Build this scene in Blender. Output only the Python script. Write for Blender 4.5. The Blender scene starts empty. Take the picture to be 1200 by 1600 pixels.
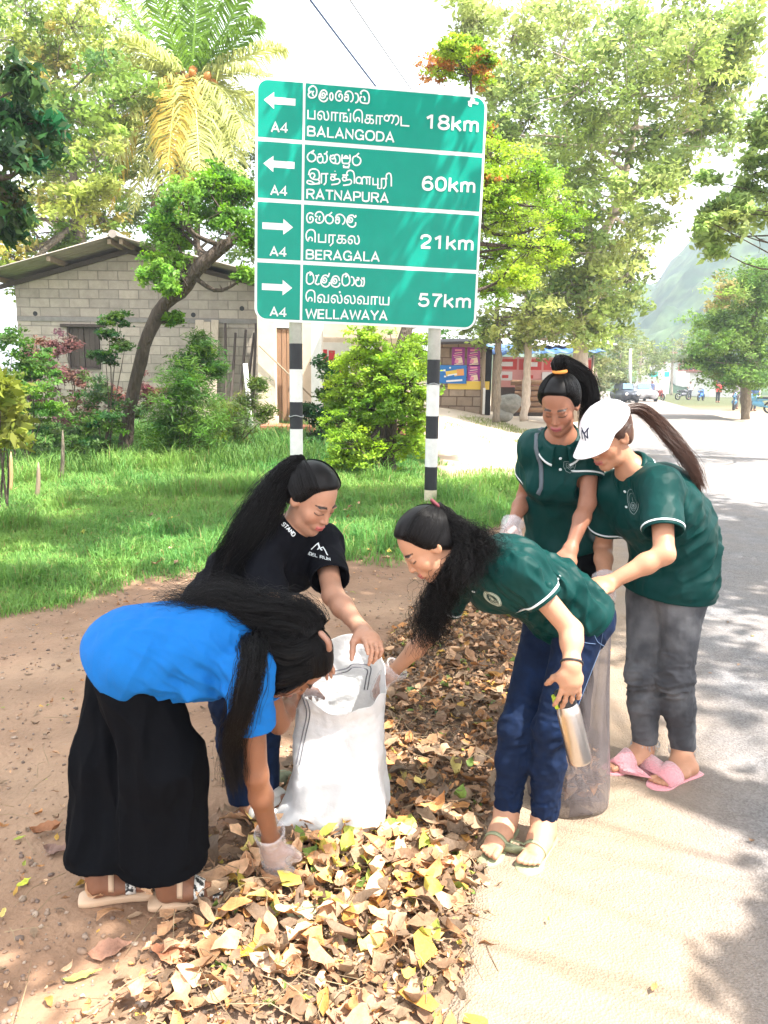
import bpy, math, random
import numpy as np
from mathutils import Vector, Matrix
from mathutils.bvhtree import BVHTree
R = math.radians
rng = np.random.default_rng(7)
random.seed(7)
SC = bpy.context.scene
COL = SC.collection

# ------------------------------------------------------------------ camera
CAM_H, PITCH, ROLL, FPX = 1.6, R(9.9), R(0.75), 1202.0
cam = bpy.data.cameras.new('camera')
cam.sensor_fit = 'VERTICAL'; cam.sensor_height = 36.0; cam.lens = 36.0*FPX/1600
cam.clip_start = 0.05; cam.clip_end = 3000
CAM = bpy.data.objects.new('camera', cam); COL.objects.link(CAM)
CROT = (Matrix.Rotation(R(90)-PITCH, 4, 'X') @ Matrix.Rotation(ROLL, 4, 'Z'))
CAM.matrix_world = Matrix.Translation((0, 0, CAM_H)) @ CROT
SC.camera = CAM
# ------------------------------------------------------------------ sun, sky, exposure
SUN_EL, SUN_AZ = R(62), R(118)        # azimuth from +Y (view direction) towards +X (right)
SUN_DIR = Vector((math.sin(SUN_AZ)*math.cos(SUN_EL), math.cos(SUN_AZ)*math.cos(SUN_EL), math.sin(SUN_EL)))
sl = bpy.data.lights.new('sun', 'SUN'); sl.energy = 4.0; sl.angle = R(0.53); sl.color = (1, .95, .87)
so = bpy.data.objects.new('sun', sl); COL.objects.link(so)
so.rotation_euler = SUN_DIR.to_track_quat('Z', 'Y').to_euler()
W = bpy.data.worlds.new('World'); SC.world = W; W.use_nodes = True
wn = W.node_tree.nodes; bg = wn['Background']; bg.inputs[1].default_value = 0.15
sky = wn.new('ShaderNodeTexSky'); sky.sky_type = 'NISHITA'; sky.sun_disc = False
sky.sun_elevation = SUN_EL; sky.sun_rotation = SUN_AZ; sky.dust_density = 6.0; sky.air_density = 1.2; sky.ozone_density = 1.0
# thin bright cloud over most of the sky
_L = W.node_tree.links; tcw = wn.new('ShaderNodeTexCoord'); cn = wn.new('ShaderNodeTexNoise'); cn.inputs['Scale'].default_value = 2.2; cn.inputs['Detail'].default_value = 6
_L.new(tcw.outputs['Generated'], cn.inputs[0]); cr = wn.new('ShaderNodeMapRange'); cr.inputs[1].default_value = .2; cr.inputs[2].default_value = .55; cr.inputs[3].default_value = .45; cr.inputs[4].default_value = .92
_L.new(cn.outputs[0], cr.inputs[0]); cm = wn.new('ShaderNodeMix'); cm.data_type = 'RGBA'; _L.new(cr.outputs[0], cm.inputs['Factor']); _L.new(sky.outputs[0], cm.inputs['A']); cm.inputs['B'].default_value = (4.2, 4.22, 4.3, 1)
_L.new(cm.outputs['Result'], bg.inputs[0])
SC.view_settings.view_transform = 'Standard'; SC.view_settings.look = 'None'
SC.view_settings.gamma = 1; SC.view_settings.exposure = 2.15
SC.cycles.max_bounces = 6; SC.cycles.transparent_max_bounces = 12
SC.cycles.diffuse_bounces = 3; SC.cycles.glossy_bounces = 2; SC.cycles.transmission_bounces = 4
SC.cycles.use_denoising = True
SC.cycles.use_adaptive_sampling = True; SC.cycles.adaptive_threshold = 0.02

# ------------------------------------------------------------------ geometry of the view (to place things at a chosen distance)
CR3 = np.array(CROT.to_3x3())
def ray(u, v):
    d = CR3 @ np.array([(u-600)/FPX, -(v-800)/FPX, -1.0])
    return d
def P(u, v, Y):
    "world point that stands at depth Y on the line through photo pixel (u,v)"
    d = ray(u, v); t = Y/d[1]
    return np.array([d[0]*t, Y, CAM_H+d[2]*t])
def G(u, v, z=0.0):
    d = ray(u, v); t = (z-CAM_H)/d[2]
    return np.array([d[0]*t, d[1]*t, z])
def proj(p):
    q = CR3.T @ (np.asarray(p, float)-np.array([0, 0, CAM_H]))
    return 600+FPX*q[0]/-q[2], 800-FPX*q[1]/-q[2]
def V3(*a): return np.array(a, float)
def nrm(a):
    a = np.asarray(a, float); return a/max(np.linalg.norm(a), 1e-9)

# ------------------------------------------------------------------ object helpers
def tag(o, label=None, cat=None, group=None, kind=None):
    if label: o['label'] = label
    if cat: o['category'] = cat
    if group: o['group'] = group
    if kind: o['kind'] = kind
    return o
def empty(name, loc=(0, 0, 0), label=None, cat=None, group=None, rz=0.0):
    o = bpy.data.objects.new(name, None); COL.objects.link(o); o.empty_display_size = .1
    o.location = tuple(loc); o.rotation_euler = (0, 0, rz)
    return tag(o, label, cat, group)
def mesh_obj(name, verts, faces, mat=None, parent=None, smooth=True, mats=None, midx=None, col=None):
    """verts (n,3) array; faces: (m,k) int array or list of lists. World coordinates; parenting keeps them there."""
    me = bpy.data.meshes.new(name)
    verts = np.asarray(verts, np.float32)
    if isinstance(faces, np.ndarray):
        m, k = faces.shape
        me.vertices.add(len(verts)); me.vertices.foreach_set('co', verts.ravel())
        me.loops.add(m*k); me.loops.foreach_set('vertex_index', faces.astype(np.int32).ravel())
        me.polygons.add(m); me.polygons.foreach_set('loop_start', np.arange(0, m*k, k, dtype=np.int32))
        me.polygons.foreach_set('loop_total', np.full(m, k, np.int32))
        me.update(calc_edges=True)
    else:
        me.from_pydata([tuple(v) for v in verts], [], [list(f) for f in faces]); me.update()
    for mm in (mats or ([mat] if mat else [])): me.materials.append(mm)
    if midx is not None: me.polygons.foreach_set('material_index', np.asarray(midx, np.int32))
    if smooth: me.polygons.foreach_set('use_smooth', np.ones(len(me.polygons), bool))
    if col is not None:
        ca = me.color_attributes.new('Col', 'FLOAT_COLOR', 'POINT')
        c4 = np.ones((len(verts), 4), np.float32); c4[:, :3] = col
        ca.data.foreach_set('color', c4.ravel())
    o = bpy.data.objects.new(name, me); COL.objects.link(o)
    if parent is not None: adopt(o, parent)
    return o
def adopt(o, parent):
    o.parent = parent
    o.matrix_parent_inverse = (Matrix.Translation(parent.location) @ parent.rotation_euler.to_matrix().to_4x4()).inverted() if parent.parent is None else Matrix(parent.matrix_parent_inverse)
    if parent.parent is not None:
        o.matrix_parent_inverse = Matrix.Identity(4)
        pw = world_of(parent); o.matrix_parent_inverse = pw.inverted()
def world_of(o):
    m = Matrix.LocRotScale(o.location, o.rotation_euler, o.scale)
    if o.parent is None: return m
    return world_of(o.parent) @ o.matrix_parent_inverse @ m

class MB:
    "collects simple shapes into one mesh"
    def __init__(s): s.v = []; s.f = []; s.mi = []; s.n = 0
    def add(s, v, f, mi=0):
        v = np.asarray(v, float).reshape(-1, 3); s.v.append(v)
        for q in f: s.f.append([int(i)+s.n for i in q]); s.mi.append(mi)
        s.n += len(v); return s
    def box(s, c, half, ax=None, mi=0, bev=0.0):
        c = np.asarray(c, float); h = np.asarray(half, float)
        A = np.eye(3) if ax is None else np.asarray(ax, float)   # rows = axes
        b = min(bev, .45*h.min())
        if b <= 0:
            pts = np.array([[x, y, z] for x in (-1, 1) for y in (-1, 1) for z in (-1, 1)])*h
            f = [(0, 1, 3, 2), (4, 6, 7, 5), (0, 4, 5, 1), (2, 3, 7, 6), (0, 2, 6, 4), (1, 5, 7, 3)]
            return s.add(c+pts@A, f, mi)
        pts = []; idx = {}
        for a in range(3):
            for sg in ((x, y, z) for x in (-1, 1) for y in (-1, 1) for z in (-1, 1)):
                p = np.array(sg)*(h-b); p[a] = sg[a]*h[a]; idx[(a, sg)] = len(pts); pts.append(p)
        f = []
        for a in range(3):
            o1, o2 = [(1, 2), (2, 0), (0, 1)][a]
            for sa in (-1, 1):
                q = []
                for (s1, s2) in ((-1, -1), (1, -1), (1, 1), (-1, 1)):
                    sg = [0, 0, 0]; sg[a] = sa; sg[o1] = s1; sg[o2] = s2; q.append(idx[(a, tuple(sg))])
                f.append(q if sa > 0 else q[::-1])
        for a in range(3):
            o1, o2 = [(1, 2), (2, 0), (0, 1)][a]
            for s1 in (-1, 1):
                for s2 in (-1, 1):
                    q = []
                    for sa in (-1, 1):
                        sg = [0, 0, 0]; sg[a] = sa; sg[o1] = s1; sg[o2] = s2
                        q.append((idx[(o1, tuple(sg))], idx[(o2, tuple(sg))]))
                    qq = [q[0][0], q[1][0], q[1][1], q[0][1]]
                    f.append(qq if s1*s2 < 0 else qq[::-1])
        for sg in ((x, y, z) for x in (-1, 1) for y in (-1, 1) for z in (-1, 1)):
            q = [idx[(0, sg)], idx[(1, sg)], idx[(2, sg)]]
            f.append(q if sg[0]*sg[1]*sg[2] > 0 else q[::-1])
        return s.add(c+np.array(pts)@A, f, mi)
    def tube(s, pts, r, n=8, mi=0, cap=True, flat=None):
        pts = np.asarray(pts, float); m = len(pts)
        r = np.broadcast_to(np.asarray(r, float), (m,))
        t = np.gradient(pts, axis=0) if m > 2 else np.tile(pts[-1]-pts[0], (m, 1))
        t /= np.maximum(np.linalg.norm(t, axis=1), 1e-9)[:, None]
        u = nrm(np.cross(t[0], [0.31, .2, .93])) ; V = []
        for i in range(m):
            u = nrm(u-t[i]*np.dot(u, t[i])); w = np.cross(t[i], u)
            a = np.arange(n)*2*math.pi/n
            V.append(pts[i]+r[i]*(np.cos(a)[:, None]*u+np.sin(a)[:, None]*w))
        f = [(i*n+j, i*n+(j+1) % n, (i+1)*n+(j+1) % n, (i+1)*n+j) for i in range(m-1) for j in range(n)]
        if cap: f += [tuple(range(n))[::-1], tuple((m-1)*n+j for j in range(n))]
        return s.add(np.concatenate(V), f, mi)
    def lathe(s, c, axis, prof, n=20, mi=0):
        "prof = [(r, h)...] along axis from c"
        axis = nrm(axis); u = nrm(np.cross(axis, [.3, .9, .2])); w = np.cross(axis, u); V = []
        a = np.arange(n)*2*math.pi/n
        for r, h in prof: V.append(np.asarray(c)+axis*h+r*(np.cos(a)[:, None]*u+np.sin(a)[:, None]*w))
        m = len(prof)
        f = [(i*n+j, i*n+(j+1) % n, (i+1)*n+(j+1) % n, (i+1)*n+j) for i in range(m-1) for j in range(n)]
        f += [tuple(range(n))[::-1], tuple((m-1)*n+j for j in range(n))]
        return s.add(np.concatenate(V), f, mi)
    def poly(s, pts, thick, nrmv, mi=0):
        "flat outline extruded backwards by thick"
        pts = np.asarray(pts, float); k = len(pts); n = nrm(nrmv)*thick
        f = [tuple(range(k)), tuple(range(k, 2*k))[::-1]]+[(i, i+k, (i+1) % k+k, (i+1) % k) for i in range(k)]
        return s.add(np.concatenate([pts, pts-n]), f, mi)
    def build(s, name, mat, parent=None, smooth=False, mats=None):
        return mesh_obj(name, np.concatenate(s.v), s.f, mat, parent, smooth, mats, s.mi if mats else None)
def spline(pts, n, closed=False):
    "Catmull-Rom resample"
    p = np.asarray(pts, float); k = len(p)
    if closed: q = np.concatenate([p[-1:], p, p[:2]]); segs = k
    else: q = np.concatenate([2*p[:1]-p[1:2], p, 2*p[-1:]-p[-2:-1]]); segs = k-1
    t = np.linspace(0, segs, n, endpoint=not closed); i = np.minimum(t.astype(int), segs-1); f = (t-i)[:, None]
    a, b, c, d = q[i], q[i+1], q[i+2], q[i+3]
    return .5*(2*b+(c-a)*f+(2*a-5*b+4*c-d)*f*f+(3*b-a-3*c+d)*f**3)

# ------------------------------------------------------------------ materials
def mat(name, col=(.5, .5, .5), rough=.6, metal=0.0, noise=0.0, nscale=8.0, bump=0.0, bscale=60.0, spec=.5, vcol=False, transl=0.0,
        alpha=1.0, stretch=(1, 1, 1), sss=0.0, trans=0.0, sheen=0.0, col2=None, ior=1.45, thr=(.35, .65)):
    m = bpy.data.materials.new(name); m.use_nodes = True
    nt = m.node_tree; N = nt.nodes; L = nt.links; b = N['Principled BSDF']; out = N['Material Output']
    b.inputs['Roughness'].default_value = rough; b.inputs['Metallic'].default_value = metal
    b.inputs['Specular IOR Level'].default_value = spec; b.inputs['IOR'].default_value = ior
    b.inputs['Alpha'].default_value = alpha; b.inputs['Transmission Weight'].default_value = trans
    if sheen: b.inputs['Sheen Weight'].default_value = sheen; b.inputs['Sheen Roughness'].default_value = .4
    if sss: b.inputs['Subsurface Weight'].default_value = sss; b.inputs['Subsurface Radius'].default_value = (.012, .005, .003); b.inputs['Subsurface Scale'].default_value = 1.0
    c4 = (*col, 1); src = None
    b.inputs['Base Color'].default_value = c4
    if vcol:
        a = N.new('ShaderNodeVertexColor'); a.layer_name = 'Col'; src = a.outputs[0]
    if noise or bump or col2:
        tc = N.new('ShaderNodeTexCoord'); mp = N.new('ShaderNodeMapping'); mp.inputs['Scale'].default_value = stretch
        L.new(tc.outputs['Object'], mp.inputs[0])
    if col2:
        nz = N.new('ShaderNodeTexNoise'); nz.inputs['Scale'].default_value = nscale; nz.inputs['Detail'].default_value = 5
        L.new(mp.outputs[0], nz.inputs[0])
        rp = N.new('ShaderNodeValToRGB'); rp.color_ramp.elements[0].position = thr[0]; rp.color_ramp.elements[1].position = thr[1]
        rp.color_ramp.elements[0].color = c4; rp.color_ramp.elements[1].color = (*col2, 1)
        L.new(nz.outputs[0], rp.inputs[0]); src = rp.outputs[0]
    if noise:
        nz = N.new('ShaderNodeTexNoise'); nz.inputs['Scale'].default_value = nscale*2.3; nz.inputs['Detail'].default_value = 6; nz.inputs['Roughness'].default_value = .65
        L.new(mp.outputs[0], nz.inputs[0])
        mr = N.new('ShaderNodeMapRange'); mr.inputs[1].default_value = .25; mr.inputs[2].default_value = .75
        mr.inputs[3].default_value = 1-noise; mr.inputs[4].default_value = 1+noise; L.new(nz.outputs[0], mr.inputs[0])
        mx = N.new('ShaderNodeVectorMath'); mx.operation = 'SCALE'
        if src: L.new(src, mx.inputs[0])
        else: mx.inputs[0].default_value = col
        L.new(mr.outputs[0], mx.inputs['Scale']); src = mx.outputs[0]
    if src: L.new(src, b.inputs['Base Color'])
    if bump:
        nb = N.new('ShaderNodeTexNoise'); nb.inputs['Scale'].default_value = bscale; nb.inputs['Detail'].default_value = 4
        L.new(mp.outputs[0], nb.inputs[0]); bp = N.new('ShaderNodeBump'); bp.inputs['Strength'].default_value = bump; bp.inputs['Distance'].default_value = .02
        L.new(nb.outputs[0], bp.inputs['Height']); L.new(bp.outputs[0], b.inputs['Normal'])
    if transl:
        tr = N.new('ShaderNodeBsdfTranslucent'); tr.inputs[0].default_value = c4
        if src: L.new(src, tr.inputs[0])
        mi = N.new('ShaderNodeMixShader'); mi.inputs[0].default_value = transl
        L.new(b.outputs[0], mi.inputs[1]); L.new(tr.outputs[0], mi.inputs[2]); L.new(mi.outputs[0], out.inputs[0])
    return m
# ------------------------------------------------------------------ bodies and cloth: one smooth surface grown round a posed skeleton
class Sdf:
    """list of shapes (round cones, ellipsoids) blended smoothly, turned into one quad mesh with surface nets"""
    def __init__(s): s.prims = []
    def cone(s, a, b, r1, r2, k=.03, ax=None, fl=1.0, op=1, grp=0):
        s.prims.append(dict(t='c', a=np.asarray(a, float), b=np.asarray(b, float), r1=r1, r2=r2, k=k, ax=None if ax is None else nrm(ax), fl=fl, op=op)); return s
    def ell(s, c, rad, M=None, k=.02, op=1):
        s.prims.append(dict(t='e', c=np.asarray(c, float), rad=np.asarray(rad, float), M=np.eye(3) if M is None else np.asarray(M, float), k=k, op=op)); return s
    def chain(s, pts, rs, **kw):
        for i in range(len(pts)-1): s.cone(pts[i], pts[i+1], rs[i], rs[i+1], **kw)
        return s
    def comp(s, sub, cuts=(), k=.02, op=1, off=0.0):
        s.prims.append(dict(t='g', s=sub, cuts=[(np.asarray(a, float), nrm(b)) for a, b in cuts], k=k, op=op, off=off)); return s
    @staticmethod
    def d1(q, p):
        if q['t'] == 'c':
            ba = (q['b']-q['a']).astype(np.float32); l2 = max(float(ba@ba), 1e-9)
            pa = p-q['a'].astype(np.float32); t = np.clip(pa@ba/l2, 0, 1)
            w = pa-t[:, None]*ba
            d2 = np.einsum('ij,ij->i', w, w)
            if q['ax'] is not None:
                wa = w@q['ax'].astype(np.float32); d2 = d2-wa*wa*(1-1/q['fl']**2)
            return np.sqrt(np.maximum(d2, 0))-(q['r1']+(q['r2']-q['r1'])*t)
        if q['t'] == 'g':
            d = q['s'].ev(p)
            for (cp, cn) in q['cuts']: d = np.maximum(d, ((p-cp.astype(np.float32))@cn.astype(np.float32)))
            if q['off']: d = d-q['off']
            return d
        l = ((p-q['c'].astype(np.float32))@q['M'].T.astype(np.float32))
        r = q['rad'].astype(np.float32)
        k0 = np.linalg.norm(l/r, axis=1); k1 = np.linalg.norm(l/(r*r), axis=1)
        return k0*(k0-1)/np.maximum(k1, 1e-6)
    def ev(s, p, prims=None):
        d = np.full(len(p), 1e3, np.float32)
        for q in (s.prims if prims is None else prims):
            e = s.d1(q, p); k = q['k']
            if q['op'] == 1:
                h = np.maximum(k-np.abs(d-e), 0)/k; d = np.minimum(d, e)-h*h*k*.25
            else:
                h = np.maximum(k-np.abs(d+e), 0)/k; d = np.maximum(d, -e)+h*h*k*.25
        return d
    def bounds(s):
        lo = np.full(3, 1e9); hi = -lo
        for q in s.prims:
            if q['op'] != 1: continue
            if q['t'] == 'c':
                r = max(q['r1'], q['r2'])*max(q['fl'], 1)
                lo = np.minimum(lo, np.minimum(q['a'], q['b'])-r); hi = np.maximum(hi, np.maximum(q['a'], q['b'])+r)
            elif q['t'] == 'g':
                l2, h2 = q['s'].bounds(); lo = np.minimum(lo, l2-q['off']); hi = np.maximum(hi, h2+q['off'])
            else:
                r = q['rad'].max(); lo = np.minimum(lo, q['c']-r); hi = np.maximum(hi, q['c']+r)
        return lo, hi
    def mesh(s, h=.003, post=None, pad=.02, lim=None):
        """post(p, d) -> d lets the caller cut or wrinkle the surface"""
        lo, hi = s.bounds(); lo = lo-pad; hi = hi+pad
        if lim is not None: lo = np.maximum(lo, lim[0]); hi = np.minimum(hi, lim[1])
        B = 12
        nb = np.ceil((hi-lo)/(h*B)).astype(int)
        n = nb*B+1
        F = np.ones(n, np.float32)
        bi = np.stack(np.meshgrid(*[np.arange(k) for k in nb], indexing='ij'), -1).reshape(-1, 3)
        cen = (lo+(bi+.5)*B*h).astype(np.float32)
        rad = B*h*.5*1.7321
        D = np.stack([s.d1(q, cen) for q in s.prims])          # prim x block
        fl = np.array([max(q['fl'], 1) if q['t'] == 'c' else 1.4 for q in s.prims])[:, None]
        kk = np.array([q['k'] for q in s.prims])[:, None]; add = np.array([q['op'] == 1 for q in s.prims])
        dm = np.where(add[:, None], D, 1e3).min(0)
        act = np.abs(s.ev(cen)) < rad*1.5+.03
        inside = s.ev(cen) < 0
        idx = np.arange(B+1)
        loc = (np.stack(np.meshgrid(idx, idx, idx, indexing='ij'), -1).reshape(-1, 3)*h).astype(np.float32)
        for j in np.nonzero(inside & ~act)[0]:
            x, y, z = bi[j]*B; F[x:x+B+1, y:y+B+1, z:z+B+1] = -1
        for j in np.nonzero(act)[0]:
            x, y, z = bi[j]*B
            use = (D[:, j] < dm[j]+2*rad*fl[:, 0]+kk[:, 0]*1.0) & add | (~add & (np.abs(D[:, j]) < rad*1.4+kk[:, 0]*1.5) | ~add & (D[:, j] < 0))
            p = loc+(lo+bi[j]*B*h).astype(np.float32)
            d = s.ev(p, [q for q, u in zip(s.prims, use) if u])
            if post is not None: d = post(p, d)
            F[x:x+B+1, y:y+B+1, z:z+B+1] = d.reshape(B+1, B+1, B+1)
        return nets(F, lo, h)
def nets(F, lo, h):
    S = F < 0
    nx, ny, nz = F.shape
    c = np.zeros((nx-1, ny-1, nz-1), np.int8)
    for dx in (0, 1):
        for dy in (0, 1):
            for dz in (0, 1): c += S[dx:nx-1+dx, dy:ny-1+dy, dz:nz-1+dz]
    cell = np.argwhere((c > 0) & (c < 8))
    ids = np.full(c.shape, -1, np.int32); ids[cell[:, 0], cell[:, 1], cell[:, 2]] = np.arange(len(cell))
    acc = np.zeros((len(cell), 3)); cnt = np.zeros(len(cell))
    X, Y, Z = cell.T
    offs = [(i, j, k) for i in (0, 1) for j in (0, 1) for k in (0, 1)]
    for a in offs:
        for ax in range(3):
            if a[ax]: continue
            b = list(a); b[ax] = 1
            fa = F[X+a[0], Y+a[1], Z+a[2]]; fb = F[X+b[0], Y+b[1], Z+b[2]]
            m = (fa < 0) != (fb < 0); t = np.where(m, fa/np.where(m, fa-fb, 1), 0)
            p = np.tile(np.array(a, float), (len(cell), 1)); p[:, ax] += t
            acc[m] += p[m]; cnt[m] += 1
    V = lo+(cell+acc/cnt[:, None])*h
    faces = []
    for ax in range(3):
        o1, o2 = [(1, 2), (2, 0), (0, 1)][ax]
        sl0 = [slice(None)]*3; sl1 = [slice(None)]*3; sl0[ax] = slice(0, -1); sl1[ax] = slice(1, None)
        e = np.argwhere(S[tuple(sl0)] != S[tuple(sl1)])
        ok = (e[:, o1] > 0) & (e[:, o2] > 0) & (e[:, o1] < F.shape[o1]-1) & (e[:, o2] < F.shape[o2]-1); e = e[ok]
        def at(d1, d2):
            q = e.copy(); q[:, o1] -= d1; q[:, o2] -= d2
            return ids[q[:, 0], q[:, 1], q[:, 2]]
        q = np.stack([at(1, 1), at(0, 1), at(0, 0), at(1, 0)], 1)
        fl = S[e[:, 0], e[:, 1], e[:, 2]]
        q[~fl] = q[~fl][:, ::-1]
        faces.append(q)
    f = np.concatenate(faces)
    f = f[(f >= 0).all(1)]
    return V, f
def hash3(p):
    q = np.sin(p@np.array([[127.1, 269.5, 113.5], [311.7, 183.3, 271.9], [74.7, 246.1, 124.6]]))*43758.5453
    return q-np.floor(q)
def vnoise(p, sc):
    "smooth value noise -1..1"
    p = np.asarray(p, np.float64)*sc; i = np.floor(p); f = p-i; f = f*f*(3-2*f); r = 0
    for dx in (0, 1):
        for dy in (0, 1):
            for dz in (0, 1):
                hsh = hash3(i+[dx, dy, dz])[:, 0]
                r = r+hsh*(f[:, 0] if dx else 1-f[:, 0])*(f[:, 1] if dy else 1-f[:, 1])*(f[:, 2] if dz else 1-f[:, 2])
    return r*2-1
MSKIN = mat('skin', (.4, .22, .14), .46, vcol=True, sss=.10, bump=.12, bscale=420, spec=.4)
MHAIR = mat('black_hair', (.0055, .005, .0055), .42, spec=.20, noise=.25, nscale=30)
MHAIRB = mat('brown_hair', (.075, .034, .022), .38, spec=.5, noise=.25, nscale=30)
MBLUE = mat('blue_jersey_cloth', (.003, .125, .42), .8, noise=.05, nscale=12, bump=.05, bscale=400, spec=.25)
MBLACK = mat('black_cotton', (.0035, .004, .0055), .9, noise=.12, nscale=10, bump=.06, bscale=350, spec=.06)
MTEE = mat('black_tee_cotton', (.0045, .005, .008), .85, noise=.12, nscale=10, bump=.06, bscale=350, spec=.12)
MPOLO = mat('green_polo_knit', (.0010, .036, .033), .5, noise=.06, nscale=20, bump=.05, bscale=500, spec=.16)
MTRIM = mat('white_trim', (.72, .78, .80), .7)
MDENIM = mat('dark_blue_denim', (.0022, .010, .036), .85, noise=.25, nscale=16, bump=.10, bscale=420, col2=(.004, .020, .075), thr=(.5, .9), spec=.25)
MGREY = mat('washed_grey_denim', (.055, .057, .065), .85, noise=.2, nscale=6, bump=.10, bscale=420, col2=(.21, .212, .222), thr=(.40, .78), spec=.25)
MGLOVE = mat('clear_plastic_glove', (.85, .83, .86), .22, alpha=.26, spec=.6, bump=.1, bscale=60)
MCAP = mat('white_cap_cotton', (.80, .80, .84), .8, bump=.05, bscale=300)
MNAVY = mat('navy_stitching', (.012, .014, .045), .8)
MCREST = mat('pale_crest_print', (.50, .58, .48), .7)
MGREYP = mat('grey_print', (.22, .30, .30), .7)
MBEIGE = mat('beige_sandal', (.60, .42, .28), .55, bump=.05)
MPINK = mat('pink_fluffy_sandal', (.80, .33, .36), .9, noise=.15, nscale=60, bump=.5, bscale=120, sheen=.6)
MOLIVE = mat('olive_flip_flop', (.27, .29, .17), .6, bump=.06)
MSTRAPW = mat('pale_checked_strap', (.75, .73, .68), .6)
MDARK = mat('dark_rubber', (.02, .02, .022), .55)

MCHECK = mat('checked_strap_weave', (.75, .73, .68), .6, col2=(.03, .03, .03), nscale=75, thr=(.47, .53))
MOLIVE2 = mat('dusty_sandal', (.34, .22, .17), .6)
# ------------------------------------------------------------------ ground, road, hills
RD = np.array([math.sin(R(14.6)), math.cos(R(14.6))]); RN = np.array([RD[1], -RD[0]]); RO = np.array([.16, 1.69])
def rq(x, y): return (x-RO[0])*RN[0]+(y-RO[1])*RN[1]            # metres to the right of the road's left edge
def rs(x, y): return (x-RO[0])*RD[0]+(y-RO[1])*RD[1]
def sstep(a, b, x): t = np.clip((x-a)/(b-a), 0, 1); return t*t*(3-2*t)
PILE = np.array([G(*q)[:2] for q in [(150, 1640), (300, 1430), (335, 1330), (400, 1285), (500, 1150), (590, 1020), (690, 930), (810, 950), (800, 1050), (775, 1200), (752, 1350), (700, 1640)]])
def inpoly(x, y, poly):
    c = np.zeros(np.shape(x), bool); n = len(poly)
    for i in range(n):
        (x1, y1), (x2, y2) = poly[i], poly[(i+1) % n]
        c ^= ((y1 > y) != (y2 > y)) & (x < (x2-x1)*(y-y1)/((y2-y1) if abs(y2-y1) > 1e-9 else 1e-9)+x1)
    return c
def pdist(x, y, poly):
    d = np.full(np.shape(x), 1e9); n = len(poly)
    for i in range(n):
        a, b = poly[i], poly[(i+1) % n]; ab = b-a
        t = np.clip(((x-a[0])*ab[0]+(y-a[1])*ab[1])/(ab@ab), 0, 1); d = np.minimum(d, np.hypot(x-a[0]-t*ab[0], y-a[1]-t*ab[1]))
    return np.where(inpoly(x, y, poly), d, -d)
def zg(x, y):
    x = np.asarray(x, float); y = np.asarray(y, float); q = rq(x, y)
    z = .62*sstep(10.5, 27, y)*sstep(-1.0, -5, q)+.9*sstep(27, 60, y)*sstep(-3, -12, q)
    near = (y < 30)
    p = np.stack([x, y, 0*x], -1).reshape(-1, 3)
    n = (.010*vnoise(p, 1.7)+.005*vnoise(p, 6)).reshape(np.shape(x))
    z = z+n*sstep(.1, -.5, q)*near
    z = z+.018*sstep(0, .25, pdist(x, y, PILE))*(y < 9)
    z = z-.03*sstep(-.02, .12, q)
    return z
def grid_mesh(name, xs, ys, zf, m, kind='structure'):
    X, Y = np.meshgrid(xs, ys, indexing='ij'); Z = zf(X, Y); V = np.stack([X, Y, Z], -1).reshape(-1, 3); a, b = X.shape
    i = (np.arange(a-1)[:, None]*b+np.arange(b-1)[None]).ravel()
    o = mesh_obj(name, V, np.stack([i, i+b, i+b+1, i+1], 1), m); tag(o, kind=kind); return o
def dirt_mat():
    m = mat('red_brown_dirt', (.22, .125, .075), .95, col2=(.34, .225, .145), nscale=.9, noise=.28, thr=(.35, .7), bump=.5, bscale=45)
    return m
def fspace(a, b, n, p=2.0): return a+(b-a)*np.linspace(0, 1, n)**p
xs = np.concatenate([-fspace(4, 320, 60, 3.0)[::-1], np.linspace(-4, 4, 240)[1:-1], fspace(4, 320, 60, 3.0)])
ys = np.concatenate([np.linspace(-6, 1, 20), np.linspace(1, 9, 260)[1:], fspace(9, 470, 120, 3.0)[1:]])
ground = grid_mesh('ground', xs, ys, zg, None)
MGROUND = dirt_mat(); ground.data.materials.append(MGROUND)
# the soil's own colours: pale trodden yard, greener soil under the lawn
gm = MGROUND.node_tree; N = gm.nodes; L = gm.links; bs = N['Principled BSDF']; src = bs.inputs['Base Color'].links[0].from_socket
GF = np.array([[-9, 4.3], [-2.6, 4.9], [-1.6, 6.2], [-.6, 6.55], [.25, 6.85], [1.0, 8.0], [1.9, 9.6], [2.5, 11.0]])
def grass_mask(x, y):
    p = np.stack([x, y, 0*x], -1); n = .5*vnoise(p, .9)+.25*vnoise(p, 3.1)
    f = np.interp(x, GF[:, 0], GF[:, 1])
    a = np.clip((y-f+n*.9)/.5, 0, 1)*(x < 2.6-.0*y+n*.3)
    b = np.where(y > 11.8+n, np.clip((1.05+.9*n-x)/.6, 0, 1), 1)
    return a*b
X, Y = ground.data.vertices, None
co = np.empty(len(ground.data.vertices)*3, np.float32); ground.data.vertices.foreach_get('co', co); co = co.reshape(-1, 3)
msk = grass_mask(co[:, 0].astype(float), co[:, 1].astype(float))
yard = sstep(11.5, 14, co[:, 1])*sstep(.5, 2.0, co[:, 0])
far = sstep(30, 60, co[:, 1])
pile = sstep(-.10, .15, pdist(co[:, 0], co[:, 1], PILE))
ca = ground.data.color_attributes.new('Col', 'FLOAT_COLOR', 'POINT')
cc = np.ones((len(co), 4), np.float32); cc[:, 0] = np.maximum(msk, far); cc[:, 1] = yard*(1-far); cc[:, 2] = pile
ca.data.foreach_set('color', cc.ravel())
vc = N.new('ShaderNodeVertexColor'); vc.layer_name = 'Col'; sp = N.new('ShaderNodeSeparateColor'); L.new(vc.outputs[0], sp.inputs[0])
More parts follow.
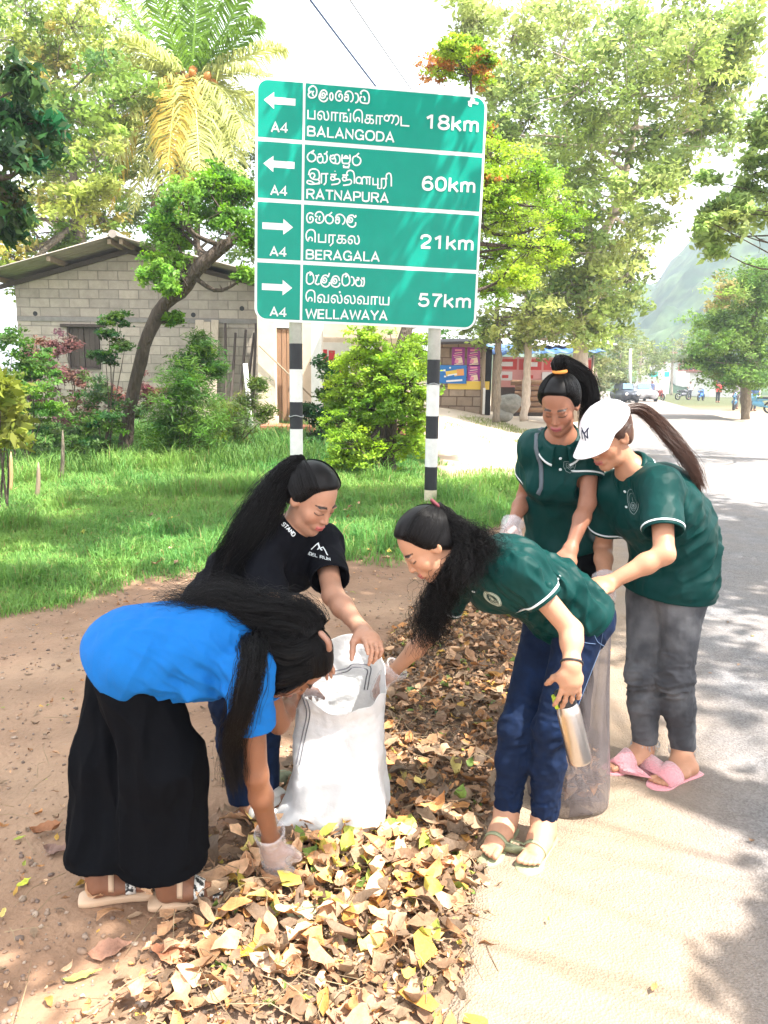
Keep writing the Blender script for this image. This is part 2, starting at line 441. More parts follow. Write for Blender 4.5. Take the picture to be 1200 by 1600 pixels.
for ch, c in ((1, (.52, .43, .33, 1)), (0, (.075, .085, .032, 1)), (2, (.17, .115, .078, 1))):
    mx = N.new('ShaderNodeMix'); mx.data_type = 'RGBA'; L.new(sp.outputs[ch], mx.inputs['Factor']); L.new(src, mx.inputs['A']); mx.inputs['B'].default_value = c; src = mx.outputs['Result']
L.new(src, bs.inputs['Base Color'])
# road: worn asphalt with sandy dust blown over its edge
def road_strip():
    qs = np.concatenate([[-.02, .0, .05], np.linspace(.12, 6.2, 40)]); ss = np.concatenate([np.linspace(-4, 12, 220), fspace(12, 300, 60, 2.2)[1:]])
    Q, S_ = np.meshgrid(qs, ss, indexing='ij')
    p = np.stack([S_, 0*S_, 0*S_+3], -1).reshape(-1, 3)
    wob = (.035*vnoise(p, 1.3)+.018*vnoise(p, 5.0)+.008*vnoise(p, 17)).reshape(Q.shape)
    Qw = Q+wob*np.exp(-Q/.3)
    X = RO[0]+Qw*RN[0]+S_*RD[0]; Y = RO[1]+Qw*RN[1]+S_*RD[1]
    Z = np.where(Q < 0, -.03, .012+.03*sstep(0, 2.5, Q)-.006*(Q < .03))
    far = sstep(60, 200, S_)
    V = np.stack([X, Y, Z], -1).reshape(-1, 3); a, b = X.shape
    i = (np.arange(a-1)[:, None]*b+np.arange(b-1)[None]).ravel()
    m = bpy.data.materials.new('dusty_asphalt'); m.use_nodes = True; nt = m.node_tree; N = nt.nodes; L = nt.links; b_ = N['Principled BSDF']; b_.inputs['Roughness'].default_value = .92; b_.inputs['Specular IOR Level'].default_value = .25
    at = N.new('ShaderNodeVertexColor'); at.layer_name = 'Col'; sp = N.new('ShaderNodeSeparateColor'); L.new(at.outputs[0], sp.inputs[0])
    tc = N.new('ShaderNodeTexCoord')
    def noise(sc, det=5, rough=.6):
        n = N.new('ShaderNodeTexNoise'); n.inputs['Scale'].default_value = sc; n.inputs['Detail'].default_value = det; n.inputs['Roughness'].default_value = rough; L.new(tc.outputs['Object'], n.inputs[0]); return n.outputs[0]
    def mth(op, a, b):
        n = N.new('ShaderNodeMath'); n.operation = op
        for k, v in ((0, a), (1, b)):
            if isinstance(v, (int, float)): n.inputs[k].default_value = v
            else: L.new(v, n.inputs[k])
        return n.outputs[0]
    grit = N.new('ShaderNodeTexVoronoi'); grit.inputs['Scale'].default_value = 130; L.new(tc.outputs['Object'], grit.inputs[0])
    r1 = N.new('ShaderNodeValToRGB'); r1.color_ramp.elements[0].color = (.125, .12, .125, 1); r1.color_ramp.elements[1].color = (.30, .29, .29, 1); r1.color_ramp.elements[0].position = .25; r1.color_ramp.elements[1].position = .8
    L.new(mth('ADD', mth('MULTIPLY', noise(7, 8, .7), .55), mth('MULTIPLY', grit.outputs['Color'], .45)), r1.inputs[0])
    r2 = N.new('ShaderNodeValToRGB'); r2.color_ramp.elements[0].color = (.22, .155, .105, 1); r2.color_ramp.elements[1].color = (.36, .275, .20, 1); L.new(noise(9, 8, .7), r2.inputs[0])
    f = mth('ADD', sp.outputs[0], mth('MULTIPLY', mth('SUBTRACT', noise(2.2, 7, .65), .5), .9))
    cl = N.new('ShaderNodeClamp'); L.new(f, cl.inputs[0])
    mx = N.new('ShaderNodeMix'); mx.data_type = 'RGBA'; L.new(cl.outputs[0], mx.inputs['Factor']); L.new(r1.outputs[0], mx.inputs['A']); L.new(r2.outputs[0], mx.inputs['B']); L.new(mx.outputs['Result'], b_.inputs['Base Color'])
    bp = N.new('ShaderNodeBump'); bp.inputs['Strength'].default_value = .55; bp.inputs['Distance'].default_value = .012
    L.new(mth('ADD', mth('MULTIPLY', grit.outputs['Distance'], .9), noise(35, 6, .7)), bp.inputs['Height']); L.new(bp.outputs[0], b_.inputs['Normal'])
    dust = 1-sstep(.45, 1.15, Q+.0*S_)
    dust = np.maximum(dust*.95, .10)+.25*sstep(15, 40, S_)
    o = mesh_obj('road', V, np.stack([i, i+b, i+b+1, i+1], 1), m, col=np.stack([dust.ravel()]*3, 1)); tag(o, kind='structure'); return o
road = road_strip()
if road.data.polygons[200].normal.z < 0: road.data.flip_normals()
if ground.data.polygons[200].normal.z < 0: ground.data.flip_normals()
# far wooded hills
def hills():
    az = np.linspace(R(-20), R(50), 150); rr = np.linspace(80, 460, 90); A, RR = np.meshgrid(az, rr, indexing='ij')
    X = RR*np.sin(A); Y = RR*np.cos(A); p = np.stack([X, Y, 0*X], -1).reshape(-1, 3)
    n = (vnoise(p, .008)*16+vnoise(p, .02)*9+vnoise(p, .07)*6+vnoise(p, .16)*6.5).reshape(X.shape)
    prof = np.interp(np.degrees(A), [-20, 8, 13, 18, 22, 26, 32, 50], [14, 18, 36, 68, 104, 138, 150, 120])
    Z = sstep(95, 370, RR)*prof*.62+.7*n*sstep(85, 160, RR)-1.5
    V = np.stack([X, Y, Z], -1).reshape(-1, 3); b = len(rr); i = (np.arange(len(az)-1)[:, None]*b+np.arange(b-1)[None]).ravel()
    o = mesh_obj('hills', V, np.stack([i, i+1, i+b+1, i+b], 1), mat('wooded_hillside', (.016, .042, .022), .95, col2=(.06, .10, .04), nscale=.12, noise=.6, thr=(.42, .58))); tag(o, kind='structure')
    if o.data.polygons[50].normal.z < 0: o.data.flip_normals()
hills()
# ------------------------------------------------------------------ poses: joints from (pixel, depth); limb joints solved from bone lengths
YS = CAM_H/1.5
def reach(par, u, v, L, far):
    "point on the sight line (u,v) at bone length L from the parent joint; far: take the one deeper in the scene"
    d = nrm(ray(u, v)); o = np.array([0, 0, CAM_H]); q = par-o; t0 = q@d; h2 = L*L-(q@q-t0*t0)
    if h2 <= 0: return par+nrm(o+d*t0-par)*L if h2 < -.004 else o+d*t0
    return o+d*(t0+(math.sqrt(h2) if far else -math.sqrt(h2)))
def pose(UA=.275, FA=.225, HA=.15, **k):
    J = {}
    for n, v in k.items():
        if len(v) == 3 and n[:2] != 'kn': J[n] = P(v[0], v[1], v[2]*YS)
    for s in 'LR':
        sh = J['sh'+s]
        for n, par, L in (('el', 'sh', UA), ('wr', 'el', FA), ('ha', 'wr', HA)):
            v = k[n+s]
            if len(v) == 4: J[n+s] = reach(J[par+s], v[0], v[1], L, v[3] > 0)
        for n, z in (('he', .03), ('to', .025), ('an', .085)):
            u, v = k[n+s][:2]
            if len(k[n+s]) == 2: J[n+s] = G(u, v, z)
        u, v, dy = k['kn'+s]; J['kn'+s] = P(u, v, .5*(J['hip'+s][1]+J['an'+s][1])+dy)
    return J
F, N = 1, -1
PO = {}
PO['blue'] = pose(pelvis=(205, 1028, 2.06), waist=(270, 1014, 2.07), chest=(340, 1012, 2.07), neck=(408, 1018, 2.07), head=(460, 1036, 2.06),
    shR=(390, 1056, 1.93), elR=(399, 1208, 0, F), wrR=(424, 1312, 0, F), haR=(434, 1374, 0, F),
    shL=(402, 1028, 2.22), elL=(436, 1130, 0, F), wrL=(462, 1082, 0, F), haL=(492, 1072, 0, F),
    hipR=(215, 1045, 1.98), knR=(272, 1212, 0), anR=(262, 1372), toR=(345, 1396), heR=(245, 1402),
    hipL=(200, 1035, 2.15), knL=(195, 1205, 0), anL=(153, 1362), toL=(212, 1386), heL=(136, 1396))
PO['black'] = pose(pelvis=(356, 940, 2.68), waist=(388, 902, 2.61), chest=(425, 873, 2.52), neck=(458, 830, 2.45), head=(488, 778, 2.40),
    shR=(408, 862, 2.38), elR=(425, 975, 0, N), wrR=(480, 1030, 0, F), haR=(520, 1040, 0, F),
    shL=(505, 850, 2.58), elL=(520, 930, 0, N), wrL=(568, 988, 0, N), haL=(596, 1018, 0, N),
    hipR=(333, 950, 2.62), knR=(362, 1100, -0.08), anR=(382, 1245), toR=(420, 1285), heR=(374, 1256),
    hipL=(382, 945, 2.75), knL=(405, 1100, -0.08), anL=(412, 1228), toL=(440, 1258), heL=(404, 1236))
PO['front'] = pose(pelvis=(890, 960, 2.44), waist=(850, 922, 2.41), chest=(785, 892, 2.36), neck=(716, 868, 2.32), head=(667, 850, 2.30),
    shL=(812, 890, 2.22), elL=(893, 985, 0, N), wrL=(893, 1040, 0, N), haL=(888, 1092, 0, F),
    shR=(722, 905, 2.50), elR=(668, 995, 0, F), wrR=(610, 1054, 0, F), haR=(580, 1076, 0, F),
    hipL=(908, 975, 2.38), knL=(862, 1140, -0.06), anL=(850, 1280), toL=(830, 1343), heL=(858, 1303),
    hipR=(855, 975, 2.52), knR=(806, 1140, -0.06), anR=(792, 1268), toR=(764, 1335), heR=(797, 1290))
PO['cap'] = pose(pelvis=(1045, 915, 2.90), waist=(1052, 855, 2.89), chest=(1022, 790, 2.83), neck=(990, 738, 2.80), head=(950, 682, 2.76),
    shL=(1032, 762, 2.68), elL=(1038, 866, 0, N), wrL=(950, 912, 0, N), haL=(922, 925, 0, N),
    shR=(957, 768, 2.92), elR=(942, 855, 0, F), wrR=(945, 915, 0, N), haR=(957, 958, 0, N),
    hipL=(1068, 925, 2.82), knL=(1057, 1062, -0.04), anL=(1068, 1172), toL=(1022, 1226), heL=(1086, 1203),
    hipR=(1012, 925, 2.96), knR=(1003, 1055, -0.04), anR=(1008, 1164), toR=(955, 1200), heR=(1018, 1188))
PO['back'] = pose(pelvis=(880, 868, 3.12), waist=(876, 800, 3.10), chest=(874, 737, 3.00), neck=(876, 688, 2.90), head=(874, 632, 2.82),
    shR=(836, 698, 2.98), elR=(820, 775, 0, F), wrR=(797, 828, 0, N), haR=(782, 862, 0, N),
    shL=(921, 700, 2.98), elL=(910, 790, 0, F), wrL=(886, 860, 0, N), haL=(876, 895, 0, N),
    hipR=(855, 878, 3.12), knR=(845, 1020, -0.03), anR=(842, 1135), toR=(835, 1172), heR=(842, 1150),
    hipL=(905, 878, 3.12), knL=(900, 1020, -0.03), anL=(898, 1135), toL=(895, 1172), heL=(898, 1150))

PO['blue']['haR'] = G(434, 1374, .045); PO['blue']['wrR'] = P(424, 1314, 2.0*YS+.05); PO['blue']['elR'] = P(400, 1210, 1.945*YS+.01)

q = PO['front']; q['elL'] = P(893, 985, 2.33); q['wrL'] = P(893, 1042, 2.25); q['haL'] = P(889, 1113, 2.25)
q = PO['back']; q['shL'] = P(922, 700, 3.14); q['elL'] = P(918, 786, 3.06); q['wrL'] = P(890, 862, 2.93); q['haL'] = P(876, 905, 2.87)
# ------------------------------------------------------------------ lettering drawn as strokes: cap height 10; '~' = smooth curve, '@' = smooth closed
def _g(s):
    out = []
    for st in s.split(';'):
        st = st.strip()
        if not st: continue
        md = st[0] if st[0] in '~@' else ''
        pts = [tuple(float(c) for c in q.split(',')) for q in st.lstrip('~@').split()]
        if md: pts = [tuple(q) for q in spline(pts, 8*len(pts), md == '@')]; pts = pts+[pts[0], pts[1]] if md == '@' else pts
        out.append(pts)
    return out
GLY = {c: (_g(s), a) for c, (s, a) in {
 'A': ('.7,0 4,9.4 7.3,0;2,3 6,3', 8.4), 'B': ('1,0 1,9.3;1,9.3 4,9.3;~4,9.3 5.9,8.7 6.3,7.2 5.8,5.7 4,5.1;1,5.1 4,5.1;~4,5.1 6.2,4.5 6.8,2.7 6.1,1 4,.6;1,.6 4,.6', 7.9),
 'D': ('1,0 1,9.3;1,9.3 3.4,9.3;~3.4,9.3 5.9,8.3 6.9,5 5.9,1.6 3.4,.6;1,.6 3.4,.6', 8.1), 'E': ('6.4,.6 1.1,.6 1.1,9.3 6.2,9.3;1.1,5.1 5.8,5.1', 7.2),
 'G': ('~7.2,7 6.3,8.7 4.4,9.5 2,8.5 .9,5 2,1.4 4.4,.5 6.4,1.3 7.3,3;7.3,0 7.3,4.4 4.6,4.4', 8.7), 'L': ('1.1,10 1.1,.6 6,.6', 6.7), 'N': ('1,0 1,9 6.6,1 6.6,10', 8),
 'O': ('@4.3,9.5 1.8,8.5 .8,5 1.8,1.5 4.3,.5 6.8,1.5 7.8,5 6.8,8.5', 8.8), 'P': ('1,0 1,9.3 4,9.3;~4,9.3 6,8.7 6.6,6.9 6,5.1 4,4.4;4,4.4 1,4.4', 7.5),
 'R': ('1,0 1,9.3 4,9.3;~4,9.3 6.1,8.7 6.6,7.1 6,5.5 4,4.9;4,4.9 1,4.9;4,4.9 6.8,0', 8), 'T': ('0.3,9.3 6.9,9.3;3.6,9.3 3.6,0', 7.3), 'U': ('1,10 1,3.4;~1,3.4 1.5,1.3 3.8,.5 6.1,1.3 6.6,3.4;6.6,3.4 6.6,10', 8),
 'W': ('.5,10 2.9,.8 5.3,9 7.7,.8 10.1,10', 10.6), 'Y': ('.5,10 3.9,4.4 7.3,10;3.9,4.4 3.9,0', 7.9), 'S': ('~6.2,7.4 5.4,9 3.5,9.5 1.4,8.7 1.2,6.6 3.4,5.3 5.8,4.2 6.4,2.5 5.5,1 3.6,.5 1.6,1.1 .8,2.8', 7.5), 'I': ('1.5,0 1.5,10', 3.2),
 '0': ('@3.5,9.5 1.5,8.3 .9,5 1.5,1.7 3.5,.5 5.5,1.7 6.1,5 5.5,8.3', 7.6), '1': ('3.9,0 3.9,10;3.9,9.2 1.2,7.2', 7.2), '2': ('~1,6.8 1.5,8.8 3.5,9.5 5.4,8.8 5.9,7 5,5 3,3.2 1.2,1;1,.6 6.2,.6', 7.4),
 '4': ('4.7,0 4.7,9.6 .6,2.9 6.6,2.9', 7.4), '5': ('5.7,9.3 1.9,9.3 1.3,5;~1.3,5 3.4,6 5.4,5.2 6,3.2 5.2,1.2 3.3,.5 1.6,1.1 .8,2.6', 7.4), '6': ('~5.7,7.8 4.9,9.2 3.5,9.5 1.7,8.3 .9,4.6 1.5,1.5 3.5,.5 5.4,1.3 6,3.3 5.3,5.2 3.6,5.9 1.8,5.2 1,4', 7.5),
 '7': ('.8,9.3 6.1,9.3;~6.1,9.3 4,6 2.9,2.8 2.6,0', 7.1), '8': ('@3.5,9.5 1.6,8.7 1.2,7.3 1.9,5.8 3.5,5.2 5.1,5.8 5.8,7.3 5.4,8.7;@3.5,5.2 1.5,4.3 .8,2.8 1.5,1.2 3.5,.5 5.5,1.2 6.2,2.8 5.5,4.3', 7.6),
 'k': ('1,0 1,10;5.4,7 1,2.9;2.6,4.4 5.7,0', 6.8), 'm': ('1,0 1,7.2;~1,4.6 1.7,6.4 3,6.9 4.2,6.4 4.6,5;4.6,5 4.6,0;~4.6,4.6 5.4,6.4 6.7,6.9 7.9,6.3 8.3,5;8.3,5 8.3,0', 10), ' ': ('', 4)}.items()}
# ------------------------------------------------------------------ people
def frame(fwd, up):
    f = nrm(fwd); u = nrm(np.asarray(up, float)-f*np.dot(up, f)); r = np.cross(f, u)
    return np.stack([r, f, u])          # rows: right, forward, up
def vnormals(V, Fq):
    a = V[Fq[:, 2]]-V[Fq[:, 0]]; b = V[Fq[:, 3]]-V[Fq[:, 1]]; n = np.cross(a, b); N = np.zeros_like(V)
    for j in range(4): np.add.at(N, Fq[:, j], n)
    return N/np.maximum(np.linalg.norm(N, axis=1), 1e-12)[:, None]
def relax(V, Fq, it=1, w=.5):
    E = np.concatenate([Fq[:, [0, 1]], Fq[:, [1, 2]], Fq[:, [2, 3]], Fq[:, [3, 0]]])
    for _ in range(it):
        S = np.zeros_like(V); c = np.zeros(len(V))
        np.add.at(S, E[:, 0], V[E[:, 1]]); np.add.at(S, E[:, 1], V[E[:, 0]]); np.add.at(c, E[:, 0], 1); np.add.at(c, E[:, 1], 1)
        V = V*(1-w)+w*S/np.maximum(c, 1)[:, None]
    return V
def hand_frame(wr, tip, pn):
    d = nrm(tip-wr); n = nrm(pn-d*np.dot(pn, d)); return d, n, np.cross(d, n)
def add_hand(S, wr, tip, pn, curl, th, spread=.004, thumb=.35, grow=0.0, k=.006):
    """th = +1/-1: side (along d x n) on which the thumb leaves the palm; curl = joint bend of the four fingers (radians)"""
    d, n, sd = hand_frame(wr, tip, pn); sd = sd*th
    S.cone(wr-d*.01, wr+d*.045, .023+grow, .024+grow, k=.02, ax=sd, fl=1.25)
    S.cone(wr+d*.035, wr+d*.078, .0155+grow, .0125+grow, k=.02, ax=sd, fl=2.35)
    L = [.068, .078, .073, .056]; cs = curl if hasattr(curl, '__len__') else [curl]*4
    for i in range(4):
        o = (1.5-i)*.0185
        p = wr+d*(.080-.004*abs(i-1.2))+sd*o
        dr = nrm(d+sd*(1.5-i)*spread*20); a = 0
        for j, (fr, r1, r2) in enumerate(((.45, .0082, .0074), (.31, .0074, .0066), (.24, .0066, .0052))):
            a += cs[i]*(.75, 1.0, .65)[j]
            dd = dr*math.cos(a)+n*math.sin(a); q = p+dd*L[i]*fr
            S.cone(p, q, r1+grow, r2+grow, k=k); p = q
    b = wr+d*.022+sd*.022; t1 = nrm(d*.62+sd*.62+n*thumb); p1 = b+t1*.042
    t2 = nrm(d*.9+sd*.18+n*(thumb+.15)); p2 = p1+t2*.032; p3 = p2+nrm(t2+n*.2)*.024
    S.cone(b, p1, .0145+grow, .0105+grow, k=.018); S.cone(p1, p2, .0102+grow, .0090+grow, k=k); S.cone(p2, p3, .0090+grow, .0066+grow, k=k)
def add_foot(S, an, he, to, knee):
    f = to-he; L = np.linalg.norm(f[:2]); f = nrm([f[0], f[1], 0]); s = np.cross([0, 0, 1.], f)
    z0 = .022
    H = np.array([he[0], he[1], z0]); U = np.array([0, 0, 1.])
    L = min(max(L, .215), .235)
    S.cone(H+f*.030+U*.026, H+f*.09+U*.022, .027, .022, k=.02, ax=s, fl=1.1)
    S.cone(H+f*.085+U*.022, H+f*(L-.062)+U*.014, .024, .0155, k=.02, ax=s, fl=1.75)
    S.cone(an, H+f*.035+U*.03, .032, .028, k=.03)
    S.cone(an+f*.012, H+f*(L*.62)+U*.022, .032, .018, k=.03, ax=s, fl=1.25)
    return dict(H=H, f=f, s=s, L=L)
def add_toes(S, ft, side):
    H, f, s, L = ft['H'], ft['f'], ft['s']*side, ft['L']        # s*side points to the big toe
    U = np.array([0, 0, 1.])
    for i, (o, l, r) in enumerate(((.026, 0, .0115), (.0085, -.002, .0085), (-.005, -.008, .008), (-.018, -.016, .0075), (-.030, -.027, .007))):
        a = H+f*(L-.058+l*.5)+s*o*.92+U*.013; b = H+f*(L-.011+l)+s*o*1.05+U*(r+.001)
        S.cone(a, b, r*1.05, r, k=.007)
def head_sdf(S, hc, M, sc=1.0, lip=1.0):
    def W(x, y, z): return hc+sc*(x*M[0]+y*M[1]+z*M[2])
    def e(c, r, k=.015, op=1, rot=None):
        MM = M if rot is None else rot@M
        S.ell(W(*c), np.array(r)*sc, MM, k*sc, op)
    e((0, -.014, .034), (.073, .093, .083), .02)
    e((0, .022, -.028), (.0555, .066, .077), .03)
    S.cone(W(-.030, .030, -.082), W(0, .064, -.098), .021*sc, .014*sc, k=.03*sc); S.cone(W(.030, .030, -.082), W(0, .064, -.098), .021*sc, .014*sc, k=.03*sc)
    for x in (-1, 1):
        e((x*.035, .053, -.028), (.023, .021, .023), .025)
        e((x*.0315, .094, .004), (.017, .0115, .0085), .012, -1)
        e((x*.031, .0705, .001), (.0145, .0135, .0125), .004)
        e((x*.027, .0755, .021), (.021, .010, .005), .012)
    S.cone(W(0, .080, .012), W(0, .1005, -.026), .0068*sc, .0085*sc, k=.012*sc)
    e((0, .096, -.031), (.0088, .0092, .008), .006)
    for x in (-1, 1): e((x*.0098, .087, -.033), (.0066, .0095, .0066), .006)
    e((0, .079, -.062), (.028, .016, .018), .015)
    e((0, .0915, -.0575), (.0215*lip, .0095, .0052), .004); e((0, .090, -.0675), (.0185*lip, .0105, .0068), .004)
    e((0, .073, -.091), (.015, .013, .012), .015)
    for x in (-1, 1):
        a = x*.35; rot = np.array([[math.cos(a), math.sin(a), 0], [-math.sin(a), math.cos(a), 0], [0, 0, 1.]])
        e((x*.073, -.010, -.006), (.007, .019, .032), .008, 1, rot); e((x*.079, -.006, -.002), (.005, .010, .017), .006, -1, rot)
def lin(*a):
    a = np.asarray(a, float); return np.where(a < .04045, a/12.92, ((a+.055)/1.055)**2.4)
def paint_skin(V, base, hc, M, sc, lipc, toes=None):
    C = np.tile(np.asarray(base, float), (len(V), 1))
    C *= (1+.09*vnoise(V, 12)+.06*vnoise(V, 45)+.03*vnoise(V, 140))[:, None]
    l = (V-hc)@M.T/sc; x, y, z = l.T; ax = np.abs(x); near = (np.linalg.norm(l, axis=1) < .15)
    def mix(w, c):
        nonlocal C
        w = (np.clip(w, 0, 1)*near)[:, None]; C = C*(1-w)+w*np.asarray(c)
    mix(.22*np.exp(-((ax-.038)**2+(z+.03)**2)/.0004)*(y > .03), base*np.array([1.25, .72, .68]))
    lz = -.0625+4.2*ax*ax     # corners rise
    mix((1-np.abs(z-lz)/.0125)*2.2*(ax < .0225)*(y > .078), lipc)
    mix((1-np.abs(z-lz)/.0018)*1.2*(ax < .023)*(y > .078), np.asarray(lipc)*.3)
    tb = np.clip((ax-.013)/.036, 0, 1); bz = .0262+.0030*np.sin(tb*2.4)-.0045*tb*tb
    mix((1-np.abs(z-bz)/(.0052-.0022*tb))*2.2*(ax > .013)*(ax < .050)*(y > .04), (.022, .013, .010))
    ez = -.0055+.0035*((ax-.031)/.017)**2
    mix((1-np.abs(z-ez)/.0030)*1.8*(np.abs(ax-.031) < .0170)*(y > .055), (.012, .009, .008))
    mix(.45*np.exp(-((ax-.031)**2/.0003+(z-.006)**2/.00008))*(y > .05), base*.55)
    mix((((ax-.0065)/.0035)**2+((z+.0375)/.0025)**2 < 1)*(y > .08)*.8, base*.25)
    return np.clip(C, .004, .95)
def build_person(J, name_label, skin, lipc, headf, headu, hs=1.0, limb=1.0, hands=None, feet=True, hat=False):
    """returns a dict with the root Empty, the body mesh data and the frames other pieces need"""
    base = np.array([J['pelvis'][0], J['pelvis'][1], 0])
    root = empty('person', base, name_label, 'person', 'women clearing up the roadside leaves')
    S = Sdf(); latH = nrm(J['hipL']-J['hipR']); latC = nrm(J['shL']-J['shR']); M = frame(headf, headu); hc = J['head']
    t = S
    t.cone(J['pelvis'], J['waist'], .095, .082, k=.04, ax=latH, fl=1.45)
    t.cone(J['waist'], J['chest'], .082, .092, k=.04, ax=latC, fl=1.4)
    t.cone(J['chest'], J['neck'], .088, .050, k=.04, ax=latC, fl=1.35)
    nb = hc-M[2]*.075*hs-M[1]*.012*hs
    t.cone(J['neck'], nb, .049, .045, k=.035)
    for s in 'LR':
        t.cone(J['sh'+s], J['neck'], .042*limb, .040, k=.04)
        t.cone(J['sh'+s], J['el'+s], .044*limb, .037*limb, k=.03)
        mid = J['el'+s]*.68+J['wr'+s]*.32
        t.cone(J['el'+s], mid, .0365*limb, .037*limb, k=.02); t.cone(mid, J['wr'+s], .037*limb, .0245*limb, k=.02)
        t.cone(J['hip'+s], J['kn'+s], .078*limb, .054*limb, k=.04)
        mid = J['kn'+s]*.66+J['an'+s]*.34
        t.cone(J['kn'+s], mid, .052*limb, .050*limb, k=.03); t.cone(mid, J['an'+s], .050*limb, .033*limb, k=.03)
    fts = {}
    for s, sd in (('L', -1), ('R', 1)):
        fts[s] = add_foot(t, J['an'+s], J['he'+s], J['to'+s], J['kn'+s])
    head_sdf(t, hc, M, hs)
    for s, sd in (('L', -1), ('R', 1)): add_toes(t, fts[s], sd)
    for s in 'LR':
        h = hands[s]; add_hand(t, J['wr'+s], J['ha'+s], np.asarray(h['pn'], float), h.get('curl', .4), h['th'], h.get('spread', .004), h.get('thumb', .35))
    V, Fq = S.mesh(.0032)
    C = paint_skin(V, np.asarray(skin, float), hc, M, hs, lipc)
    # nails: a paler tip on toes
    body = mesh_obj('body', V, Fq, MSKIN, root, col=C)
    bvh = BVHTree.FromPolygons([tuple(v) for v in V], [tuple(f) for f in Fq])
    return dict(cf=nrm(np.cross(latC, J['neck']-J['waist'])), fwd=nrm(np.cross(latH, [0, 0, 1])), root=root, J=J, M=M, hc=hc, hs=hs, latH=latH, latC=latC, bvh=bvh, fts=fts, hands=hands, limb=limb)
def wrinkles(V, Fq, spec, hems=()):
    "spec: list of (centre, radius, fold direction, frequency, amplitude)"
    Nn = vnormals(V, Fq); D = np.zeros(len(V))
    for c, r, dr, fq, am in spec:
        dr = nrm(dr); q = V-c; al = q@dr; pp = q-al[:, None]*dr
        w = np.exp(-(np.linalg.norm(q, axis=1)/r)**2)
        q1 = pp+dr*al[:, None]*.20+np.asarray(c)*3.1; q1 = q1+.010*vnoise(q, 11)[:, None]
        n = 1-2.6*np.abs(vnoise(q1, fq)); n2 = vnoise(q1+7, fq*2.1)
        D += am*w*(.75*np.clip(n, -1, 1)+.28*n2)
    return V+Nn*(D*hem_fade(V, hems))[:, None], Nn
def hem_fade(V, hems):
    f = np.ones(len(V))
    for (hp, hn, *hr) in hems:
        f *= 1-np.clip(1.6-np.abs((V-hp)@hn)/.022, 0, 1)*(np.linalg.norm(V-hp, axis=1) < (hr[0] if hr else .42))
    return f
def cloth(pers, name, S, material, h=.0042, wr=(), fine=.0016, colf=None, rel=2, hems=()):
    V, Fq = S.mesh(h)
    V = relax(V, Fq, rel, .5)
    V, Nn = wrinkles(V, Fq, list(wr), hems)
    V = V+Nn*((fine*vnoise(V, 22)*.6+fine*.7*(1-2*np.abs(vnoise(V*[1, 1, .6], 38))))*hem_fade(V, hems))[:, None]
    col = colf(V) if colf else None
    o = mesh_obj(name, V, Fq, material, pers['root'], col=col)
    return o, V, Fq
def shirt_sdf(J, p, off=.014, sleeve=.62, sl_r=(.062, .064), hem=None, hemdir=None, bust=.6, body_r=(.112, .100, .112), neck_r=.060, fl=(1.42, 1.38), k=.05, hem_pt=None, neckcut=.025, low=.08):
    S = Sdf(); T = Sdf(); latH, latC = p['latH'], p['latC']
    ax = nrm(J['waist']-J['pelvis']); low_pt = J['pelvis']-ax*low
    T.cone(low_pt, J['pelvis'], body_r[0]+off-.004, body_r[0]+off-.008, k=k, ax=latH, fl=fl[0])
    T.cone(J['pelvis'], J['waist'], body_r[0]+off-.008, body_r[1]+off-.006, k=k, ax=latH, fl=fl[0])
    T.cone(J['waist'], J['chest'], body_r[1]+off-.006, body_r[2]+off-.008, k=k, ax=latC, fl=fl[1])
    T.cone(J['chest'], J['neck'], body_r[2]+off-.010, neck_r, k=k, ax=latC, fl=1.35)
    f = p['cf']
    for s in (-1, 1):
        T.ell(J['chest']+f*.070+latC*s*.068-nrm(J['neck']-J['chest'])*.015, np.array([.066, .060, .062])*(.7+.3*bust), k=.06)
        T.cone(J['shL' if s > 0 else 'shR'], J['neck']*.75+J['chest']*.25, .044+off, .052, k=.05)
    nd = nrm(p['hc']-p['M'][2]*.07-J['neck'])
    nd = nrm(nd+nrm(J['neck']-J['chest'])*.8)
    cuts = [(J['neck']+nd*neckcut, nd)]
    hp = J['pelvis']-ax*low if hem_pt is None else hem_pt
    cuts.append((hp, -ax if hemdir is None else hemdir))
    S.comp(T, cuts, k=.03)
    p['hemp'] = [(hp, nrm(-ax if hemdir is None else hemdir))]
    p['hems'] = {}
    for s in 'LR':
        sh, el = J['sh'+s], J['el'+s]; d = nrm(el-sh); L = np.linalg.norm(el-sh); e = sh+d*L*sleeve
        A = Sdf(); A.cone(sh+nrm(J['neck']-sh)*.02, sh, .045+off, .048+off, k=.03); A.cone(sh, e+d*.05, sl_r[0], sl_r[1]+.004, k=.04)
        S.comp(A, [(e, d)], k=.035); p['hems'][s] = (e, d, sl_r[1]); p['hemp'].append((e, d, .10))
    for s in 'LR':
        e, d, r = p['hems'][s]; S.cone(e-d*.015, e+d*.06, r-.007, r-.003, k=.004, op=-1)
    return S
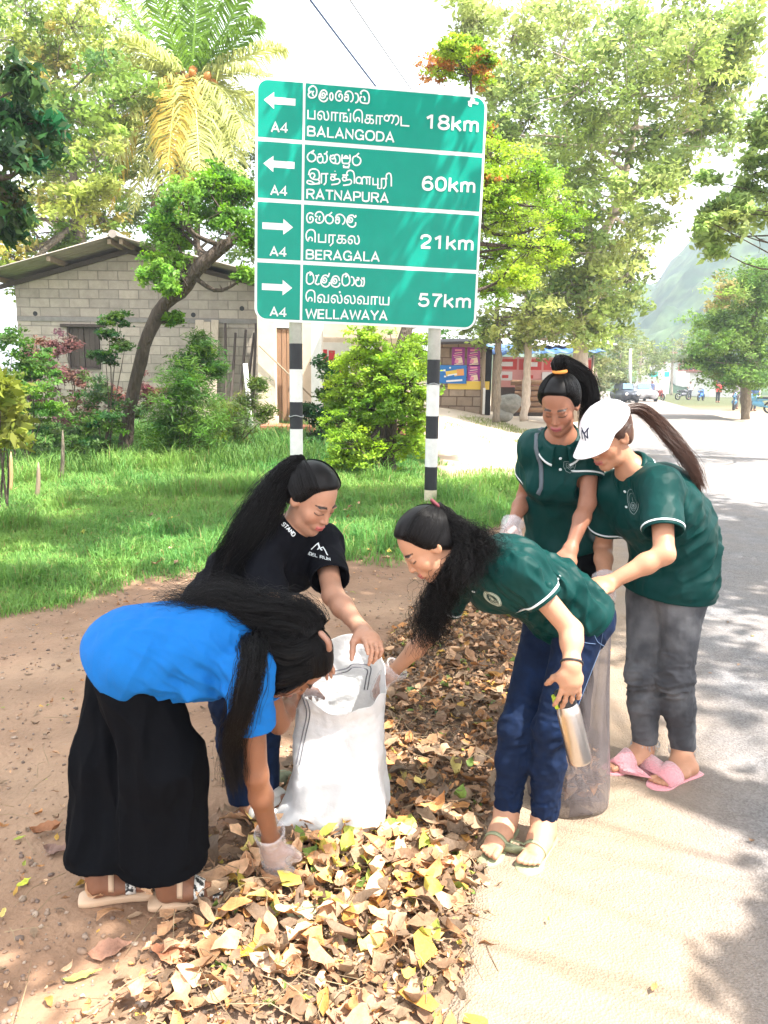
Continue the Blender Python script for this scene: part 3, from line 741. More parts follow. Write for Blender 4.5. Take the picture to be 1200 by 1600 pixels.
def legs_sdf(J, p, r=(.088, .066, .056), hem='an', up=.10, hemlift=.02, pel=.112, fl=1.35, seat=.082):
    S = Sdf(); T = Sdf(); ax = nrm(J['waist']-J['pelvis'])
    T.cone(J['pelvis']+ax*up, J['pelvis']-ax*.03, pel-.004, pel+.004, k=.05, ax=p['latH'], fl=fl)
    S.comp(T, [(J['pelvis']+ax*up, ax)], k=.04)
    # seat
    b = -nrm(np.cross(p['latH'], ax))
    p['legh'] = []
    for s in 'LR':
        h, kn, an = J['hip'+s], J['kn'+s], J['an'+s]
        S.ell(h+b*.045-ax*.01, (seat, seat, seat), k=.06)
        A = Sdf(); A.cone(h, kn, r[0], r[1], k=.04)
        d = nrm(an-kn); e = an-d*hemlift; mid = kn*.62+an*.38
        A.cone(kn, mid, r[1], r[1]*.5+r[2]*.5+.003, k=.03); A.cone(mid, an+d*.03, r[1]*.5+r[2]*.5+.003, r[2], k=.03)
        S.comp(A, [(e, d)], k=.05); p['legh'].append((e, d, .12))
        S.cone(e-d*.012, e+d*.05, r[2]-.006, r[2]-.004, k=.004, op=-1)
    return S
def ribbon_on(bvh, pts, wdir, width, off, thick=.003, center=None, mb=None, mi=0):
    "strip pushed onto a surface: pts world polyline, snapped to the nearest surface point then lifted"
    mb = mb or MB(); V = []
    pts = np.asarray(pts, float); k = len(pts)
    out = []
    for q in pts:
        loc, n, i, d = bvh.find_nearest(Vector(q))
        n = np.array(n); loc = np.array(loc)
        if np.dot(q-loc, n) < 0 and d > .002: pass
        out.append((loc+n*off, n))
    for i, (c, n) in enumerate(out):
        t = nrm(out[min(i+1, k-1)][0]-out[max(i-1, 0)][0]); w = nrm(np.cross(n, t)) if wdir is None else nrm(wdir)
        V += [c-w*width/2, c+w*width/2, c+w*width/2+n*thick, c-w*width/2+n*thick]
    f = []
    for i in range(k-1):
        for j in range(4): f.append((4*i+j, 4*i+(j+1) % 4, 4*i+4+(j+1) % 4, 4*i+4+j))
    f += [(3, 2, 1, 0), (4*k-4, 4*k-3, 4*k-2, 4*k-1)]
    mb.add(np.array(V), f, mi); return mb
def ring_on(bvh, c, ax, r, width, off, n=28, mb=None, thick=.003, arc=None, mi=0):
    "band round a limb: rays from outside towards the axis"
    ax = nrm(ax); u = nrm(np.cross(ax, [.2, .31, .93])); w = np.cross(ax, u); mb = mb or MB()
    rows = []
    angs = np.linspace(0, 2*math.pi, n, endpoint=False)
    for a in angs:
        d = math.cos(a)*u+math.sin(a)*w; rr = []
        for s in (-.5, .5):
            o = c+ax*s*width+d*r
            loc, nn, i, dist = bvh.ray_cast(Vector(o), Vector(-d), r)
            q = np.array(loc) if loc is not None else c+ax*s*width+d*r*.6
            rr.append(q+d*off)
        rows.append(rr+[rr[1]+d*thick, rr[0]+d*thick])
    V = np.array(rows).reshape(-1, 3); f = []
    for i in range(n):
        j = (i+1) % n
        for k in range(4): f.append((4*i+k, 4*i+(k+1) % 4, 4*j+(k+1) % 4, 4*j+k))
    mb.add(V, f, mi); return mb
class Decal:
    "flat marks laid on a cloth surface: points in metres (x right, y up) round a centre, pushed onto the surface along -n"
    def __init__(s, bvh, c, n, up, off=.0022):
        s.b = bvh; s.n = nrm(n); s.u = nrm(np.asarray(up, float)-s.n*np.dot(up, s.n)); s.r = np.cross(s.u, s.n); s.c = np.asarray(c, float); s.off = off; s.mb = MB(); s.lay = 0
    def at(s, x, y, lift=0):
        o = s.c+s.r*x+s.u*y+s.n*.12
        loc, nn, i, d = s.b.ray_cast(Vector(o), Vector(-s.n), .3)
        q = np.array(loc) if loc is not None else s.c+s.r*x+s.u*y
        return q+s.n*(s.off+lift)
    def line(s, pts, w, closed=False, mi=0):
        pts = [np.asarray(q, float) for q in pts]; m_ = len(pts); out = []
        for i in range(m_ if closed else m_-1):
            a, b = pts[i], pts[(i+1) % m_]; k_ = max(1, int(math.ceil(np.hypot(*(b-a))/.005)))
            out += [a+(b-a)*j/k_ for j in range(k_)]
        if not closed: out.append(pts[-1])
        pts = np.array(out); k = len(pts); V = []; s.lay += .00015
        for i in range(k):
            a = pts[(i-1) % k] if closed or i else pts[i]; b = pts[(i+1) % k] if closed or i < k-1 else pts[i]
            t = b-a; t = t/max(np.hypot(*t), 1e-9); nn = np.array([-t[1], t[0]])*w/2
            V += [s.at(*(pts[i]-nn), s.lay), s.at(*(pts[i]+nn), s.lay)]
        m = k if closed else k-1
        s.mb.add(V, [(2*i, 2*i+1, 2*((i+1) % k)+1, 2*((i+1) % k)) for i in range(m)], mi); return s
    def circ(s, x, y, r, w, n=28, mi=0, sy=1.0):
        a = np.linspace(0, 2*math.pi, n, endpoint=False)
        return s.line(np.stack([x+r*np.cos(a), y+sy*r*np.sin(a)], 1), w, True, mi)
    def disc(s, x, y, r, n=20, mi=0, sy=1.0):
        s.lay += .00015
        a = np.linspace(0, 2*math.pi, n, endpoint=False)
        V = [s.at(x, y, s.lay)]+[s.at(x+r*math.cos(t), y+sy*r*math.sin(t), s.lay) for t in a]
        s.mb.add(V, [(0, 1+i, 1+(i+1) % n) for i in range(n)], mi); return s
    def text(s, tx, x, y, size, w, mi=0, arc=None):
        for ch in tx:
            gl, adv = GLY.get(ch, ([], 5))
            for st in gl:
                pp = np.array(st, float)*size/10
                if arc: pass
                s.line(pp+[x, y], w, mi=mi)
            x += adv*size/10
        return s
    def build(s, name, m, parent, mats=None): return s.mb.build(name, m, parent, False, mats)
def on_cloth(bvh, u, v):
    "where the sight line through a photo pixel meets a garment, and the surface direction there"
    d = ray(u, v); d = d/np.linalg.norm(d); loc, n, i, t = bvh.ray_cast(Vector((0, 0, CAM_H)), Vector(d), 20)
    if loc is None: return None, None
    n = np.array(n); return np.array(loc), (n if np.dot(n, d) < 0 else -n)
# ------------------------------------------------------------------ hair
def strand_mesh(paths, rad, taper=.35):
    "paths (n, k, 3) -> three-sided tubes"
    paths = np.asarray(paths, float); n, k, _ = paths.shape
    t = np.gradient(paths, axis=1); t /= np.maximum(np.linalg.norm(t, axis=2), 1e-9)[..., None]
    ref = np.array([.37, .61, .70]); u = np.cross(t, ref); u /= np.maximum(np.linalg.norm(u, axis=2), 1e-9)[..., None]; w = np.cross(t, u)
    r = np.broadcast_to(np.asarray(rad).reshape(-1, 1), (n, k))*np.linspace(1, taper, k)
    V = np.stack([paths+r[..., None]*(math.cos(a)*u+math.sin(a)*w) for a in (0, 2.094, 4.189)], 2)   # n,k,3,3
    V = V.reshape(-1, 3)
    b = (np.arange(n)[:, None]*k+np.arange(k-1)[None])*3
    f = []
    for j in range(3):
        f.append(np.stack([b+j, b+(j+1) % 3, b+3+(j+1) % 3, b+3+j], -1).reshape(-1, 4))
    return V, np.concatenate(f)
def tress(guide, rad, n=400, k=26, frizz=.004, wave=0.0, wfreq=9, flat=None, seed=0, r=.0011, short=.25, fray=1.0):
    "strands that follow a guide polyline; rad = radius at each guide point"
    g = np.random.default_rng(seed); gd = spline(guide, k); rr = np.interp(np.linspace(0, 1, k), np.linspace(0, 1, len(rad)), rad)
    t = np.gradient(gd, axis=0); t /= np.linalg.norm(t, axis=1)[:, None]
    u = nrm(np.cross(t[0], [0.1, .95, .2])); U = []
    for i in range(k): u = nrm(u-t[i]*np.dot(u, t[i])); U.append(u)
    U = np.array(U); Wv = np.cross(t, U)
    a = g.uniform(0, 2*math.pi, n); q = np.sqrt(g.uniform(0.05, 1, n))
    s = np.linspace(0, 1, k)
    ln = 1-short*g.random(n)**2
    ang = a[:, None]+.5*np.sin(s[None]*5+a[:, None]*3)*.6
    ox = q[:, None]*np.cos(ang); oy = q[:, None]*np.sin(ang)
    if flat is not None: ox = ox*flat
    sp = s[None]*ln[:, None]                                      # each strand samples the guide up to its own length
    def smp(A):
        x = sp*(k-1); i = np.minimum(x.astype(int), k-2); f = (x-i)
        if A.ndim == 1: return A[i]*(1-f)+A[i+1]*f
        return A[i]*(1-f)[..., None]+A[i+1]*f[..., None]
    R2 = smp(rr)
    ph = np.round(a*3)*2.1+g.normal(0, .5, n); wv = wave*np.sin(sp*wfreq*2*math.pi+ph[:, None])*np.minimum(1, sp*3); wv2 = wave*np.cos(sp*wfreq*2*math.pi+ph[:, None])*np.minimum(1, sp*3)
    fz = np.cumsum(g.normal(0, frizz/3, (n, k, 3)), axis=1)*(.3+s[None, :, None]*fray)
    pts = smp(gd)+smp(U)*(R2*ox+wv)[..., None]+smp(Wv)*(R2*oy+wv2)[..., None]+fz
    return strand_mesh(pts, r*(.7+.6*g.random(n)))
HLZ = np.array([-.12, -.085, -.06, -.035, -.01, .015, .04, .058, .072, .084, .105])
HLY = np.array([-.09, -.065, -.040, -.018, .008, .024, .033, .038, .045, .055, .085])
def hair_parts(p, tie, thick=.010, n=700, seed=1, hl=0.0, part=None, loose=.0012, r=.0010, h=.0035):
    "scalp cap + strands combed from the hairline to the tie point (head-local direction)"
    M, hc, hs = p['M'], p['hc'], p['hs']
    C = np.array([0, -.014, .034]); RAD = np.array([.073, .093, .083])
    S = Sdf(); S.ell(hc+hs*(C@M), (RAD+thick)*hs, M, k=.02)
    S.ell(hc+hs*(np.array([0, -.035, -.02])@M), np.array([.066+thick*.6, .058+thick, .07])*hs, M, k=.03)
    def post(q, d):
        l = (q-hc)@M.T/hs
        y0 = np.interp(l[:, 2], HLZ, HLY)+hl
        e = np.clip(1-(y0-l[:, 1])/.030, 0, 1)
        return np.maximum(d+e*e*(thick-.0012)*hs, (l[:, 1]-y0)*.75*hs).astype(np.float32)
    V, Fq = S.mesh(h, post)
    V = relax(V, Fq, 2)
    # fine combed relief
    g = np.random.default_rng(seed); T = nrm(tie)
    Z = g.uniform(-.085, .080, n*2); sg = np.where(g.random(n*2) < .5, -1, 1)
    Y = np.interp(Z, HLZ, HLY)+hl+.003-g.random(n*2)**2*.08
    X2 = 1-((Y-C[1])/(RAD[1]+thick))**2-((Z-C[2])/(RAD[2]+thick))**2
    ok = X2 > 0
    X = np.sqrt(np.maximum(X2, 0))*(RAD[0]+thick)*sg
    D = np.stack([X, Y-C[1], Z-C[2]], 1)/(RAD+thick); 
    low = ~ok
    D[low] = np.stack([sg[low]*np.abs(g.normal(0, .5, low.sum())), (Y[low]-C[1])/.1, (Z[low]-C[2])/.09], 1)
    D /= np.linalg.norm(D, axis=1)[:, None]; D = D[:n*2][:n]
    k = 16; s = np.linspace(0, 1, k)
    om = np.arccos(np.clip(D@T, -.98, 1)); om = np.maximum(om, .05)
    A = (np.sin((1-s)[None]*om[:, None])/np.sin(om)[:, None])[..., None]*D[:, None]+(np.sin(s[None]*om[:, None])/np.sin(om)[:, None])[..., None]*T
    A /= np.linalg.norm(A, axis=2)[..., None]
    lift = (1.0+.012*np.sin(s*math.pi)[None]+loose*10*g.random((len(D), 1))*np.sin(s*math.pi)[None])
    L0 = C+A*(RAD+thick); e = np.clip(1-(np.interp(L0[..., 2], HLZ, HLY)+hl-L0[..., 1])/.030, 0, 1); tk = thick-e*e*(thick-.0012)
    L = C+A*(RAD+tk[..., None]+.0012+.0025*g.random((len(D), 1, 1)))*lift[..., None]
    # below the cranium the shell is wider: keep the strands outside it
    Wp = hc+hs*(L@M)
    sv, sf = strand_mesh(Wp, r*(.7+.7*g.random(len(D))), .8)
    return [(V, Fq), (sv, sf)]
def build_hair(p, parts, m, name='hair', col=None):
    V = []; Fq = []; n = 0
    for v, f in parts: V.append(v); Fq.append(f+n); n += len(v)
    return mesh_obj(name, np.concatenate(V), np.concatenate(Fq), m, p['root'])
def core(guide, rad, n=10):
    b = MB(); g = spline(guide, 20); b.tube(g, np.interp(np.linspace(0, 1, 20), np.linspace(0, 1, len(rad)), rad), n, cap=False)
    return np.concatenate(b.v), np.array(b.f)
# ------------------------------------------------------------------ the direction sign
def sign():
    yl, yr = 9.12, 9.47
    TL, TR, BL, BR = P(401, 119, yl), P(759, 150, yr), P(396, 501, yl), P(746, 516, yr)
    root = empty('road_sign', ((BL+BR)/2*[1, 1, 0]), 'green and white road sign board with distances on two striped poles', 'road sign')
    ex = nrm((BR-BL)+(TR-TL)); ey = nrm((TL-BL)+(TR-BR)); ez = nrm(np.cross(ex, ey)); ey = np.cross(ez, ex)
    C0 = (TL+TR+BL+BR)/4; Wd = (np.linalg.norm(BR-BL)+np.linalg.norm(TR-TL))/2; Hh = (np.linalg.norm(TL-BL)+np.linalg.norm(TR-BR))/2
    def at(x, y, z=0.0): return C0+ex*x+ey*y+ez*z          # ez points to the viewer
    def SP(u, v):
        d = ray(u, v); o = np.array([0, 0, CAM_H]); t = np.dot(C0-o, ez)/np.dot(d, ez); q = o+d*t-C0; return np.array([q@ex, q@ey])
    def rrect(x0, y0, x1, y1, rr, n=8):
        pts = []
        for (cx, cy, a0, r) in ((x1, y1, 0, rr[0]), (x0, y1, 90, rr[1]), (x0, y0, 180, rr[2]), (x1, y0, 270, rr[3])):
            sx = -1 if cx == x1 else 1; sy = -1 if cy == y1 else 1
            if r <= 0: pts.append((cx, cy)); continue
            for k in range(n+1):
                a = R(a0+90*k/n); pts.append((cx+sx*r+r*math.cos(a), cy+sy*r+r*math.sin(a)))
        return pts
    white = mat('white_reflective_sheet', (.80, .81, .82), .35, noise=.03, nscale=3)
    green = mat('green_reflective_sheet', (.0005, .29, .215), .34, noise=.07, nscale=1.6, spec=.3)
    hw, hh = Wd/2, Hh/2
    mb = MB(); mb.poly([at(*q) for q in rrect(-hw, -hh, hw, hh, [.15]*4)], .03, ez); mb.build('sign_panel', white, root)
    # cells measured on the photograph
    bx = .028; vx = SP(473, 310)[0]; vw = .028
    ys = [hh-bx]+[ (SP(400, a)[1]+SP(755, b)[1])/2 for a, b in ((217, 243), (313, 333), (407, 425))]+[-hh+bx]
    ys[0] += 0; mb = MB(); gx = .0022
    for i in range(4):
        y1 = ys[i]-(.022 if i else 0); y0 = ys[i+1]+(.022 if i < 3 else 0)
        mb.poly([at(x, y, gx) for x, y in rrect(-hw+bx, y0, vx-vw/2, y1, [0, .11 if i == 0 else 0, .11 if i == 3 else 0, 0])], .002, ez)
        mb.poly([at(x, y, gx) for x, y in rrect(vx+vw/2, y0, hw-bx, y1, [.11 if i == 0 else 0, 0, 0, .11 if i == 3 else 0])], .002, ez)
    mb.build('sign_cell', green, root)
    L_ = MB(); lay = [0.0]
    def stroke(pts, w, closed=False):
        pts = np.asarray(pts, float); k = len(pts); V = []; lay[0] += .00012; z = .0045+lay[0] % .006
        for i in range(k):
            a = pts[max(i-1, 0)]; b = pts[min(i+1, k-1)]
            if closed and i == 0: a = pts[k-2]
            if closed and i == k-1: b = pts[1]
            t = b-a; t = t/max(np.hypot(*t), 1e-9); nn = np.array([-t[1], t[0]])*w/2
            if 0 < i < k-1:
                t1 = pts[i]-pts[i-1]; t1 = t1/max(np.hypot(*t1), 1e-9); c = max(.45, abs(t@t1)); nn = nn/c
            V += [at(*(pts[i]-nn), z+i*1e-5), at(*(pts[i]+nn), z+i*1e-5)]
        L_.add(V, [(2*i, 2*i+2, 2*i+3, 2*i+1) for i in range(k-1)])
    def text(tx, p0, p1, cap, wf=.155):
        a = SP(*p0); b = SP(*p1); adv = sum(GLY[c][1] for c in tx); d = (b-a)/adv*1.0; up = np.array([0, cap/10.]); x = 0
        for ch in tx:
            for st in GLY[ch][0]:
                stroke([a+d*(x+q[0])+up*q[1] for q in st], cap*wf)
            x += GLY[ch][1]
    pxm = np.linalg.norm(SP(560, 300)-SP(560, 310))/10
    for tx, p0, p1 in (('BALANGODA', (479, 212.5), (617, 223)), ('RATNAPURA', (478, 310.5), (608, 317.5)), ('BERAGALA', (477, 405), (594, 409)), ('WELLAWAYA', (477, 497.5), (606, 500.5))): text(tx, p0, p1, 15.5*pxm, .175)
    for tx, p0, p1 in (('18km', (663, 200.5), (750, 207)), ('60km', (658, 297), (745, 301.5)), ('21km', (655, 387.5), (742, 391.5)), ('57km', (652, 478.5), (738, 481.5))): text(tx, p0, p1, 21.5*pxm, .19)
    for p0, p1 in (((423, 206), (451, 208)), ((422, 304.5), (450, 306.5)), ((421, 399.5), (449, 401.5)), ((421, 493.5), (449, 495.5))): text('A4', p0, p1, 14.5*pxm, .18)
    for cx, cy, dr in ((437, 158, -1), (436, 257, -1), (434, 354, 1), (433, 449, 1)):
        c = SP(cx, cy); l = 25*pxm
        pts = [(-1, 0), (-.36, .50), (-.36, .21), (1, .21), (1, -.21), (-.36, -.21), (-.36, -.50)]
        L_.poly([at(c[0]-dr*q[0]*l, c[1]+q[1]*l, .0048) for q in (pts if dr < 0 else pts[::-1])], .002, ez)
    # Sinhala lines, strokes measured on enlargements of the photograph
    sin = [((470, 125), [
        "~112,118 98,128 84,116 84,96 100,76 128,66 154,82 166,118 160,158 138,184 104,188 82,172 80,146 96,132;~136,118 122,134 124,156 134,168",
        "~236,172 222,160 226,142 244,142 254,162 246,186 222,192 204,172 204,138 224,112 252,112 270,134 270,162;~198,148 190,180 204,212 238,228 268,214 280,186",
        "@318,138 304,156 304,194 318,214 332,194 332,156", "~424,128 396,118 370,142 362,180 376,212 408,220 430,194 428,160 408,150 396,168 406,186",
        "~484,188 470,176 456,190 460,214 482,220 494,198 490,160 472,152;~458,164 470,132 500,120 530,136 544,176 536,216 516,232", "~562,142 588,150 600,190 588,230 566,240",
        "~634,152 622,142 630,124 656,112 688,124 708,158 710,210 700,244 668,246 632,238 616,212 620,184 638,176;~650,172 666,192 664,222"]),
        ((470, 228), ["~140,48 110,66 82,84 68,116 80,150 112,166 144,150 154,116 138,88 110,78;~112,76 132,62", "~180,92 206,84 212,106 192,116 178,110;~176,112 174,152 198,178 224,168 230,132 222,106;~222,166 246,176 268,160 274,116 262,84 240,86;~262,84 276,56",
        "~318,110 336,98 352,112 340,134 318,132;~316,96 304,130 318,166 352,182 362,150 350,118;~352,180 386,186 406,160 402,112 380,92 352,96", "~432,90 428,140 438,180 468,184 500,180 514,140 510,92;~450,120 470,104 492,120;~436,128 506,130;~438,206 470,222 500,214 506,188;~440,224 504,228",
        "~606,76 576,104 548,118 538,152 548,188 578,204 610,190 624,156 612,126 586,112"]),
        ((470, 324), ["~130,72 98,58 70,76 62,116 76,154 108,158 128,134 122,104 100,100 94,118 104,130", "~176,96 160,96 152,78 172,52 204,48 228,70 240,108 230,146 200,164 168,158 156,134 168,118;~204,90 192,110 196,140",
        "~324,52 300,74 268,88 256,124 270,158 302,170 330,152 336,118 318,94 294,88", "~392,136 376,124 362,140 368,164 390,166 402,144 396,108 376,104;~362,118 374,84 406,74 438,88 460,124 452,160 432,180", "~520,140 506,128 510,110 528,110 538,130 530,152 508,158 490,140 490,108 510,86 540,84 562,104 574,92 566,84;~484,120 480,156 500,192 536,206 566,190 572,156"]),
        ((470, 420), ["~92,70 108,54 90,42 66,54 60,100 62,140 84,160 114,152 134,124 130,76 112,42 88,32", "~152,70 170,80 160,120 152,150 176,164 196,152;~166,84 190,62", "~250,128 236,116 240,98 258,98 268,118 260,140 238,146 220,128 220,96 240,72 268,70 284,88;~284,88 298,44;~212,110 210,150 230,178 262,188 292,172 300,140",
        "~356,136 342,124 346,106 364,106 374,126 366,148 344,154 326,136 326,104 346,80 376,78 396,98 402,128;~318,116 316,158 336,182 368,190 398,176 406,146", "~462,88 478,72 460,58 438,70 430,116 434,154 456,176 488,168 508,138 502,88 484,58 460,48", "~520,84 546,94 556,134 546,166 526,176",
        "~582,92 604,98 596,120 580,108;~576,112 572,154 592,180 622,176 634,140 622,112;~622,176 650,178 660,140 656,90;~632,92 646,108 660,92"])]
    for (ox, oy), gl in sin:
        for g_ in gl:
            for st in _g(g_):
                cl = False
                stroke([SP(ox+q[0]/6.667, oy+q[1]/6.667) for q in st], 2.35*pxm)
    tam = "~80,306 96,256 140,242 182,262 194,310 184,348 150,352 112,340 96,312 112,288 138,292 144,318 128,334;~184,350 192,382 150,398 96,400 66,386 74,364 110,372 150,396 200,394;214,292 214,394;210,292 286,292;~262,292 262,366 256,390 238,408;310,300 372,300;~352,302 350,352 324,358 312,340 322,320 350,330;~350,352 392,346 406,372 384,396 318,406;356,262 356,270;432,306 494,306;~474,308 472,358 446,364 434,346 444,326 472,336;~472,358 514,352 528,378 506,402 440,412;~476,306 486,268 518,256 548,274 558,320;558,316 558,394;~600,392 580,380 578,346 600,326 626,336 632,366 622,390 602,392;~640,404 638,350 652,326 674,328 686,352 686,402;662,326 730,326;716,326 716,408;752,332 752,404 812,404;802,336 802,444 830,444;840,342 840,446;836,342 900,342;~884,342 886,400 878,428 858,448;~890,342 892,304 914,286 934,296 942,330;942,326 942,424"
    tm1 = "~884,430 868,404 880,376 904,372 918,400 906,428 886,426;~918,400 926,376 950,370 966,394 958,430 944,458;~966,394 984,374 1008,380 1018,412 1010,450 984,472;1044,380 1044,476 1130,482"
    for st in _g(tm1): stroke([SP(470+q[0]/6.667, 125+q[1]/6.667) for q in st], 2.3*pxm)
    for st in _g(tam): stroke([SP(470+q[0]/6.667, 228+q[1]/6.667) for q in st], 2.3*pxm)
    # small star-shaped scrap at the corner
    for a in ((731, 160, 741, 158), (737, 153, 735, 167), (732, 165, 741, 155), (738, 160, 747, 162)): stroke([SP(a[0], a[1]), SP(a[2], a[3])], 3.6*pxm)
    L_.build('lettering', white, root)
    # the other Tamil lines set in the default font's own glyphs, in visual order
    V = []; Fc = []; nv = 0
    for tx, p0, p1, cap in (('பலாங்\u0bc6கா', (480, 186), (598, 195), 0), ('\u0bc6பரகல', (477, 378), (562, 382), 0), ('\u0bc6வல்லவாய', (477, 472), (608, 477), 0)):
        cu = bpy.data.curves.new('t', 'FONT'); cu.body = tx; cu.offset = .008; ob = bpy.data.objects.new('t', cu); COL.objects.link(ob)
        bpy.context.view_layer.update(); dg = bpy.context.evaluated_depsgraph_get(); me = bpy.data.meshes.new_from_object(ob.evaluated_get(dg))
        if len(me.vertices):
            c = np.array([v.co[:] for v in me.vertices]); w = c[:, 0].max()-c[:, 0].min(); a = SP(*p0); b = SP(*p1); d = (b-a)/w; sy = 24*pxm/.98
            V += [at(*(a+d*(q[0]-c[:, 0].min())+np.array([0, q[1]*sy])), .0048) for q in c]; Fc += [[i+nv for i in p.vertices] for p in me.polygons]; nv += len(c)
        bpy.data.objects.remove(ob); bpy.data.meshes.remove(me); bpy.data.curves.remove(cu)
    if V: mesh_obj('lettering', V, Fc, white, root, smooth=False)
    # poles
    pw = mat('white_pole_paint', (.74, .74, .72), .6, noise=.12, nscale=6, bump=.1, bscale=30); pb = mat('black_pole_paint', (.016, .018, .022), .55, noise=.2, nscale=8)
    pd = mat('dusty_pole_paint', (.62, .55, .40), .8, noise=.2, nscale=9)
    steel = mat('galvanised_clip', (.42, .43, .44), .45, metal=.8)
    for us, Yp, bands in (((462, 462), yl+.21, (505, 537, 577, 628, 670, 715, 757, 800)), ((679, 672), yr+.07, (512, 562, 601, 650, 685, 729, 765, 798))):
        top = P(us[0], bands[0], Yp); u2 = us[1]; zb = float(zg(P(u2, 790, Yp)[0], Yp))
        bot = P(u2, 795, Yp) if u2 != 462 else top*[1, 1, 0]; bot[2] = zb-.3
        dirn = (bot-top)/(top[2]-bot[2])
        zs = [P(us[0]+(u2-us[0])*(b-bands[0])/(bands[-1]-bands[0]), b, Yp)[2] for b in bands]
        zs[0] = C0[2]+.55; mb = MB(); r = .078
        ring = []
        q = lambda z: top+dirn*(top[2]-z)
        pole_b = zs+[zb-.25]
        for i in range(len(pole_b)-1):
            if pole_b[i+1] >= pole_b[i]: continue
            mb.tube([q(pole_b[i]), q(pole_b[i+1])], r+.0008*(i % 2), 20, mi=(0, 1, 0, 1, 0, 1, 2, 2)[i] if i < 7 else 2, cap=(i == 0))
        mb.build('pole', None, root, True, mats=[pw, pb, pd])
        for z in (zs[0]-.1, C0[2]-hh+.12): MB().box(q(z)-ez*(-.012), (.11, .045, .03), np.stack([ex, ez, ey]), bev=.004).build('clamp', steel, root)
        wq = q(P(us[0], 650 if us[0] < 600 else 600, Yp)[2]); w_ = MB(); w_.tube([wq+[.086*math.cos(a), .086*math.sin(a), .01*math.sin(a*3)] for a in np.linspace(0, 6.283, 18)], .006, 5); w_.build('wire_tie', steel, root, True)
sign()
# ------------------------------------------------------------------ house of grey blocks, porch, kiosk, stall
def blockmat(name, c1, c2, mort, sc, bw=.45, rh=.205, ms=.012, noise=.25):
    m = bpy.data.materials.new(name); m.use_nodes = True; nt = m.node_tree; N = nt.nodes; L = nt.links; b = N['Principled BSDF']; b.inputs['Roughness'].default_value = .92; b.inputs['Specular IOR Level'].default_value = .2
    tc = N.new('ShaderNodeTexCoord'); sx = N.new('ShaderNodeSeparateXYZ'); cx = N.new('ShaderNodeCombineXYZ'); L.new(tc.outputs['Object'], sx.inputs[0])
    L.new(sx.outputs[0], cx.inputs[0]); L.new(sx.outputs[2], cx.inputs[1])
    br = N.new('ShaderNodeTexBrick'); br.inputs['Scale'].default_value = 1; br.inputs['Brick Width'].default_value = bw; br.inputs['Row Height'].default_value = rh; br.inputs['Mortar Size'].default_value = ms; br.inputs['Mortar Smooth'].default_value = .3
    br.inputs['Color1'].default_value = (*c1, 1); br.inputs['Color2'].default_value = (*c2, 1); br.inputs['Mortar'].default_value = (*mort, 1); L.new(cx.outputs[0], br.inputs[0])
    nz = N.new('ShaderNodeTexNoise'); nz.inputs['Scale'].default_value = 3.5; nz.inputs['Detail'].default_value = 8; nz.inputs['Roughness'].default_value = .7; L.new(tc.outputs['Object'], nz.inputs[0])
    mr = N.new('ShaderNodeMapRange'); mr.inputs[1].default_value = .25; mr.inputs[2].default_value = .75; mr.inputs[3].default_value = 1-noise; mr.inputs[4].default_value = 1+noise; L.new(nz.outputs[0], mr.inputs[0])
    mx = N.new('ShaderNodeVectorMath'); mx.operation = 'SCALE'; L.new(br.outputs[0], mx.inputs[0]); L.new(mr.outputs[0], mx.inputs['Scale']); L.new(mx.outputs[0], b.inputs['Base Color'])
    bp = N.new('ShaderNodeBump'); bp.inputs['Strength'].default_value = .7; bp.inputs['Distance'].default_value = .02; bp.invert = True; L.new(br.outputs['Fac'], bp.inputs['Height']); L.new(bp.outputs[0], b.inputs['Normal'])
    return m
MWOOD = mat('weathered_board', (.30, .23, .16), .85, noise=.3, nscale=5, stretch=(6, 6, .6), bump=.2, bscale=30)
MDARKWOOD = mat('dark_wood', (.075, .058, .048), .8, noise=.35, nscale=6, stretch=(6, 6, .6))
MBROWN = mat('brown_door_paint', (.40, .235, .14), .6, noise=.15, nscale=4, stretch=(4, 4, .5))
MCREAM = mat('cream_plaster', (.66, .56, .44), .9, noise=.14, nscale=2, bump=.1, bscale=30)
MWHITEW = mat('white_plaster', (.74, .72, .68), .85, noise=.1, nscale=2.5)
MROOF = mat('grey_corrugated_sheet', (.33, .29, .25), .8, noise=.25, nscale=1.6, stretch=(1, 3, 1))
def slab(pts, thick, m, name, par, wave=0.0, wl=.18, n=60):
    "roof sheet between ridge line and eave line: pts = ridge0, ridge1, eave0, eave1 (0 = front, 1 = back); waves run down the slope"
    r0, r1, e0, e1 = [np.asarray(q, float) for q in pts]; L = np.linalg.norm(r1-r0); k = max(8, int(L/wl*8)) if wave else 2
    V = []; nn = nrm(np.cross(r1-r0, e0-r0)); nn = nn if nn[2] > 0 else -nn
    for off in (0, -thick):
        for i in range(k):
            t = i/(k-1); w = wave*math.sin(t*L/wl*2*math.pi)
            for s in (0, .5, 1): V.append(((r0*(1-t)+r1*t)*(1-s)+(e0*(1-t)+e1*t)*s)+nn*(w+off))
    f = []; m3 = 3*k
    for o in (0, m3):
        for i in range(k-1):
            for j in range(2):
                q = (o+i*3+j, o+(i+1)*3+j, o+(i+1)*3+j+1, o+i*3+j+1); f.append(q if o == 0 else q[::-1])
    for i in range(k-1): f += [(i*3, m3+i*3, m3+i*3+3, i*3+3), (i*3+2, i*3+5, m3+i*3+5, m3+i*3+2)]
    for i in (0, k-1): f += [(i*3+j, i*3+j+1, m3+i*3+j+1, m3+i*3+j) for j in range(2)]
    return mesh_obj(name, V, f, m, par, True)
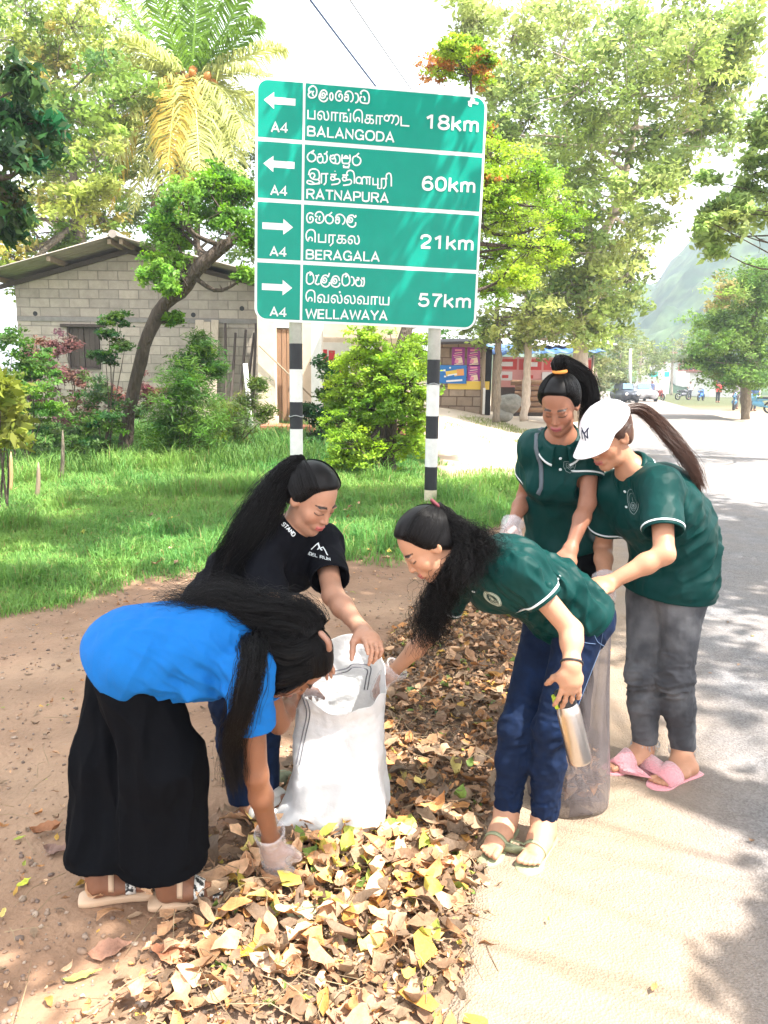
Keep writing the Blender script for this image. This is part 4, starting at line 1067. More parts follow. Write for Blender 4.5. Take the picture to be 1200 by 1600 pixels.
def house():
    Y = 18.0; zb = -.3
    X = lambda u, v=550, y=Y: P(u, v, y)[0]
    Z = lambda u, v, y=Y: P(u, v, y)[2]
    root = empty('block_house', (X(210), Y, .3), 'grey concrete block house with a low gabled sheet roof behind the leaning tree', 'house')
    x0, x1, xp = X(30), X(408), X(207); ze0, ze1, zp = Z(30, 441), Z(408, 444), Z(207, 391)
    mw = blockmat('grey_cement_blocks', (.32, .285, .24), (.44, .385, .315), (.27, .24, .205), 1)
    wx0, wx1, wz0, wz1 = X(106), X(157), Z(130, 577), Z(130, 511)
    mb = MB(); D = 6.5
    # gable wall as pieces round the window opening
    def wallpoly(p): mb.poly([(a, Y, b) for a, b in p], .2, (0, -1, 0))
    wallpoly([(x0, zb), (wx0, zb), (wx0, ze0+(wx0-x0)/(xp-x0)*(zp-ze0)), (x0, ze0)][::1])
    wallpoly([(wx0, zb), (wx1, zb), (wx1, wz0), (wx0, wz0)]); wallpoly([(wx0, wz1), (wx1, wz1), (wx1, ze0+(wx1-x0)/(xp-x0)*(zp-ze0)), (wx0, ze0+(wx0-x0)/(xp-x0)*(zp-ze0))])
    wallpoly([(wx1, zb), (xp, zb), (xp, zp), (wx1, ze0+(wx1-x0)/(xp-x0)*(zp-ze0))]); wallpoly([(xp, zb), (x1, zb), (x1, ze1), (xp, zp)])
    mb.box(((x0+.1), Y+.2+D/2, (zb+ze0)/2), (.1, D/2, (ze0-zb)/2)); mb.box(((x1-.1), Y+.2+D/2, (zb+ze1)/2), (.1, D/2, (ze1-zb)/2)); mb.box(((x0+x1)/2, Y+.3+D, (zb+ze0)/2), ((x1-x0)/2-.2, .1, (ze0-zb)/2))
    mb.build('wall', mw, root)
    for u, v in ((55, 490), (302, 492), (378, 482)):
        q = P(u, v, Y-.004); mb = MB(); mb.lathe(q, (0, 1, 0), [(.055, 0), (.05, .003), (.02, .004)], 10)
        mb.build('vent_hole', MDARK, root)
    mb = MB(); mb.box(((x0+x1)/2, Y-.012, Z(200, 500)), ((x1-x0)/2, .012, .05)); mb.build('lintel_band', mat('cement_band', (.24, .225, .205), .9, noise=.2, nscale=4), root)
    mb = MB(); mb.box(((wx0+wx1)/2, Y-.03, wz1+.03), ((wx1-wx0)/2+.12, .05, .035), bev=.006); mb.build('lintel', MDARKWOOD, root)
    wd = empty('window', ((wx0+wx1)/2, Y, (wz0+wz1)/2)); adopt(wd, root)
    hw = (wx1-wx0)/2
    for i, sx in enumerate((-.5, .5)):
        mb = MB(); zc = (wz1+wz0)/2+.02
        for j in range(3): mb.box(((wx0+wx1)/2+sx*hw+(j-1)*hw*.32, Y+.05, zc), (hw*.155, .015, (wz1-wz0)/2-.03), bev=.003)
        mb.build('shutter', MDARKWOOD if True else None, wd)
    mb = MB()
    for a, b, c, d in ((wx0+.02, wx0+.05, wz0, wz1), (wx1-.05, wx1-.02, wz0, wz1)): mb.box(((a+b)/2, Y+.02, (c+d)/2), ((b-a)/2, .045, (d-c)/2-.001))
    mb.box(((wx0+wx1)/2, Y+.02, wz0+.02), (hw-.06, .05, .02)); mb.build('frame', MDARKWOOD, wd)
    # roof
    yf, yb = Y-.95, Y+D+.9
    rid = lambda y: np.array([xp, y, zp+.16]); sl0 = (zp-ze0)/(xp-x0); sl1 = (zp-ze1)/(x1-xp)
    ea0 = lambda y: np.array([x0-.40, y, zp+.16-sl0*(xp-x0+.40)]); ea1 = lambda y: np.array([x1+.35, y, zp+.16-sl1*(x1+.35-xp)])
    rf = slab((rid(yf)-[.0, 0, 0], rid(yb), ea0(yf), ea0(yb)), .012, MROOF, 'roof', root, .022)
    slab((rid(yf)+[0, 0, .004], rid(yb)+[0, 0, .004], ea1(yf), ea1(yb)), .012, MROOF, 'roof', root, .022)
    mb = MB(); mb.tube([rid(yf)+[0, -.05, .02], rid(yb)+[0, 0, .02]], .085, 10); mb.build('ridge_cap', MROOF, rf)
    mb = MB()
    for t in (.04, .48, .93):
        for (a, s) in ((ea0, 0), (ea1, 1)):
            q0 = rid(yf+.08)*(1-t)+a(yf+.08)*t; q1 = rid(Y+D)*(1-t)+a(Y+D)*t; mb.box((q0+q1)/2-[0, 0, .085], (.04, np.linalg.norm(q1-q0)/2, .055), bev=.005)
    mb.build('purlin', MWOOD, root)
    mb = MB()
    for a in (ea0, ea1):
        q0, q1 = rid(Y-.06)-[0, 0, .19], a(Y-.06)-[0, 0, .19]; dd = nrm(q1-q0); mb.box((q0+q1)/2, (np.linalg.norm(q1-q0)/2, .03, .05), np.stack([dd, [0, 1, 0], np.cross(dd, [0, 1, 0])]))
    mb.build('rafter', MDARKWOOD, root)
    # porch on the right end
    yp = 17.5; zf = .55
    mb = MB(); mb.box(((X(400)+X(640))/2, Y+.35, 1.7), ((X(640)-X(400))/2-.002, .1, 2.0)); mb.build('porch_wall', MCREAM, root)
    for i, (u0, u1, y_, m_) in enumerate(((404, 431, yp, MCREAM), (487, 504, yp, MWHITEW), (571, 586, yp+.1, MWHITEW))):
        a, b = P(u0, 560, y_)[0], P(u1, 560, y_)[0]; mb = MB(); mb.box(((a+b)/2, y_, 1.75), ((b-a)/2, .16, 1.75), bev=.012); mb.box(((a+b)/2, y_, .62), ((b-a)/2+.03, .19, .09), bev=.01); mb.build('pillar', m_, root)
    a, b = P(432, 560, Y+.2)[0], P(464, 560, Y+.2)[0]; dr = MB()
    for j in range(4): dr.box((a+(b-a)*(j+.5)/4, Y+.21, 1.62), ((b-a)/8-.006, .03, 1.05), bev=.004)
    do = dr.build('door', MBROWN, root); mb = MB(); mb.lathe((b-.09, Y+.17, 1.5), (0, -1, 0), [(.03, 0), (.035, .03), (.02, .05)], 10); mb.build('handle', MDARK, do)
    mb = MB()
    for xx in (a-.035, b+.035): mb.box((xx, Y+.2, 1.62), (.03, .05, 1.08))
    mb.box(((a+b)/2, Y+.2, 2.735), ((b-a)/2+.065, .05, .035)); mb.build('door_frame', MWHITEW, root)
    a, b = P(408, 670, 17.0)[0], P(492, 670, 17.0)[0]
    mst = mat('red_cement', (.42, .16, .10), .85, noise=.2, nscale=4, bump=.15, bscale=20)
    mb = MB(); mb.box(((a+b)/2, 17.25, .31), ((b-a)/2, .42, .24), bev=.02); mb.box(((a+X(640))/2+.4, Y-.05, .30), ((X(640)-a)/2-.1, .45, .20)); mb.build('porch_step', mst, root)
    mb = MB(); q = [P(515, 500, 16.9), P(720, 500, 16.9)]
    mb.box((np.array(q[0])+q[1])/2*[1, 1, 0]+[0, .5, 3.02], ((q[1][0]-q[0][0])/2, .7, .03), np.array([[1, 0, 0], [0, .97, .24], [0, -.24, .97]])); mb.build('porch_awning', mat('pale_awning_sheet', (.66, .68, .66), .6, noise=.1, nscale=3), root)
    mb = MB(); mb.tube([P(405, 540, 17.25), P(487, 620, 17.25)], .018, 6); o = mb.build('pole_brace', MWOOD, root, True)
    # white notice boards on the porch wall
    c = P(520, 570, 17.9); mb = MB(); w = MB()
    w.box(c, (.42, .02, .5), bev=.004); nb = w.build('notice_board', MWHITEW, None); tag(nb, 'white board with red and yellow marks hung on the cream porch wall', 'notice board')
    for dx, dz, h_, m_ in ((-.2, .12, .22, 0), (-.02, .2, .12, 0), (.15, -.1, .16, 1), (.25, .1, .1, 1)): mb.box(c+[dx, -.024, dz], (.07, .004, h_), mi=m_)
    mb.build('board_marks', None, nb, mats=[mat('red_print', (.55, .04, .05), .6), mat('yellow_print', (.70, .45, .05), .6)])
    # leaning planks and sticks
    for i, (u0, v0, u1, v1, w_, c_) in enumerate(((312, 500, 308, 700, 13, 'pale sawn board leaning on the block wall, leftmost of three'), (324, 503, 322, 700, 10, 'pale sawn board leaning on the block wall, middle of three'), (336, 500, 330, 700, 11, 'pale sawn board leaning on the block wall, rightmost of three'))):
        a, b = P(u0, v0, 17.85), P(u1, v1, 17.3); d = nrm(b-a); s = np.array([1., 0, 0]); mb = MB(); n_ = np.cross(d, s); mb.box((a+b)/2, (w_/67/2, .018, np.linalg.norm(b-a)/2), np.stack([s, n_, d]), bev=.004)
        o = mb.build('wooden_board', mat('pale_board', (.46, .39, .30), .85, noise=.2, nscale=4, stretch=(6, 6, .5))); tag(o, c_, 'board', 'boards leaning on the house')
    for i, (u0, v0, u1, v1) in enumerate(((352, 505, 349, 690), (368, 520, 352, 690), (384, 515, 366, 690), (397, 520, 372, 690), (400, 505, 388, 690))):
        a, b = P(u0, v0, 17.85), P(u1, v1, 17.35); mb = MB(); mb.tube(spline([a, (a+b)/2+[.03, 0, 0], b], 8), np.linspace(.028, .04, 8), 7); o = mb.build('wooden_pole', MDARKWOOD, None, True)
        tag(o, ('thin dark pole leaning against the block wall, ' + ('leftmost', 'second from left', 'middle', 'second from right', 'rightmost')[i]+' of five'), 'pole', 'dark poles leaning on the house')
house()
def poster(c, ax, ay, w, h, base, marks, label, par=None):
    n = np.cross(ax, ay); mb = MB(); mb.box(c, (w/2, h/2, .006), np.stack([ax, ay, n])); mats = [base]; o = mb.build('poster', base, None)
    tag(o, label, 'poster', 'printed posters on the kiosk'); mk = MB()
    cols = []
    for (x, y, sw, sh, rot, m_) in marks:
        if m_ not in cols: cols.append(m_)
        r = R(rot); a2 = ax*math.cos(r)+ay*math.sin(r); b2 = -ax*math.sin(r)+ay*math.cos(r)
        mk.box(c+ax*x*w+ay*y*h+n*(.008+.001*len(mk.v)), (sw*w/2, sh*h/2, .002), np.stack([a2, b2, n]), mi=cols.index(m_), bev=min(sw*w, sh*h)*.2)
    if marks: mk.build('print', None, o, mats=cols)
    return o
def kiosk():
    Y = 27.0; X = lambda u, y=Y: P(u, 580, y)[0]; Z = lambda v, y=Y: P(720, v, y)[2]
    root = empty('kiosk', (X(720), Y, .6), 'small dark-roofed wooden kiosk with bright posters on its front beside a thin tree', 'kiosk')
    x0, x1 = X(672), X(752); zb = .35; zt = Z(536)
    mw = blockmat('rubble_and_planks', (.36, .28, .21), (.24, .17, .12), (.15, .10, .07), 1, .55, .33, .02)
    mb = MB(); mb.box(((x0+x1)/2, Y+.9, (zb+zt)/2), ((x1-x0)/2, .9, (zt-zb)/2)); mb.build('wall', mw, root)
    mb = MB(); mb.box(((x0+x1)/2+.15, Y+.7, zt+.09), ((x1-x0)/2+.45, 1.35, .045), np.array([[1, 0, .03], [0, 1, .08], [0, -.08, 1]])); mb.build('roof', mat('black_roof_sheet', (.045, .035, .035), .8, noise=.3), root)
    mb = MB(); mb.box((x1+.2, Y+.95, (zb+zt)/2-.05), (.19, .7, (zt-zb)/2-.05)); mb.build('doorway', mat('doorway_shade_black', (.02, .018, .018), .9), root)  # solid near-black block: its colour stands in for shade inside the opening
    mb = MB(); mb.tube([(x1+.06, Y-.12, zb-.1), (x1+.05, Y-.12, zt+.05)], .07, 8); mb.build('corner_post', MWOOD, root, True)
    mb = MB(); mb.box((x1+.1, Y-.2, .85), (.04, .03, .45)); mb.build('pale_slat', MWHITEW, root)
    mP = mat('purple_print', (.30, .035, .26), .5); mR = mat('pink_print', (.75, .25, .40), .5); mC = mat('cream_print', (.80, .62, .48), .5); mB = mat('blue_print', (.015, .17, .50), .5); mO = mat('orange_biscuit_print', (.75, .33, .10), .5); mY = mat('yellow_print_paint', (.75, .52, .08), .55); mW = mat('white_print', (.8, .8, .82), .5)
    ax, ay = V3(1, 0, 0), V3(0, 0, 1)
    pm = lambda s: [(0, .34, .55, .10, 0, mR), (0, .20, .6, .035, 8, mC), (-.05, .08, .7, .05, 8, mR), (-.05, -.02, .55, .03, 8, mC), (.08, -.22, .50, .30, 12*s, mC), (-.12, -.26, .28, .2, -14, mR), (.05, -.42, .7, .05, 4, mC)]
    for u, v, lb in ((716, 557, 'purple and pink poster at the top left of the kiosk front'), (740, 557, 'purple and pink poster at the top right of the kiosk front'), (740, 584, 'purple and pink poster below another purple one, beside the blue poster')):
        c = P(u, v, Y-.02); poster(c, ax, ay, .44, .62, mP, pm(1), lb)
    c = P(708, 585, Y-.10); poster(c, ax, ay, .92, .62, mB, [(-.02, .05, .5, .34, 10, mY), (.0, -.02, .42, .10, 10, mW), (.27, .12, .26, .36, 5, mO), (-.33, .22, .08, .10, 0, mW), (-.30, -.12, .07, .09, 0, mW), (.05, -.34, .6, .10, 5, mW), (-.12, .36, .06, .08, 0, mW), (-.1, -.12, .3, .1, 12, mB)], 'blue poster with a round biscuit and yellow script on the kiosk')
    mb = MB()
    c = P(732, 602, Y-.03); g = np.random.default_rng(2)
    mb.box(c, (.72, .012, .14)); yb = mb.build('poster', mY, None); tag(yb, 'torn yellow strip of posters under the purple ones', 'poster', 'printed posters on the kiosk')
kiosk()
def stall():
    Y = 29.0; X = lambda u, y=Y: P(u, 580, y)[0]; Z = lambda v, y=Y: P(840, v, y)[2]
    root = empty('market_stall', (X(840), Y, .5), 'long roadside stall covered with red and white banners under a blue tarpaulin', 'stall')
    x0, x1 = X(776), X(935); zt = Z(557); zm = Z(606); mR = mat('red_banner', (.62, .06, .05), .55); mW = mat('white_banner', (.80, .74, .72), .55); mT = mat('blue_tarpaulin', (.05, .14, .36), .5); mPk = mat('pink_banner', (.75, .33, .30), .55); mN = mat('navy_print', (.03, .05, .20), .5)
    mb = MB(); mb.box(((x0+x1)/2, Y+1, (zm+zt)/2), ((x1-x0)/2, .04, (zt-zm)/2)); mb.build('banner', mPk, root)
    mk = MB(); g = np.random.default_rng(8); w = (x1-x0)
    for i in range(4):
        cx = x0+w*(i+.5)/4; mk.box((cx, Y+.955, zt-.28), (w/8-.04, .003, .20), mi=0); mk.box((cx+.05, Y+.945, zt-.27), (w/8-.25, .003, .085), mi=1)
        mk.box((cx-.1, Y+.952, zt-.72), (w/8-.10, .003, .17), mi=1 if i % 2 == 0 else 2); mk.box((cx, Y+.942, zt-.74), (w/8-.35, .003, .06), mi=0)
    mk.box((X(868, Y+.9), Y+.93, Z(594)), (.50, .003, .28), mi=1)
    for k in range(4): mk.box((X(858, Y+.9)+k*.2, Y+.92, Z(594)), (.05, .003, .18), mi=3); 
    mk.build('banner_print', None, root, mats=[mR, mW, mPk, mN])
    sh = slab(((x0-.2, Y+.2, zt+.05), (x1+.3, Y+.2, zt+.22), (x0-.2, Y+2.4, zt+.5), (x1+.3, Y+2.4, zt+.6)), .02, mT, 'tarpaulin', root, .03, .5)
    slab(((x0+1.2, Y+1.2, zt+.42), (x1+1.0, Y+1.2, zt+.55), (x0+1.2, Y+3.6, zt+.8), (x1+1.0, Y+3.6, zt+.9)), .02, mat('pale_roof_sheet', (.62, .60, .66), .6), 'roof', root, .03, .4)
    mb = MB(); mb.box(((x0+x1)/2, Y+1.2, (zm+.2)/2), ((x1-x0)/2, .05, (zm-.2)/2+.0)); mb.build('back_boards', MDARKWOOD, root)
    for i in range(4):
        mb = MB(); xx = x0+w*i/3; mb.tube([(xx, Y+.85, .2), (xx, Y+.85, zt+.1)], .05, 8); mb.build('post', MWOOD, root, True)
    g = np.random.default_rng(6); k = 0
    nm = ('bottom', 'second', 'third', 'fourth', 'fifth', 'sixth')
    for r in range(6):
        z = .48+r*.20; mb = MB(); xx0 = x0+.5+.25*g.random(); xx1 = x1-.6-.5*g.random(); mb.tube([(xx0, Y-.1+.03*r, z), ((xx0+xx1)/2, Y-.1+.05*g.normal(), z+.02), (xx1, Y-.1, z+.03*g.normal())], [.10, .095, .085], 9)
        o = mb.build('log', mat('barked_log', (.34, .20, .12), .9, noise=.35, nscale=5, stretch=(.4, 4, 4)), None, True); tag(o, nm[r]+' log from below in the stack before the red banners', 'log', 'stacked logs at the stall')
    for i, (u, v, r, lb) in enumerate(((795, 632, .42, 'large grey boulder between two thin trunks by the kiosk'), (787, 650, .30, 'small mossy boulder at the foot of a thin trunk'))):
        c = P(u, v, 26.0); S = Sdf(); S.ell(c, (r, r*.8, r*.75)); S.ell(c+[r*.3, 0, r*.2], (r*.6, r*.6, r*.5), k=.1); Vv, Ff = S.mesh(.04); Vv, _ = wrinkles(Vv, Ff, [(c, 2, [1, 0, 0], 4, .06)]); o = mesh_obj('boulder', Vv, Ff, mat('grey_rock', (.26, .25, .22), .9, noise=.35, nscale=3, bump=.3, bscale=12)); tag(o, lb, 'boulder')
stall()
# ------------------------------------------------------------------ trees and plants
MBARK = mat('grey_bark', (.20, .165, .125), .95, noise=.45, nscale=3, stretch=(3, 3, .7), bump=1.0, bscale=10)
MBARKD = mat('dark_bark', (.085, .064, .048), .95, noise=.5, nscale=3, stretch=(3, 3, .7), bump=1.0, bscale=10)
for _m in (MBARK, MBARKD): [setattr(n_.inputs['Distance'], 'default_value', .07) for n_ in _m.node_tree.nodes if n_.type == 'BUMP']
MBARKP = mat('pale_bark', (.42, .35, .29), .95, noise=.35, nscale=3, stretch=(3, 3, .7), bump=.4, bscale=14)
MCROWN = mat('leaf', (.07, .13, .03), .5, vcol=True, transl=.5, spec=.3)
def leaves(c, n, size, g, asp=.45, droop=.3, up=.0):
    "n diamond leaves, each a little folded; c (n,3)"
    d = g.normal(0, 1, (n, 3)); d[:, 2] = d[:, 2]*.6-droop; d /= np.linalg.norm(d, axis=1)[:, None]
    s = np.cross(d, g.normal(0, 1, (n, 3))+[0, 0, 1.2]); s /= np.maximum(np.linalg.norm(s, axis=1), 1e-6)[:, None]; nn = np.cross(d, s)
    L = (size*(.65+.7*g.random(n)))[:, None]; w = L*asp*.5
    V = np.stack([c-d*L*.5, c+s*w-nn*w*.25-d*L*.08, c+d*L*.5, c-s*w-nn*w*.25-d*L*.08], 1).reshape(-1, 3)
    F_ = (np.arange(n)*4)[:, None]+np.array([[0, 1, 2, 3]]); return V, F_
TW = []
def crown(g, cl, n, size, cols, flat=.75, asp=.45, droop=.3, fill=2.2, jit=.35, spray=0):
    "cl: list of (centre, radius[, colour index]); twig-like bunches inside each cluster leave gaps between them"
    Vs, Fs, Cs, off = [], [], [], 0; cols = np.asarray(cols, float)
    for q in cl:
        c, r = np.asarray(q[0]), q[1]; ci = q[2] if len(q) > 2 else None
        m = max(5, int(n/45)); u = g.normal(0, 1, (m, 3)); u /= np.linalg.norm(u, axis=1)[:, None]; bc = c+g.normal(0, .56*r, (m, 3))*[1, 1, flat]
        k = g.integers(0, m, n); br = r*.20+size*.8
        pts = bc[k]+g.normal(0, br*.55, (n, 3))*[1, 1, .6 if not spray else spray]
        TW.append((c, bc)); v, f = leaves(pts, n, size*g.uniform(.6, 1.35, n), g, asp, droop)
        base = cols[g.integers(0, min(3, len(cols)))]
        if ci is not None: base = np.where((g.random((m, 1)) < .5), cols[ci], base)
        bcol = base*(1+jit*g.normal(0, .6, (m, 1)))+g.normal(0, .012, (m, 3)); cc = np.clip(bcol[k]*(.75+.5*g.random((n, 1))), .006, .9)
        Vs.append(v); Fs.append(f+off); Cs.append(np.repeat(cc, 4, 0)); off += len(v)
    return np.concatenate(Vs), np.concatenate(Fs), np.concatenate(Cs)
def tree(name, label, cat_, trunk, tr, cl, n, size, cols, bark, limbs=1.0, group=None, seed=1, **kw):
    g = np.random.default_rng(seed); root = empty(name, np.asarray(trunk[0])*[1, 1, 1], label, cat_, group)
    tp = spline(trunk, 24); rr = np.interp(np.linspace(0, 1, 24), np.linspace(0, 1, len(tr)), tr); mb = MB()
    k = 12; wob = g.normal(0, .03, (24, 3))*rr[:, None]*3; rr = rr*(1+.09*g.normal(0, 1, 24))
    mb.tube(tp+wob, rr, k)
    if limbs:
        for q in cl:
            c, r = np.asarray(q[0]), q[1]; dd = np.linalg.norm(tp[8:]-c, axis=1)+.7*np.maximum(tp[8:, 2]-c[2]+.15*r, 0)*1.5; j = 8+int(np.argmin(dd)); a = tp[j]; L = np.linalg.norm(c-a)
            if L < r*.4: continue
            b = c+g.normal(0, r*.15, 3); m = (a+b)/2+g.normal(0, L*.10, 3)+[0, 0, -L*.04]; r0 = min(rr[j]*.62, .03+L*.022)*limbs
            br = spline([a, m, b], 8); mb.tube(br, np.linspace(r0, r0*.25, 8), 6, cap=False)
            for _ in range(4):
                s = br[g.integers(3, 7)]; e = s+g.normal(0, r*.55, 3)+[0, 0, r*.15]; mb.tube([s, (s+e)/2+g.normal(0, r*.08, 3), e], [r0*.35, r0*.22, r0*.08], 4, cap=False)
    TW.clear(); V, F_, C = crown(g, cl, n, size, cols, **kw)
    for c, bc in TW:
        for e in bc[:26]: mb.tube([c, (c+e)/2+g.normal(0, .06, 3)*np.linalg.norm(e-c), e], [.012*limbs+.004, .009*limbs, .004], 3, cap=False)
    mb.build('trunk', bark, root, True)
    mesh_obj('crown', V, F_, MCROWN, root, smooth=False, col=C)
    return root
def cl_px(lst, Y, dY=1.0, sc=1.0, seed=0, ci=None):
    g = np.random.default_rng(seed); out = []
    for q in lst:
        y = Y+g.uniform(-dY, dY); out.append((P(q[0], q[1], y), q[2]*y/FPX*sc)+((q[3],) if len(q) > 3 else ()))
    return out
GR = [(.08, .15, .03), (.11, .19, .04), (.15, .23, .05)]
PALE = [(.33, .42, .12), (.42, .49, .16), (.25, .34, .10), (.50, .47, .18)]
# big spreading tree across the yard
t0 = P(906, 640, 25)*[1, 1, 0]+[0, 0, .3]
tree('broadleaf_tree', 'tall spreading tree with a pale trunk and airy crown filling the upper right', 'tree', [t0, P(907, 560, 25), P(908, 480, 25), P(925, 400, 25), P(960, 330, 25), P(985, 240, 25), P(1000, 150, 25)], [.24, .21, .19, .17, .14, .10, .05],
     cl_px([(745, 30, 32), (800, 60, 50), (860, 20, 45), (880, 70, 50), (960, 60, 60), (1040, 40, 55), (1110, 25, 45), (1150, 60, 30), (830, 140, 50), (910, 140, 60), (1000, 130, 55), (1080, 140, 50), (1130, 120, 35), (810, 215, 45), (880, 230, 50), (950, 220, 45), (1030, 215, 45), (1095, 195, 35), (860, 290, 50), (930, 300, 45), (1010, 290, 35), (870, 390, 50), (945, 390, 50), (900, 460, 45), (985, 420, 34), (965, 470, 30), (930, 520, 34), (1050, 260, 26), (1075, 90, 40), (770, 130, 30), (770, 200, 36), (830, 270, 40), (770, 330, 36), (820, 350, 40), (900, 350, 44), (860, 440, 44), (940, 440, 40), (800, 430, 36), (990, 350, 34), (920, 190, 40), (990, 60, 40), (1130, 200, 26)], 25, 3.0, 1.08, 3), 1300, .19, PALE, MBARKP, seed=3, flat=.85, jit=.4)
# lime feathery tree rising behind the sign
b0 = P(607, 742, 12.6); b0[2] = float(zg(b0[0], b0[1]))-.05
lime = cl_px([(545, 600, 30), (560, 560, 28), (590, 590, 30), (625, 560, 30), (635, 600, 32), (580, 640, 34), (540, 660, 30), (625, 640, 26), (560, 700, 34), (600, 700, 34), (640, 690, 24), (535, 715, 22), (570, 530, 22), (650, 545, 24), (530, 625, 18), (595, 735, 26), (575, 610, 26), (610, 625, 26), (600, 570, 24), (655, 620, 16), (655, 580, 18), (650, 660, 16), (575, 665, 26)], 12.4, .5, 1.0, 5)
lime += cl_px([(770, 250, 34), (800, 290, 36), (840, 275, 30), (790, 340, 38), (850, 320, 36), (885, 340, 26), (780, 400, 36), (830, 385, 36), (870, 390, 24), (765, 310, 30), (810, 430, 28), (770, 455, 26), (735, 300, 30), (700, 200, 40), (720, 400, 40), (760, 215, 22, 3), (765, 280, 14, 3)], 14.2, .8, 1.0, 6)
lime += cl_px([(690, 105, 26, 3), (720, 90, 28), (745, 115, 22, 3), (705, 75, 18), (760, 95, 16, 3), (735, 70, 16)], 14.0, .5, .9, 7)
tree('feathery_tree', 'lime-green feathery tree with a dark trunk growing up behind the sign', 'tree', [b0, P(607, 690, 12.6), P(612, 620, 12.6), P(628, 545, 12.8), P(655, 440, 13.2), P(700, 330, 13.6), P(740, 250, 14), P(735, 120, 14)], [.13, .115, .11, .10, .095, .08, .05, .02],
     lime, 1750, .060, [(.30, .46, .04), (.37, .52, .045), (.23, .39, .035), (.48, .20, .05)], MBARKD, seed=8, flat=.8, asp=.5, droop=.1, jit=.25, spray=.45)
# leaning tree by the house
b1 = P(190, 716, 13.6); b1[2] = float(zg(b1[0], b1[1]))-.1
tree('leaning_tree', 'leaning gnarled tree with bright green leaf tufts in front of the block house', 'tree', [b1, P(203, 640, 13.6), P(224, 550, 13.6), P(246, 492, 13.6), P(282, 452, 13.5), P(312, 415, 13.4), P(345, 388, 13.4), P(378, 362, 13.4)], [.135, .118, .112, .115, .13, .125, .105, .05],
     cl_px([(262, 335, 26), (292, 310, 28), (325, 295, 26), (358, 305, 28), (388, 300, 24), (285, 350, 28), (255, 372, 22), (330, 335, 24), (372, 345, 24), (395, 372, 20), (262, 402, 20), (245, 425, 18), (262, 447, 14), (350, 275, 16), (275, 372, 18), (272, 498, 9), (385, 430, 10)], 13.4, .5, 1.0, 9), 1000, .085, [(.15, .32, .035), (.20, .38, .045), (.11, .25, .03)], MBARKD, seed=10, flat=.8)
# large-leaved tree at the left edge
b2 = P(-150, 760, 9.6); b2[2] = 0
tree('mango_tree', 'dark large-leaved tree with drooping leaves reaching in at the left edge', 'tree', [b2, P(-130, 500, 9.6), P(-90, 300, 9.6), P(-40, 180, 9.6)], [.22, .18, .14, .05],
     cl_px([(35, 130, 34), (20, 180, 40), (55, 190, 32), (15, 240, 38), (45, 250, 26), (12, 300, 34), (30, 330, 24), (-20, 200, 50), (-30, 300, 50), (70, 235, 18), (10, 360, 22)], 9.6, .5, .72, 11), 330, .15, [(.05, .11, .03), (.07, .14, .035), (.04, .09, .03)], MBARKD, seed=12, asp=.40, droop=.8)
b3 = P(130, 700, 21)*[1, 1, 0]
tree('broadleaf_tree', 'yellowish tree with orange-tipped leaves beyond the left end of the house roof', 'tree', [b3, P(125, 400, 21), P(118, 300, 21), P(105, 220, 21), P(90, 120, 21)], [.2, .17, .14, .10, .04],
     cl_px([(20, 60, 40), (60, 100, 36), (95, 85, 30, 3), (110, 170, 30), (150, 250, 34, 2), (100, 270, 36), (60, 310, 34, 3), (120, 320, 30), (160, 340, 28, 3), (60, 370, 34), (20, 400, 30, 3), (100, 370, 30), (150, 300, 24), (30, 340, 28), (80, 220, 30, 2), (170, 200, 22), (10, 130, 40, 3), (25, 430, 20), (40, 20, 46), (110, 40, 40), (160, 90, 40), (200, 150, 36), (190, 280, 36), (60, 160, 40), (130, 220, 40)], 20, 1.5, 1.15, 13), 620, .17, [(.28, .38, .07), (.36, .42, .09), (.20, .31, .06), (.46, .40, .10)], MBARK, seed=14)
b4 = P(100, 700, 30)*[1, 1, 0]
tree('wispy_tree', 'pale wispy tree rising at the top left behind the palm', 'tree', [b4, P(95, 400, 30), P(80, 200, 30), P(70, 60, 30)], [.25, .2, .14, .05],
     cl_px([(30, 20, 50), (90, 30, 50), (150, 60, 40), (60, 90, 50), (130, 120, 44), (20, 130, 50), (180, 130, 30), (90, 180, 50), (30, 220, 50), (150, 200, 40), (190, 240, 36), (80, 280, 50), (140, 290, 46), (190, 310, 40), (30, 320, 46), (220, 60, 46), (240, 180, 50), (230, 260, 50), (180, 30, 44), (270, 220, 44), (10, 60, 50)], 30, 2, 1.25, 15), 700, .16, PALE, MBARKP, seed=16, flat=.9)
